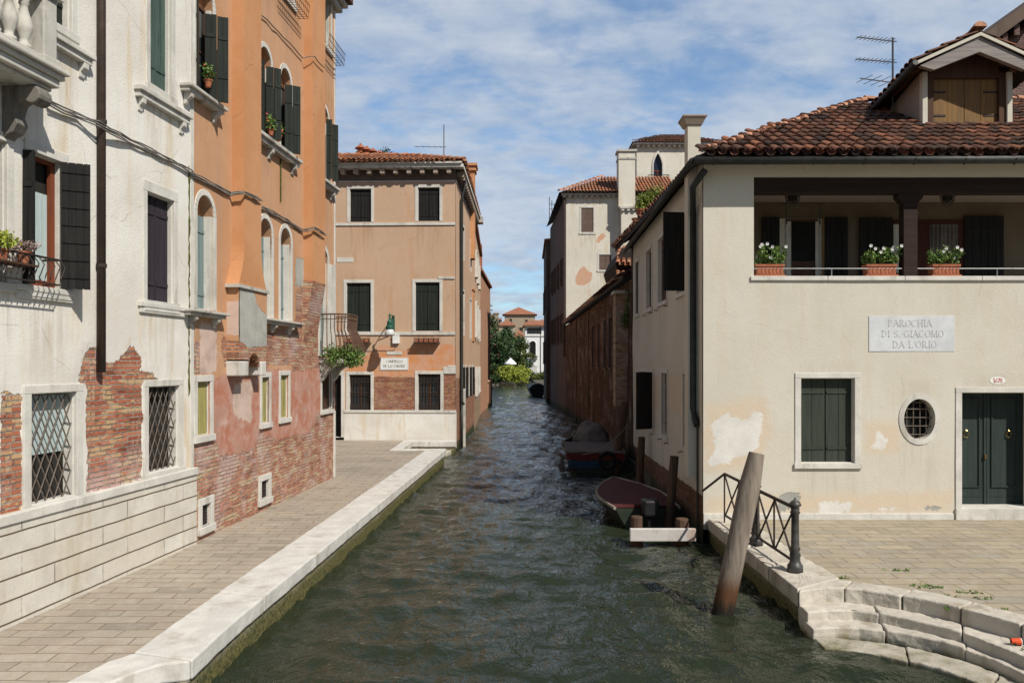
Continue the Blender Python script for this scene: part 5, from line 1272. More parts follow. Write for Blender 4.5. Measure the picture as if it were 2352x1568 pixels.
d3 = lwbox(X(1440), X(1945), Yy(400), Yy(430), 0, .05, M['redframe2'], 'loggia_door')
lwbox(X(1610), X(1695), Yy(432), 700, .0, .05, M['redframe2'], 'frame', d3, zf); lwbox(X(1895), X(1945), Yy(432), 700, .0, .05, M['redframe2'], 'frame', d3, zf)
s0, z1 = LW.at(X(1697), Yy(432), .03); s1, _ = LW.at(X(1893), Yy(432), .03); mb = MB()
for k in range(14):
    t0 = s0+(s1-s0)*k/14; mb.wb(LW, t0, t0+(s1-s0)/14, zf+.1, z1, .0, .015+.02*(k % 2)+R(0,.01))
mb.build('curtain', M['tarpg'], d3)
s0, z1 = LW.at(X(1940), Yy(372), .1); s1, _ = LW.at(X(2215), Yy(372), .1); mb = MB(); planks(mb, LW, s0, s1, zf, z1, .055, 5); mb.build('shutter', M['dshut'], d3)
for x, lab in ((735, 'caged ceiling lamp hanging at the left end of the loggia'), (1818, 'caged ceiling lamp to the right of the loggia column')):
    s, _ = W4.at(X(x), Yy(250), -.75); c = W4.P(s, zc, -.75); t = thing('ceiling_lamp', c, lab, 'lamp', 'loggia ceiling lamps')
    mb = MB(); mb.lathe(c+Vector((0,0,-.06)), [(.15,0),(.16,.02),(.16,.06)], 12); mb.build('lamp_base', M['iron'], t)
    mb = MB()
    for k in range(6):
        a = k*math.pi/3; mb.tube([c+Vector((.15*math.cos(a),.15*math.sin(a),-.06)), c+Vector((.13*math.cos(a),.13*math.sin(a),-.2)), c+Vector((.05*math.cos(a),.05*math.sin(a),-.29))], .008, 4)
    for r_, zz in ((.145,-.12),(.12,-.22)): mb.tube([c+Vector((r_*math.cos(a*.6283),r_*math.sin(a*.6283),zz)) for a in range(11)], .008, 4)
    mb.build('cage', M['iron'], t); mb = MB(); mb.lathe(c+Vector((0,0,-.24)), [(.02,0),(.09,.04),(.1,.12),(.07,.18)], 10); mb.build('bulb', M['dark'], t)
# rod with hooks under the ceiling
mb = MB(); s0, z0 = W4.at(X(640), Yy(285), -.6); s1, _ = W4.at(X(960), Yy(285), -.6); mb.tube([W4.P(s0, z0, -.6), W4.P(s1, z0, -.6)], .012, 5)
for x in (688, 922): s, _ = W4.at(X(x), Yy(285), -.6); mb.tube([W4.P(s, z0, -.6), W4.P(s+.01, z0-.42, -.6)], .014, 5)
mb.build('curtain_rod', M['iron'], ch)
# flower troughs
for x0, x1, hgt, nf, lab in ((472, 690, .40, 7, 'terracotta trough of white flowers at the left end of the loggia sill'), (1250, 1478, .36, 9, 'terracotta trough of white flowers just left of the loggia column'), (1712, 1922, .36, 6, 'terracotta trough of sparse white flowers just right of the loggia column')):
    s0, _ = W4.at(X(x0), Yy(760), -.02); s1, _ = W4.at(X(x1), Yy(760), -.02); L = s1-s0; c = W4.P((s0+s1)/2, zs+.003, -.16)
    t = thing('flower_trough', c, lab, 'planter', 'flower troughs on the loggia sill')
    mb = MB(); mb.cb(c.x-L/2, c.x+L/2, c.y-.125, c.y+.125, c.z, c.z+.035); mb.cb(c.x-L/2+.04, c.x+L/2-.04, c.y-.105, c.y+.105, c.z+.036, c.z+.19); mb.cb(c.x-L/2+.015, c.x+L/2-.015, c.y-.12, c.y+.12, c.z+.191, c.z+.235)
    for k in range(7): mb.cb(c.x-L/2+.08+k*(L-.16)/6-.02, c.x-L/2+.08+k*(L-.16)/6+.02, c.y-.113, c.y-.104, c.z+.06, c.z+.17)
    mb.build('trough', M['terra'], t, bevel=.006)
    mb = MB(); mf = MB(); ms = MB()
    for k in range(26):
        b_ = Vector((c.x+R(-.45,.45)*L, c.y+R(-.06,.06), c.z+.22)); e = b_+Vector((R(-.12,.14), R(-.12,.1), R(.3,1.0)*hgt)); ms.tube([b_, (b_+e)/2+Vector((R(-.02,.02),0,.02)), e], .004, 4)
        for j in range(5): mb.leaves(b_.lerp(e, R(.3,1)), (.05,.05,.04), 6, .06)
        if k < nf: 
            for j in range(5): a = j*1.2566; mf.add([e+Vector((0,-.02,.02)), e+Vector((.035*math.cos(a),-.035,.035*math.sin(a)+.02)), e+Vector((.035*math.cos(a+.9),-.03,.035*math.sin(a+.9)+.02))], [(0,1,2)])
    ms.build('stem', M['ivy'], t); mb.build('foliage', M['leaf'], t); mf.build('flower', M['petal'], t)
# facade window
w = window(W4, wn_, ch, M['stone'], .115, 'planks', M['gshut2'] if 'gshut2' in M else M['gshut'], 2, sill=True, top=.10)
# oval window
ol = ov['outline']; cs = (ov['s0']+ov['s1'])/2; cz = (ov['z0']+ov['z1'])/2; k_ = 1.29; mb = MB(); n = len(ol)
for i in range(n):
    p0, p1 = ol[i], ol[(i+1) % n]; e0 = (cs+(p0[0]-cs)*k_*1.02, cz+(p0[1]-cz)*k_*.98); e1 = (cs+(p1[0]-cs)*k_*1.02, cz+(p1[1]-cz)*k_*.98)
    mb.prism([W4.P(*p0, -.02), W4.P(*p1, -.02), W4.P(*e1, -.02), W4.P(*e0, -.02)], W4.P(0,0,.045)-W4.P(0,0,0))
ow = mb.build('oval_window', M['stone'], ch)
mb = MB(); mb.wb(W4, cs-.4, cs+.4, cz-.5, cz+.5, -.27, -.22); mb.build('pane', M['black'], ow)
mb = MB(); a_, b_ = ov['s1']-cs, ov['z1']-cz
for k in (-.62,-.2,.22,.62): h = b_*math.sqrt(1-k*k)+.01; mb.tube([W4.P(cs+k*a_, cz-h, -.1), W4.P(cs+k*a_, cz+h, -.1)], .010, 5)
for k in (-.78,-.36,.06,.48,.82): h = a_*math.sqrt(1-k*k)+.01; mb.tube([W4.P(cs-h, cz+k*b_, -.085), W4.P(cs+h, cz+k*b_, -.085)], .010, 5)
mb.build('grille', M['grate'], ow)
# door
w = window(W4, dw, ch, M['stone'], .12, None, sill=False, name='door_frame', top=.1)
mb = MB(); mb.wb(W4, dw['s0']-.13, dw['s1']+.13, ST-.1, dw['z0'], -.42, .06); mb.build('doorstep', M['stone'], w, bevel=.01)
mid = dw['s0']+.68; e = dw['z0']+.002; hT = dw['z1']
for s0, s1, kx in ((dw['s0']+.004, mid-.003, 1), (mid+.003, dw['s1']-.004, -1)):
    mb = MB(); mb.wb(W4, s0, s1, e, hT-.005, -.40, -.35)
    for z0, z1 in ((e+.34, hT-.12),):
        for a, b, c_, d_ in ((s0+.09,s1-.12,z0,z0+.03),(s0+.09,s1-.12,z1-.03,z1),(s0+.09,s0+.12,z0+.031,z1-.031),(s1-.15,s1-.12,z0+.031,z1-.031)): mb.wb(W4, a, b, c_, d_, -.352, -.325)
    mb.wb(W4, s1-.05 if kx > 0 else s0, s1 if kx > 0 else s0+.05, e, hT-.01, -.352, -.33)
    mb.wb(W4, s0+.02, s1-.07, e+.16, e+.17, -.352, -.342)
    dl = mb.build('door', M['door'], w, bevel=.004)
    c = W4.P((s0+s1)/2-.06*kx, hT-.83, -.34); mb = MB(); mb.tube([c+Vector((.045*math.cos(a*.5236),-.02,.06*math.sin(a*.5236))) for a in range(13)], .009, 5); mb.tube([c+Vector((0,.0,.06)), c+Vector((0,-.03,.08))], .02, 6); mb.build('knocker', M['brass'], dl)
mb = MB(); c = W4.P(mid-.03, hT-1.27, -.32); mb.lathe(c+Vector((0,0,-.05)), [(.012,0),(.026,.02),(.03,.05),(.026,.08),(.012,.1)], 8); mb.build('door_handle', M['brass'], w)
# number plate
s, z = W4.at(2290, 873.5); t = thing('house_number', W4.P(s,z,0), 'white oval house number plate with red numerals 1678 above the dark green door', 'number plate')
N = 24; mb = MB(); rx, ry = 18/F*YC, 8.6/F*YC; mb.prism([W4.P(s+rx*math.cos(2*math.pi*k/N), z+ry*math.sin(2*math.pi*k/N), 0) for k in range(N)], W4.P(0,0,.02)-W4.P(0,0,0)); mb.build('plate', M['enamel'], t)
mb = MB(); text(mb, W4, '1678', s-.003, z-.043, .086, .02, .74, .92); mb.build('numerals', M['inkr'], t)
# plaque
s0, zt_ = W4.at(1995,725.5); s1, zb_ = W4.at(2191,806.6)
t = thing('parish_sign', W4.P((s0+s1)/2, zb_, 0), 'large faded white wall panel reading PAROCHIA DI S. GIACOMO DA L\'ORIO', 'sign')
mb = MB(); mb.wb(W4, s0, s1, zb_, zt_, -.01, .022); mb.build('panel', M['plaque'], t)
H = zt_-zb_; mb = MB(); sc = (s0+s1)/2
text(mb, W4, 'PAROCHIA', sc-.03, zb_+H*.70, H*.185, .022, 1.08, 1.05); text(mb, W4, 'DI S. GIACOMO', sc+.02, zb_+H*.40, H*.185, .022, 1.08, 1.05); text(mb, W4, "DA L'ORIO", sc+.06, zb_+H*.10, H*.185, .022, 1.12, 1.05)
mb.build('lettering', M['ink'], t)
# downpipe on the side wall and chimney at the corner
mb = MB(); c0 = S4.P(.42, EZ, .12); mb.tube([(3.62,14.95,7.05), (3.46,15.25,6.8), S4.P(.42,6.3,.11), S4.P(.42,2.55,.11), S4.P(.30,2.35,.09), S4.P(.28,2.2,.05)], .065, 10); dpp = mb.build('downpipe', M['gutter'], ch, smooth=True)
mb = MB(); mb.tube([S4.P(.28,2.3,.05), S4.P(.28,-.2,.05)], .022, 6); mb.build('cable_pipe', M['gutter'], ch)
pl_, pr_ = onY(1581,300,YC-.02), onY(1611,300,YC-.02); zt_ = onY(1590,281,YC).z+.08
mb = MB(); mb.cb(3.46, 3.71, YC+.42, YC+.72, 1.2, zt_); mb.prism([(XC-.38,YC+.35,3.0),(XC-.13,YC+.35,3.0),(XC-.13,YC+.75,3.0),(XC-.38,YC+.75,3.0)], (.12,0,-.35)) if False else None
chm = mb.build('chimney', M['cream'], ch)
mb = MB(); a_, b_, c_, d_ = 3.46, 3.71, YC+.42, YC+.72
mb.add([(a_-.03,c_-.03,zt_+.001),(b_+.03,c_-.03,zt_+.001),(b_+.03,d_+.03,zt_+.001),(a_-.03,d_+.03,zt_+.001),(a_-.10,c_-.10,zt_+.14),(b_+.10,c_-.10,zt_+.14),(b_+.10,d_+.10,zt_+.14),(a_-.10,d_+.10,zt_+.14)], [(0,3,2,1),(0,1,5,4),(1,2,6,5),(2,3,7,6),(3,0,4,7),(4,5,6,7)]); mb.cb(a_-.11,b_+.11,c_-.11,d_+.11,zt_+.141,zt_+.17); mb.build('chimney_cap', M['shade2'], chm)
# eaves : soffit, rafter board, gutter, roof
EY = YC-.40; EX = XC-.22; gz = 7.29; SL = .50
mb = MB(); mb.add([(EX,EY,gz-.02),(14.3,EY,gz-.02),(14.3,YC+.1,gz-.02+SL*.72*.0),(EX+.1,YC+.1,gz-.02)], [(0,1,2,3)]); mb.wb(W4, 0, SEc, 7.03, gz-.03, .003, .035)
mb.build('soffit', M['cream'], ch)
mb = MB(); mb.cb(EX, 14.3, EY, EY+.03, gz-.12, gz+.02); mb.cb(EX, EX+.03, EY+.03, YC+11.3, gz-.12, gz+.02); mb.build('fascia', M['under'], ch)
mb = MB(); mb.tube([(EX-.06,EY-.07,gz-.10), (14.3,EY-.07,gz-.06)], .078, 10); mb.tube([(EX-.08,EY-.04,gz-.10), (EX+.3,YC+11.3,gz-.10)], .07, 8)
gt = mb.build('gutter', M['gutter'], ch, smooth=True)
x = EX+.3
while x < 14: mb = MB(); mb.tube([(x,EY-.16,gz-.07),(x,EY-.07,gz-.18),(x,EY+.02,gz-.07),(x,EY-.07,gz+.01)], .012, 4); mb.build('gutter_bracket', M['iron'], gt); x += .93
RX = 14.5; DD = 5.6; RB_ = YC+11.4
mb = MB(); mb.add([(EX,EY,gz),(RX,EY,gz),(RX,EY+DD,gz+SL*DD),(EX+DD,EY+DD,gz+SL*DD),(EX+.3,RB_,gz),(EX+DD,RB_-3,gz+SL*DD),(RX,RB_-3,gz+SL*DD),(RX,RB_,gz)], [(0,1,2,3),(4,0,3,5),(3,2,6,5),(5,6,7,4)])
rf = mb.build('roof', M['under'], ch)
DX0, DX1, DY = 8.86, 10.80, 17.2
def main_ok(p):
    if p.x-EX < p.y-EY-.05: return False
    if DX0 < p.x < DX1 and p.y > DY+.05: return False
    return p.y-EY < DD
mb = MB(); U = Vector((0,1,SL)).normalized(); tiles(mb, (EX, EY-.14, gz+.03), (1,0,0), U, 49, 17, .225, .40, main_ok, r=.086, seg=6, jit=.022)
U2 = Vector((1,0,SL)).normalized(); tiles(mb, (EX-.08, EY+11.9, gz+.03), (0.02,-1,0), U2, 50, 14, .24, .42, lambda p: p.x-EX < p.y-EY and p.y < RB_ and p.x-EX < DD, r=.092, seg=5, jit=.016)
mb.build('tiles', M['tiles'], rf)
mb = MB(); ridge(mb, [(EX+.2,EY+.15,gz+.10),(EX+DD,EY+DD,gz+SL*DD+.07)], .13, .38); ridge(mb, [(EX+DD,EY+DD,gz+SL*DD+.07),(RX,EY+DD,gz+SL*DD+.07)], .13, .38); mb.build('ridge_tiles', M['ridge'], rf)
# dormer
dm = None; zb0 = gz+SL*(DY-EY); zt0 = 9.72
mb = MB(); mb.cb(DX0, DX0+.11, DY-.02, DY+.12, zb0-.05, zt0); dm = mb.build('dormer', M['cream'], ch, bevel=.005)
mb = MB(); mb.cb(DX1-.11, DX1, DY-.02, DY+.12, zb0-.05, zt0); mb.build('dormer_post', M['cream'], dm, bevel=.005)
for x, nm in ((DX0, 0), (DX1, 0)):
    yb_ = 18.95; xx0, xx1 = (x, x+.08) if x == DX0 else (x-.08, x)
    mb = MB(); mb.prism([(xx0,DY+.121,gz+SL*(DY+.12-EY)-.05),(xx0,DY+.121,zt0),(xx0,20.3,9.35),(xx0,20.3,gz+SL*(20.3-EY)-.05)] if False else [(xx0,DY+.121,gz+SL*(DY+.12-EY)-.05),(xx0,DY+.121,zt0),(xx0,yb_,9.36)], (xx1-xx0,0,0)); mb.build('dormer_cheek', M['shade2'] if 'shade2' in M else M['cream'], dm)
mb = MB(); mb.cb(DX0+.112, DX0+.26, DY+.03, DY+.15, zb0, zt0); mb.cb(DX1-.26, DX1-.112, DY+.03, DY+.15, zb0, zt0); mb.cb(DX0+.26, DX1-.26, DY+.03, DY+.15, zt0-.12, zt0+.5); mb.build('frame', M['brownwood'], dm)
c_ = (DX0+DX1)/2
for a_, b_ in ((DX0+.262, c_-.004), (c_+.004, DX1-.262)):
    mb = MB(); V = Wall((0,DY+.14),(10,DY+.14)); planks(mb, V, a_, b_, zb0+.06, zt0-.12, 0, 2, battens=False)
    dl = mb.build('shutter', M['tanshut'], dm)
    for zz in (zb0+.33, zt0-.42): mb = MB(); mb.wb(V, a_ if a_ < c_-.3 else b_-.3, a_+.3 if a_ < c_-.3 else b_, zz, zz+.04, .031, .042); mb.build('hinge', M['iron'], dl)
mb = MB(); mb.cb(DX0+.2, DX1-.2, DY-.06, DY+.12, zb0-.0, zb0+.05); mb.build('dormer_sill', M['enamel'], dm)
mb = MB(); mb.cb(DX0+.15, DX1-.15, DY+.12, DY+.3, zb0-.2, zb0+.1); mb.build('lead_flashing', M['gutter'], dm)
# dormer roof : two slopes, dropping to the back
FY = DY-.48; eL, eR = DX0-.36, DX1+.36; ez = 9.78; pk = 10.38; BYd = 20.4; ezb = 9.32; pkb = 9.95
mb = MB()
for xe in (eL, eR):
    vs = [(xe,FY,ez),(c_,FY,pk),(c_,BYd,pkb),(xe,19.2,ezb),(xe,FY,ez-.07),(c_,FY,pk-.07),(c_,BYd,pkb-.07),(xe,19.2,ezb-.07)]
    mb.add(vs, [(0,1,2,3),(4,5,6,7),(0,3,7,4),(0,1,5,4)])
dr = mb.build('dormer_roof', M['under'], dm)
mb = MB()
for sx in (1, -1):
    xe = eL if sx > 0 else eR; A_ = Vector((0, 19.2-FY, ezb-ez)); Uu = Vector((c_-xe, 0, pk-ez)).normalized(); Ls = Vector((c_-xe, pk-ez)).length
    tiles(mb, Vector((xe,FY-.02,ez+.02))-Uu*.05, A_, Uu, int(A_.length/.2)+1, int(Ls/.36), .2, .36, None, r=.088, seg=5)
mb.build('tiles', M['tiles'], dr)
mb = MB(); ridge(mb, [(c_,FY-.03,pk+.07),(c_,BYd,pkb+.07)], .13, .38); mb.build('ridge_tiles', M['ridge'], dr)
mb = MB()
for xe, s in ((eL,1),(eR,-1)):
    mb.prism([(xe,FY-.03,ez-.075),(xe,FY-.03,ez-.005),(c_,FY-.03,pk-.005),(c_,FY-.03,pk-.075)], (0,.03,0))
mb.build('verge_strip', M['cream'], dr)
mb = MB()
for xe in (eL, eR): mb.prism([(xe+(c_-xe)*.06,FY+.02,ez-.13+.04),(c_,FY+.02,pk-.08),(c_,FY+.02,pk-.40),(xe+(c_-xe)*.28,FY+.02,ez-.18)], (0,.12,0))
mb.build('gable_board', M['greyboard'], dr)
mb = MB(); mb.tube([(eL-.05,FY-.05,ez-.05),(eL-.05,19.2,ezb-.03)], .06, 8); mb.build('gutter', M['gutter'], dr)
antenna((8.75, 18.3, 8.9), onY(2055,87,18.3).z-8.9, [(onY(2055,95,18.3).z-8.9,-1,-.25,.95,9,.16),(onY(2055,143,18.3).z-8.9,-1,-.2,.95,9,.16),(onY(2040,190,18.3).z-8.9,-1,-.3,.9,4,.34)], 'television antenna with three aerials beside the dormer of the cream house')
# church behind, top right
t = thing('brick_church', (24, 34, .3), 'tall brown brick church with a sloping dentilled gable rising behind the cream house roof', 'church')
Yc = 30.0; pA = onY(2280, 40, Yc); P2 = onY(2360, -18, Yc); sl_ = (P2.z-pA.z)/(P2.x-pA.x)
x0 = pA.x-1.2; zx = lambda x: pA.z+(x-pA.x)*sl_
mb = MB(); mb.prism([(x0,Yc,.2),(x0,Yc,zx(x0)-.9),(x0+9,Yc,zx(x0+9)-.9),(x0+18,Yc,zx(x0)-.9),(x0+18,Yc,.2)], (0,14,0)); mb.build('wall', M['church'], t)
mb = MB()
for sgn, xs_ in ((1, x0-.5), (-1, x0+18.5)):
    xm = x0+9; za = zx(x0)-.9-.5*sl_; zm = zx(xm)-.9
    mb.prism([(xs_,Yc-.6,za),(xm,Yc-.6,zm),(xm,Yc-.6,zm+.5),(xs_,Yc-.6,za+.5)], (0,15,0))
rr = mb.build('roof', M['shade'], t)
x = x0
while x < x0+9: mb = MB(); mb.cb(x, x+.2, Yc-.35, Yc-.02, zx(x)-1.25, zx(x)-.85); mb.build('dentil', M['church'], t); x += .45

# ------------------------------------------------------------------ railing, posts, mooring piles, dock plank
RX0 = 3.97
def post_prof(h): return [(r_*.66, z_) for r_, z_ in [(.17,0),(.16,.10),(.12,.13),(.10,.2),(.12,.24),(.085,.29),(.11,.33),(.085,.37),(.08,.62),(.08,h*.80),(.11,h*.82),(.085,h*.85),(.095,h*.88),(.08,h*.9),(.125,h*.92),(.13,h*.94),(.08,h*.98),(.035,h*.995),(.012,h*1.03)]]
rl = thing('iron_railing', (RX0, 13, ST), 'iron railing with crossed bars between cast posts along the square above the canal', 'railing')
for (x, y) in ((4.0, 11.25), (3.97, 12.95)):
    mb = MB(); mb.lathe((x,y,ST+.03), post_prof(1.02), 14); mb.build('post', M['castiron'], rl, smooth=True)
def bay(ya, yb, xa, xb, n):
    A_ = Vector((xa,ya,0)); B_ = Vector((xb,yb,0))
    for zz, h in ((ST+.93, .018), (ST+.17, .014)):
        mb = MB(); mb.tube([A_+Vector((0,0,zz)), B_+Vector((0,0,zz))], h*1.5, 6); mb.build('rail', M['iron'], rl)
    for k in range(n):
        p_ = A_.lerp(B_, k/n); q_ = A_.lerp(B_, (k+1)/n); mb = MB()
        mb.tube([p_+Vector((0,0,ST+.17)), q_+Vector((0,0,ST+.93))], .016, 5); mb.tube([p_+Vector((.02,0,ST+.93)), q_+Vector((.02,0,ST+.17))], .016, 5)
        mb.build('cross_bar', M['iron'], rl)
        mb = MB(); mb.tube([q_+Vector((0,0,ST+.17-(.14 if k == n-1 else 0))), q_+Vector((0,0,ST+.93))], .016, 5); mb.build('upright', M['iron'], rl)
bay(11.32, 12.88, 4.0, 3.97, 2); bay(13.02, 14.8, 3.97, 3.95, 2)
mb = MB(); mb.tube([(3.95,14.8,ST+.93), (3.64,15.2,ST+.55)], .022, 6); mb.build('rail', M['iron'], rl)
def pile(name, a, b, r, mat, label, chisel=True, group=None, n=12):
    a = Vector(a); b = Vector(b); P_ = [a.lerp(b, t) for t in (0,.3,.6,.86,1)]
    rr = [r*1.0, r*1.02, r*.98, r, r*.72 if chisel else r*.95]
    mb = MB(); mb.tube(P_, rr, 16); o = mb.build(name, mat, None, smooth=True); e_ = o.modifiers.new('split', 'EDGE_SPLIT'); e_.split_angle = math.radians(40); return tag(o, label, 'mooring pole', group)
pa, pb = onZ(1668,1405,0), None; pbv = onY(1738,1040,11.0); dv = (pbv-Vector((pa.x,11.0,0)))
pile('mooring_pole', Vector((pa.x-.25,11.0,-1.0)), pbv, .145, M['pole'], 'thick leaning grey wooden mooring pole with a faceted top in front of the railing', True, None, 10)
def wp2(xb, yb, xt, yt_, r, lab, Yt=None):
    a = onZ(xb, yb, 0); b = onY(xt, yt_, Yt or a.y); pile('mooring_pole', a-(b-a).normalized()*.8 if (b-a).length else a, b, r, M['poled'], lab, False)
wp2(1536,1215,1549,1047,.095,'dark brown post against the brick foot of the cream house, left of the plank jetty')
wp2(1469,1120,1474,1003,.10,'brown post standing at the wall between the two moored boats')
wp2(1412,1085,1436,922,.14,'tall dark leaning post beside the boat with the grey cover')
wp2(1385,1010,1400,925,.06,'thin stake leaning on the brown wall behind the grey covered boat')
wp2(1345,985,1362,905,.07,'slender dark stake slanting along the brown brick wall further off')
# plank jetty
jt = thing('plank_jetty', (2.9, 15.0, 0), 'bleached plank on squat wooden posts beside the house corner', 'jetty')
A_ = onY(1446, 1212, 15.0); B_ = onY(1597, 1216, 15.0)
mb = MB(); mb.cb(A_.x, B_.x, 14.93, 15.02, A_.z-.24, A_.z); mb.build('plank', M['plank'], jt, bevel=.015)
for x, yt_, r in ((1462,1185,.115), (1567,1190,.13)):
    c = onY(x, yt_, 15.16); mb = MB(); mb.lathe((c.x,15.16,-1), [(r,0),(r*1.03,.8),(r*.98,1+c.z-.02),(r*.9,1+c.z)], 12); mb.build('post', M['poled'], jt)
# ------------------------------------------------------------------ boats
def hull(mb, L, Wd, H, bow=2.1, n=12, zb=-.12, inner=False, flare=.8):
    secs = []
    for i in range(n+1):
        t = i/n; y = L*t; wd = Wd/2*(1-max(0,(t-.35)/.65)**bow*.97)*(.86+.14*min(1, t/.3)); h = H*(1+.25*t*t)
        secs.append([(-wd, h), (-wd*flare, h*.45), (-wd*.5, zb), (wd*.5, zb), (wd*flare, h*.45), (wd, h)])
    vs = [(x, L*i/n+(0.12*z if i == n else 0), z) for i, s in enumerate(secs) for x, z in s]
    fs = [(i*6+k, i*6+k+1, (i+1)*6+k+1, (i+1)*6+k) for i in range(n) for k in range(5)]+[(0,1,2,3,4,5)]
    mb.add(vs, fs); return secs
def place(t, rot): t.rotation_euler = (0,0,rot)
def boat(name, loc, rot, L, Wd, H, hm_, label, cover, gun='gunwale', motor=True, extra=None, cover_h=.12):
    t = thing(name, (0,0,0), label, 'boat'); mb = MB(); secs = hull(mb, L, Wd, H); mb.build('hull', hm_, t, smooth=False)
    n = len(secs)-1
    for sg, k in ((-1,0),(1,5)):
        mb = MB(); mb.tube([(secs[i][k][0]*1.01, L*i/n, secs[i][k][1]) for i in range(n+1)], .035, 6); mb.build('gunwale', M[gun], t)
    if cover:
        mb = MB(); vs = []; m = 8
        for i in range(n+1):
            w_, h = secs[i][5]
            for j in range(m+1):
                u = -1+2*j/m; vs.append((u*w_*.97, L*i/n*(.99 if i == n else 1), h+.01+cover_h*(1-u*u)*(1-(i/n)**3)+.015*math.sin(i*2.1+j)))
        mb.poly([vs[j] for j in range(m+1)]); mb.add(vs, [(i*(m+1)+j, i*(m+1)+j+1, (i+1)*(m+1)+j+1, (i+1)*(m+1)+j) for i in range(n) for j in range(m)]); mb.build('cover', cover, t, smooth=True)
    if motor:
        mb = MB(); mb.box((-.16,-.42,H*.75), (.32,0,0), (0,.34,0), (0,0,.34)); mb.box((-.06,-.33,-.5), (.12,0,0), (0,.16,0), (0,0,H+.35)); mb.build('outboard_motor', M['rubber'], t, bevel=.05)
    if extra: extra(t)
    t.location = loc; place(t, rot); return t
a = onZ(1470,1205,.0); 
boat('motor_boat', (2.80, 16.5, 0), .06, 3.7, 1.55, .44, M['hullg'], 'small moored boat under a dark red cover with pale gunwales and a black outboard', M['tarpr'], cover_h=.07)
def ex2(t):
    mb = MB(); mb.box((-.95,-.05,.62), (1.9,0,0), (0,2.6,.05), (0,0,.06)); mb.build('deck_board', M['tarpg'], t, bevel=.01)
    mb = MB(); mb.box((-.92,-.04,.40), (1.84,0,0), (0,.03,0), (0,0,.21)); mb.build('red_band', M['hullr'], t)
    mb = MB(); mb.box((-.86,-.05,.14), (1.1,0,0), (0,.03,0), (0,0,.24)); mb.build('blue_band', M['hullb'], t)
    mb = MB(); mb.tube([(.35+.24*math.cos(k*.5236), -.14, .42+.24*math.sin(k*.5236)) for k in range(13)], .055, 8); mb.build('tyre_fender', M['rubber'], t)
    mb = MB(); mb.tube([(-1.02,.0,.5),(-1.08,-.1,.28),(-1.02,-.05,.05)], .10, 8); mb.build('fender', M['tubeg'], t)
boat('work_boat', (2.62, 25.0, .02), -.04, 6.0, 2.0, .6, M['hullg'], 'wide moored work boat with red and blue stern and a pale board deck', None, extra=ex2, motor=False)
def lump(name, c, rad, mat, label, cat):
    bm = bmesh.new(); bmesh.ops.create_icosphere(bm, subdivisions=4, radius=1); mb = MB()
    for v in bm.verts:
        p = v.co; k = 1+.22*noise.noise(p*1.7+Vector((c[0],c[1],0)))+.08*noise.noise(p*5); mb.v.append((c[0]+p.x*rad[0]*k, c[1]+p.y*rad[1]*k, c[2]+max(-.25, p.z)*rad[2]*k))
    mb.f = [tuple(v.index for v in f.verts) for f in bm.faces]; bm.free(); return tag(mb.build(name, mat, None, smooth=True), label, cat)
lump('covered_bundle', (2.85, 28.6, .72), (.62,.7,.62), M['tarpg'], 'lumpy grey tarpaulin bundle heaped at the back of the work boat', 'bundle')
boat('dark_boat', (4.0-1.2, 86.0, 0), .02, 9, 2.2, .9, M['rubber'], 'black moored boat far down the canal below the villa', M['rubber'], motor=False, cover_h=.5, gun='gunwale' if False else 'rock')
def rope(a, b, sag, label):
    a = Vector(a); b = Vector(b); mb = MB(); mb.tube([a.lerp(b, t/10)-Vector((0,0,sag*4*(t/10)*(1-t/10))) for t in range(11)], .013, 5); tag(mb.build('mooring_rope', M['cable'], None), label, 'rope')
rope((3.3,16.6,.46), (3.62,17.9,1.0), .12, 'slack rope tying the dark red covered boat to the wall')
rope((2.2,24.9,.6), (3.35,22.9,1.7), .2, 'slack rope from the stern of the work boat to the tall leaning post')
# paper cup and plant by the steps
c = onZ(2336, 1480, .30); t = thing('paper_cup', (c.x, c.y, .325), 'orange red paper cup lying on its side on the curved step', 'cup')
mb = MB(); d = Vector((-.095,.02,0)); mb.tube([c+Vector((.04,0,.035)), c+Vector((.04,0,.035))+d], [.042,.031], 14, cap=False); mb.build('cup_body', M['cup'], t)
mb = MB(); mb.tube([c+Vector((.043,0,.035)), c+Vector((.037,.001,.035))], [.0425,.0425], 14); mb.build('cup_lid', M['enamel'], t)
c = onZ(2352, 1530, .12); plant('wall_plant', (c.x+.03, c.y+.1, .1), (.13,.13,.13), 260, .05, M['leafd'], 'dark green weed growing on the lower curved step at the right edge', 'plant', None, 0)
mb = MB()
for x, y, n in ((1925,1328,20),(2062,1310,16),(2140,1350,16),(2230,1362,20),(2120,1345,14),(2200,1395,26),(2260,1375,14),(2290,1400,20),(2180,1370,10),(2330,1420,20)):
    p_ = onZ(x, y, ST)
    for k in range(n): mb.leaves(p_+Vector((R(-.16,.16), R(-.02,.02)+R(-.02,.02), .005)), (.02,.02,.01), 5, .035)
tag(mb.build('weeds', M['leaf'], None), 'small green weeds growing in the joints of the square paving', None, kind='stuff')

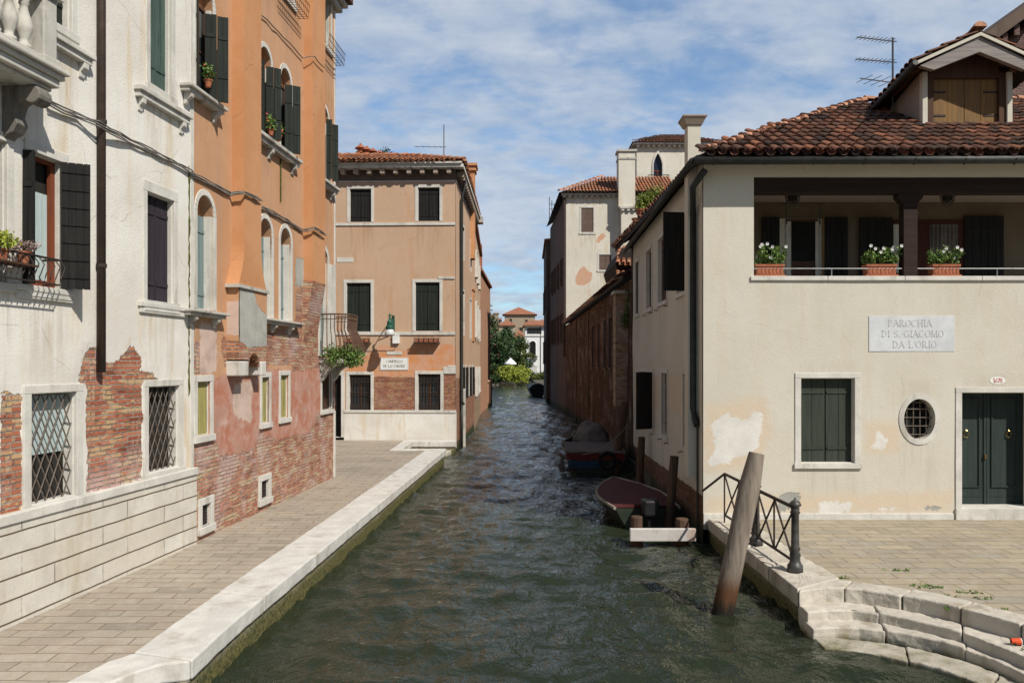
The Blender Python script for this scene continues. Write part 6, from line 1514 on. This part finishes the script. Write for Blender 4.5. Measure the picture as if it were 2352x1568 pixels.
# ------------------------------------------------------------------ brown wall, low roofs and tall houses on the right side
bwl = thing('brown_brick_house', (5, 42, 0), 'long low brown brick building in shade along the canal behind the cream house', 'building')
W5 = Wall((3.98, 26.5), (3.93, 57.8), flip=True)
ops5 = []
for k, s in enumerate((3.6, 5.2, 7.0, 9.4, 12.0)): ops5.append(dict(s0=s, s1=s+.75, z0=3.3, z1=5.3, depth=.2, shape=None))
ops5.append(dict(s0=1.6, s1=2.5, z0=-.3, z1=3.0, depth=.3, shape=None))
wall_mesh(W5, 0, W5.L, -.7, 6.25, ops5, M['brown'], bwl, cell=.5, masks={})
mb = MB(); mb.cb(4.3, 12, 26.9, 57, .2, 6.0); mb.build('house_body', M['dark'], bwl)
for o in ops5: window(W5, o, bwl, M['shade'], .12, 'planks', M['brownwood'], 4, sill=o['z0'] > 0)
for s in (.5, 2.9, 14.5, 22): mb = MB(); mb.wb(W5, s, s+.35, -.6, 6.2 if s > 5 else 3.4, -.05, .06); mb.build('buttress', M['shade'], bwl)
mb = MB(); mb.prism([(3.7,26.6,6.25),(3.7,57.8,6.25),(7,57.8,7.6),(7,26.6,7.6)], (0,0,.12)); br = mb.build('roof', M['under'], bwl)
mb = MB(); U2 = Vector((1,0,.4)).normalized(); tiles(mb, (3.62, 57.5, 6.38), (0,-1,0), U2, 140, 4, .22, .5, None, r=.1, seg=3, channel=False); mb.build('tiles', M['tiles'], br)
# lower roofs and the sunlit pier seen behind the cream eave
rg = thing('roof_gable', (4.6, 27.2, 5.5), 'small tiled gable and red roof edge tucked behind the eave of the cream house', 'roof')
P1, P2, P3 = onY(1405,600,30), onY(1425,566,30), onY(1452,560,30)
mb = MB(); mb.prism([onY(1414,604,30), onY(1430,572,30), onY(1470,540,30), onY(1470,640,30), onY(1425,640,30)], (0,4,0)); mb.build('gable', M['under'], rg)
mb = MB(); tiles(mb, onY(1413,606,29.7), (1,0,-.05), Vector((.15,.9,.5)), 5, 5, .2, .36, None, seg=4); tiles(mb, onY(1414,640,29.0), (1,0,-.1), Vector((.1,.9,.35)), 6, 3, .2, .36, None, seg=4); mb.build('tiles', M['tilesb'], rg)
pr = thing('brick_pier', (4.6, 26.8, 0), 'sunlit ivy grown brick pier with a stone cap at the end of the brown building', 'pier')
Pq0, Pq1 = onY(1414,674,27.2), onY(1458,674,27.2); mb = MB(); mb.cb(Pq0.x, Pq1.x+.3, 27.2, 27.9, 2, Pq0.z); mb.build('pier_body', M['pierb'], pr)
mb = MB(); mb.cb(Pq0.x-.06, Pq1.x+.3, 27.12, 28, Pq0.z, Pq0.z+.1); mb.build('cap', M['stoneg'], pr)
mb = MB(); mb.leaves(onY(1443,712,27.05), (.16,.1,.8), 300, .09, .1); mb.leaves(onY(1433,738,27.05), (.15,.1,.3), 100, .09, .1); mb.build('ivy', M['ivy'], pr)

# tall pale house
W6 = Wall((onY(1300,600,58).x, 58), (9.5, 58)); E6 = 15.72
tl = thing('tall_house', (7, 60, .3), 'tall pale plastered house with a tiled roof and patches of bare brick', 'house')
oA = op_px(W6, 1335, 1363, 477.5, 533.5, depth=.15); oB = op_px(W6, 1376, 1404, 585, 620, depth=.2)
bp = [[th(*p) for p in pl] for pl in ([(262,1240),(300,1170),(325,1155),(350,1190),(382,1210),(375,1260),(330,1290),(270,1285)], [(405,1000),(415,960),(450,925),(475,940),(470,965),(440,980),(425,1005)])]
wall_mesh(W6, 0, W6.L, 4, E6, [oA, oB], M['tall'], tl, cell=.25, masks={'m_red': bp}, soft=.12)
window(W6, oA, tl, M['stone'], .14, 'planks', M['yshut2'] if 'yshut2' in M else M['tanshut'], 4); window(W6, oB, tl, M['stone'], .14, 'glass', M['dshut'], 4, grille='bars')
mb = MB(); mb.prism([(onY(1300,600,58).x,58.02,-.5),(3.45,72,-.5),(12,72,-.5),(12,58.02,-.5)], (0,0,E6+.5)); mb.build('side_wall', M['shade'], tl)  # pale house's canal side: its shade is painted in by the darker plaster
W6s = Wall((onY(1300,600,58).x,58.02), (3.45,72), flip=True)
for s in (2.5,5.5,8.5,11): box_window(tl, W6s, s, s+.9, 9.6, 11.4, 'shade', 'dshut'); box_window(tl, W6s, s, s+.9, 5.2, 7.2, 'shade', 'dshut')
# wing in front of it, to the right
xw = 7.85; YW = 57.2; mb = MB(); mb.cb(xw, 14, YW, 57.98, 5, 14.6); mb.build('wing', M['tall'], tl)
mb = MB(); mb.cb(3.6, xw+.6, 57.65, 57.98, E6, E6+.12)
x = 3.7
while x < xw+.5: mb.cb(x, x+.2, 57.72, 57.97, E6-.16, E6-.002); x += .4
mb.cb(xw-.1, 14, YW-.2, 58, 14.6, 14.75); x = xw
while x < 10: mb.cb(x, x+.2, YW-.17, YW-.01, 14.44, 14.598); x += .4
mb.build('cornice', M['stoneg'], tl)
cx0, cx1 = onY(1421,400,57.2).x, onY(1459,400,57.2).x; zt_ = onY(1421,348,57.2).z
mb = MB(); mb.cb(cx0, cx1, 57.2, 58.3, 14.76, zt_); chn = mb.build('chimney', M['tall'], tl); mb = MB(); mb.cb(cx0-.1, cx1+.12, 57.1, 58.4, zt_, zt_+.14); mb.cb(cx0-.05, cx1+.05, 57.15, 58.35, zt_-.55, zt_-.42); mb.build('chimney_cap', M['stoneg'], chn)
mb = MB(); mb.add([(3.4,57.5,E6+.13),(12,57.5,E6+.13),(12,61,E6+2.0),(6.9,61,E6+2.0),(3.1,72,E6+.13),(6.6,69,E6+2.0),(12,72,E6+.13),(12,69,E6+2.)], [(0,1,2,3),(4,0,3,5),(3,2,7,5)])
rf = mb.build('roof', M['under'], tl); mb = MB(); U = Vector((0,1,.53)).normalized(); tiles(mb, (3.4,57.45,E6+.16), (1,0,0), U, 36, 8, .24, .5, lambda p: p.x-3.4 > (p.y-57.5), r=.1, seg=4, channel=False)
tiles(mb, (xw-.2,YW-.25,14.78), (1,0,0), Vector((0,1,.3)).normalized(), 28, 2, .24, .5, lambda p: p.x > cx1+.1, r=.1, seg=4, channel=False); mb.build('tiles', M['tilesb'], rf)
mb = MB(); ridge(mb, [(3.4,57.5,E6+.2),(6.9,61,E6+2.1)], .14, .5); mb.build('ridge_tiles', M['tilesb'], rf)
mb = MB(); mb.tube([(onY(1296,500,57.9).x,57.9,E6-.1),(onY(1296,500,57.9).x,57.9,4)], .09, 6); mb.build('downpipe', M['pipe'], tl)
# upper house with the pointed window
W8 = Wall((onY(1462,400,62).x, 62), (onY(1640,400,62).x, 62)); E8 = W8.at(1500, 334)[1]
uh = thing('gothic_window_house', (11, 64, .3), 'pale upper storey with a pointed arch window above the other roofs', 'house')
oG = op_px(W8, 1501, 1521, 368, 430, depth=.2, shape='gothic'); oG['z1'] += .5; oG['z0'] -= .1
wall_mesh(W8, 0, W8.L, 12, E8, [oG], M['tall'], uh, cell=.3)
mb = MB(); mb.cb(W8.p.x, W8.p.x+W8.L, 62.3, 70, 8, E8); mb.build('house_body', M['tall'], uh)
oo = oG['outline']; mb = MB(); cs = (oG['s0']+oG['s1'])/2; cz = (oG['z0']+oG['z1'])/2
for i in range(len(oo)-1):
    p0, p1 = oo[i], oo[i+1]; e = lambda p: (cs+(p[0]-cs)*1.32, p[1]+(.22 if p[1] > oG['z1']-.7 else 0)*(1-abs(p[0]-cs)/1.0))
    mb.prism([W8.P(*p0,-.02), W8.P(*p1,-.02), W8.P(*e(p1),-.02), W8.P(*e(p0),-.02)], W8.P(0,0,.1)-W8.P(0,0,0))
gw = mb.build('window', M['stone'], uh); mb = MB(); mb.wb(W8, oG['s0'], oG['s1'], oG['z0'], oG['z1'], -.25, -.2); mb.build('pane', M['blshut2'] if 'blshut2' in M else M['pane'], gw)
mb = MB(); mb.wb(W8, oG['s0'], oG['s1'], (oG['z0']+oG['z1'])/2-.0, (oG['z0']+oG['z1'])/2+.08, -.19, -.15); mb.wb(W8, cs-.03, cs+.03, oG['z0'], cz, -.19, -.15); mb.build('casement', M['redframe'], gw)
mb = MB(); a_, b_, zz = oG['s0']-.45, oG['s1']+.45, oG['z0']
for k in range(15): s = a_+(b_-a_)*k/14; mb.tube([W8.P(s, zz, .45), W8.P(s, zz+.95, .45)], .015, 4)
for z in (zz+.05, zz+.95): mb.tube([W8.P(a_, z, 0), W8.P(a_, z, .45), W8.P(b_, z, .45), W8.P(b_, z, 0)], .025, 4)
mb.wb(W8, a_-.05, b_+.05, zz-.12, zz, 0, .5); mb.build('balcony', M['iron'], uh)
mb = MB(); mb.wb(W8, -.3, W8.L+.3, E8, E8+.15, -8, .4); s = 0
while s < W8.L: mb.wb(W8, s, s+.2, E8-.16, E8-.002, 0, .3); s += .4
mb.build('cornice', M['stoneg'], uh)
x0, x1 = W8.p.x-.4, W8.p.x+W8.L+.4; zt_ = onY(1545,328,65).z
mb = MB(); xm = (x0+x1)/2+.4; mb.add([(x0,61.5,E8+.16),(x1,61.5,E8+.16),(x1,70.5,E8+.16),(x0,70.5,E8+.16),(xm-.8,66,E8+1.9),(xm+.8,66,E8+1.9)], [(0,1,5,4),(1,2,5),(2,3,4,5),(3,0,4)]); rf = mb.build('roof', M['farroof'], uh)
mb = MB(); sl8 = 1.74/4.5; U = Vector((0,1,sl8)).normalized()
tiles(mb, (x0,61.45,E8+.18), (1,0,0), U, 30, 9, .26, .52, lambda p: (p.x-x0) > (p.y-61.5)*(xm-.8-x0)/4.5 and (x1-p.x) > (p.y-61.5)*(x1-xm-.8)/4.5, r=.11, seg=4, channel=False); mb.build('tiles', M['tiles'], rf)
# terrace plants with pots in front of it
t = thing('terrace_plants', (8.4, 45, 9), 'leafy terrace bushes spilling beside terracotta pots below the pointed window', 'shrub')
mb = MB()
for x, y, rx, ry in ((1478,465,.35,.3),(1495,455,.35,.4),(1512,452,.35,.45),(1470,480,.3,.3),(1500,470,.4,.3),(1485,475,.3,.3)): mb.leaves(onY(x,y-6,45), (rx*1.3,.4,ry*1.3), 330, .15, .2)
mb.build('foliage', M['leafy2'] if 'leafy2' in M else M['leaf'], t)
mb = MB(); p_ = onY(1480,500,45); mb.tube([p_, onY(1490,460,45)], .03, 5); mb.build('stem', M['brownwood'], t)
for i, (x, y) in enumerate(((1472,492),(1463,512),(1484,493))):
    c = onY(x,y,44.5); tt = thing('terracotta_planter', c, ['terracotta planter on the terrace edge, nearest the eave of the cream house on the left', 'lowest terracotta planter on the terrace beside the pale wall', 'terracotta planter directly under the leafy terrace bush'][i], 'planter')
    mb = MB(); pot(mb, c-Vector((0,0,.2)), .28, .45); mb.build('pot', M['terra'], tt)
mb = MB(); c0 = onY(1462,518,44.9); mb.cb(c0.x, c0.x+3, 44.3, 47, 5, onY(1462,520,45).z); tag(mb.build('terrace_wall', M['tall'], None), 'pale terrace wall carrying the terracotta planters', 'wall')
# beyond on the same side
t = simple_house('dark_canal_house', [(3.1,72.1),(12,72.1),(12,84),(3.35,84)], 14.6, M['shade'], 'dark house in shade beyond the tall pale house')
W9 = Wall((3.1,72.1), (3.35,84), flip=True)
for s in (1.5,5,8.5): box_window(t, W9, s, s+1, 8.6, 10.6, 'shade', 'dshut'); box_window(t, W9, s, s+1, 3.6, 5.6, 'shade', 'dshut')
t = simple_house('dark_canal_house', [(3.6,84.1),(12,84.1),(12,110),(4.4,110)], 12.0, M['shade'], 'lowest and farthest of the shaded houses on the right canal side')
mb = MB()
P_ = onY(1262,505,66); 
for k in range(4): mb.tube([(P_.x+.2*k,66,E6-.4),(P_.x+.2*k,66,E6+1.6-.3*k)], .03, 4)
for k in range(3): mb.tube([(P_.x,66,E6+.2+.4*k),(P_.x+1.0,66,E6+.2+.4*k)], .02, 4)
tag(mb.build('roof_scaffold', M['rock'], None), 'grey metal scaffold poles on the edge of the tall house roof', 'scaffold')

# ------------------------------------------------------------------ far garden and houses
def far(x, y, Y): return onY(x, y, Y)
def tree(name, c, h, rad, n, label, mat='leaft', size=.45, crown=.62, cone=False):
    t = thing(name, c, label, 'tree', 'trees in the garden at the end of the canal'); c = Vector(c); mb = MB()
    mb.tube([c, c+Vector((.1,0,h*.4)), c+Vector((0,.1,h*.75))], [h*.03,h*.022,h*.008], 8)
    for k in range(7):
        a = k*2.4; z = h*(.3+.06*k); mb.tube([c+Vector((0,0,z)), c+Vector((math.cos(a)*rad*.6, math.sin(a)*rad*.6, z+h*.18))], [h*.012,h*.004], 5)
    mb.build('trunk', M['brownwood'], t); mb = MB()
    for k in range(46):
        d = Vector((random.gauss(0,1),random.gauss(0,1),random.gauss(0,1))).normalized()*R(.35,1); zz = d.z
        rr = rad*(1 if not cone else max(.15, .6-.5*zz))
        p = c+Vector((d.x*rr, d.y*rr, h*(1-crown/2)+zz*h*crown/2)); q_ = R(.5,1)*rad*.38
        mb.leaves(p, (q_,q_,q_*.8), n//46, size, .3)
    mb.build('crown', M[mat], t); return t
for x, yt_, Y, rad, lab, m, cone in ((1125,745,150,6.0,'broad dark tree with pink blossoms beside the orange house wall','leafd',False), (1148,760,160,5.5,'rounded green tree left of the garden conifer','leaft',False), (1164,737,158,3.4,'pointed evergreen rising highest in the garden','leafd',True),
                                     (1178,775,162,3.4,'green tree with pale blossoms beside the white villa','leaft',False), (1128,800,152,4.4,'low dark tree behind the yellow bushes near the water','leafd',False), (1192,815,166,2.6,'small dark tree right of the white parasol','leafd',False), (1115,700,175,5,'dark tree half hidden by the canal houses on the left','leafd',False)):
    b = far(x, 838, Y); h = far(x, yt_, Y).z-.8; tree('garden_tree', (b.x, Y, .8), h, rad, 4200, lab, m, .5, .8, cone)
for x, y, Y, rx, rz, m, lab in ((1132,858,135,2.2,1.3,'leaft','mid green bush at the left of the garden edge'),(1163,856,136,2.7,1.2,'leafy','largest yellow green bush below the parasol'),(1184,857,137,2.6,1.1,'leafy','yellow green bush right of the parasol, sloping to the water'),(1178,866,133,2.6,.9,'leafy','low yellow bush overhanging the bank'),
                                (1116,858,134,2.4,1.6,'leafd','dark green bush by the orange brick corner'),(1205,860,165,2.6,1.0,'leaft','green hedge bush at the foot of the villa'),(1232,864,168,3.2,.8,'leaft','green hedge bush farthest right at the waterside')):
    c = far(x, y, Y); t = thing('garden_bush', (c.x, Y, .6), lab, 'bush', 'bushes along the garden bank'); mb = MB()
    for k in range(18): mb.leaves((c.x+R(-1,1)*rx*.8, Y+R(-1,1)*1.5, max(.9, c.z+R(-.8,.9)*rz)), (.8,.8,.6), 110, .34, .2)
    mb.build('foliage', M[m], t)
c = far(1172.5, 838, 143); zt_ = far(1172, 821, 143).z; t = thing('parasol', (c.x,143,.6), 'open white parasol standing in the garden over the yellow bushes', 'parasol'); Rr = 26/F*143/2*1.05
mb = MB(); N = 8; zl = far(1172, 836, 143).z; mb.add([(c.x,143,zt_)]+[(c.x+Rr*math.cos(2*math.pi*k/N), 143+Rr*math.sin(2*math.pi*k/N), zl+.15) for k in range(N)]+[(c.x+Rr*math.cos(2*math.pi*k/N), 143+Rr*math.sin(2*math.pi*k/N), zl-.05) for k in range(N)], [(0,1+k,1+(k+1)%N) for k in range(N)]+[(1+k,9+k,9+(k+1)%N,1+(k+1)%N) for k in range(N)]); mb.build('canopy', M['canvas'], t)
mb = MB(); mb.tube([(c.x,143,.6),(c.x,143,zt_)], .05, 6); mb.build('pole', M['brownwood'], t)
def fw(a, b, Y): return Wall((far(a,800,Y).x, Y), (far(b,800,Y).x, Y))
# villa
Y = 172; Wv = fw(1206, 1262, Y); t = thing('white_villa', (4, 176, .5), 'white villa with an arched window and glazed upper gallery at the end of the canal', 'house')
zt_ = far(0,749,Y).z; mb = MB(); mb.wb(Wv, 0, Wv.L, 0, zt_, -8, 0); mb.build('wall', M['villa'], t)
mb = MB(); mb.wb(Wv, -.5, Wv.L+.5, zt_, zt_+.2, -8.5, .7); mb.prism([Wv.P(-.5,zt_+.2,.7), Wv.P(Wv.L+.5,zt_+.2,.7), Wv.P(Wv.L+.5,zt_+1.4,-4), Wv.P(-.3+1.2,zt_+1.4,-4)], (0,0,.1)); mb.build('roof', M['farroof'], t)
s0, z1 = Wv.at(1212,753); s1, z0 = Wv.at(1243,766); mb = MB(); mb.wb(Wv, s0, s1, z0, z1, 0, .06); gl = mb.build('gallery_window', M['pane'], t); mb = MB()
for k in range(5): s = s0+(s1-s0)*k/4; mb.wb(Wv, s-.06, s+.06, z0, z1, .06, .12)
mb.build('frame', M['gshut'], gl); mb = MB(); z = Wv.at(1220,770)[1]; mb.wb(Wv, -.1, Wv.L, z-.2, z, 0, .15); mb.build('string_course', M['stone'], t)
a, z1 = Wv.at(1217,783); b, z0 = Wv.at(1230.5,816); w = box_window(t, Wv, a, b, z0, z1, 'villa', 'black', True, .12)
s, z = Wv.at(1224,822); mb = MB(); mb.wb(Wv, a-.4, b+.4, z-.1, z+.15, 0, .6); mb.build('balcony', M['stoneg'], t); mb = MB(); mb.leaves(Wv.P((a+b)/2, z+.3, .5), (1.2,.3,.45), 250, .3, .2); mb.build('balcony_plants', M['leaft'], t)
s, _ = Wv.at(1241,800); mb = MB(); mb.wb(Wv, s, s+.12, .5, zt_, 0, .12); mb.build('downpipe', M['gutter'], t)
s, z = Wv.at(1216,838); mb = MB(); mb.tube([Wv.P(s, z, .5), Wv.P(s, z, .56)], .75, 16); mb.build('satellite_dish', M['canvas'], t)
# tower house behind
Y = 205; Wt_ = fw(1159, 1229, Y); t = thing('square_tower_house', (-2, 210, .5), 'square grey brown tower house with a low pyramid roof beyond the garden', 'house')
zt_ = far(0,722,Y).z; mb = MB(); mb.wb(Wt_, 0, Wt_.L, 0, zt_, -7, 0); mb.build('wall', M['farbrick'], t)
cx = Wt_.P(Wt_.L/2-.3, 0, -3.5); mb = MB(); z2 = far(0,710,Y).z
mb.add([Wt_.P(-.6,zt_,.6),Wt_.P(Wt_.L+.6,zt_,.6),Wt_.P(Wt_.L+.6,zt_,-7.6),Wt_.P(-.6,zt_,-7.6),(cx.x,cx.y,z2+.8)], [(0,1,4),(1,2,4),(2,3,4),(3,0,4),(0,1,2,3)]); mb.build('roof', M['farroof'], t)
for x0, x1, y0, y1 in ((1207,1212,734,744),(1171,1176,732,738),(1193,1201,752,760)): a, z1 = Wt_.at(x0,y0); b, z0 = Wt_.at(x1,y1); box_window(t, Wt_, a, b, z0, z1, 'farbrick', 'dark')
for (x0, x1, yt_, yr, Y, lab, wm_) in ((1108,1150,735,727,215,'cream house with a low red roof left of the tower house','villaold'), (1145,1182,748,740,195,'small house with a red roof in front of the tower house','villaold'), (1178,1208,778,764,190,'long red roofed building between the trees and the villa','farbrick'), (1112,1145,757,748,190,'low tiled house above the dark trees on the left','villaold'), (1236,1256,745,738,215,'narrow house peeping out behind the villa roof','farbrick')):
    a, b = far(x0,800,Y).x, far(x1,800,Y).x; simple_house('far_house', [(a,Y),(b,Y),(b,Y+9),(a,Y+9)], far(0,yt_,Y).z, M[wm_], lab, rise=far(0,yr,Y).z-far(0,yt_,Y).z+.6, z0=0, oh_=.5)
mb = MB(); c = far(1139,731,213); mb.cb(c.x-.7, c.x+.7, 213, 214, 9, c.z+1.2); mb.cb(c.x-.9, c.x+.9, 212.8, 214.2, c.z+1.2, c.z+1.5); tag(mb.build('far_chimney', M['farbrick'], None), 'pale chimney standing on the far cream house roof', 'chimney')
mb = MB(); prism_z(mb, [(-7.8,128),(-6,128),(-4.0,150),(-1,171),(9,171),(9,186),(-12,186),(-12,128)], -1, .75); struct('garden_bank', mb, M['ground'])
mb = MB(); mb.cb(-5.8, -4.5, 138, 140, -.4, 1.3); tag(mb.build('orange_float', M['terra'], None, bevel=.1), 'small orange hull at the garden bank under the yellow bushes', 'boat')
a, b = far(1217,870,171).x, far(1232,870,171).x
t = thing('garden_fence', (a,170,.75), 'pale balustrade fence at the foot of the villa', 'fence'); mb = MB()
for k in range(9): x = a+(b-a)*k/8; mb.cb(x-.07, x+.07, 170, 170.15, .75, 3.0)
mb.build('paling', M['stone'], t); mb = MB(); mb.cb(a-.2, b+.2, 169.95, 170.2, 3.0, 3.15); mb.build('top_rail', M['stone'], t)
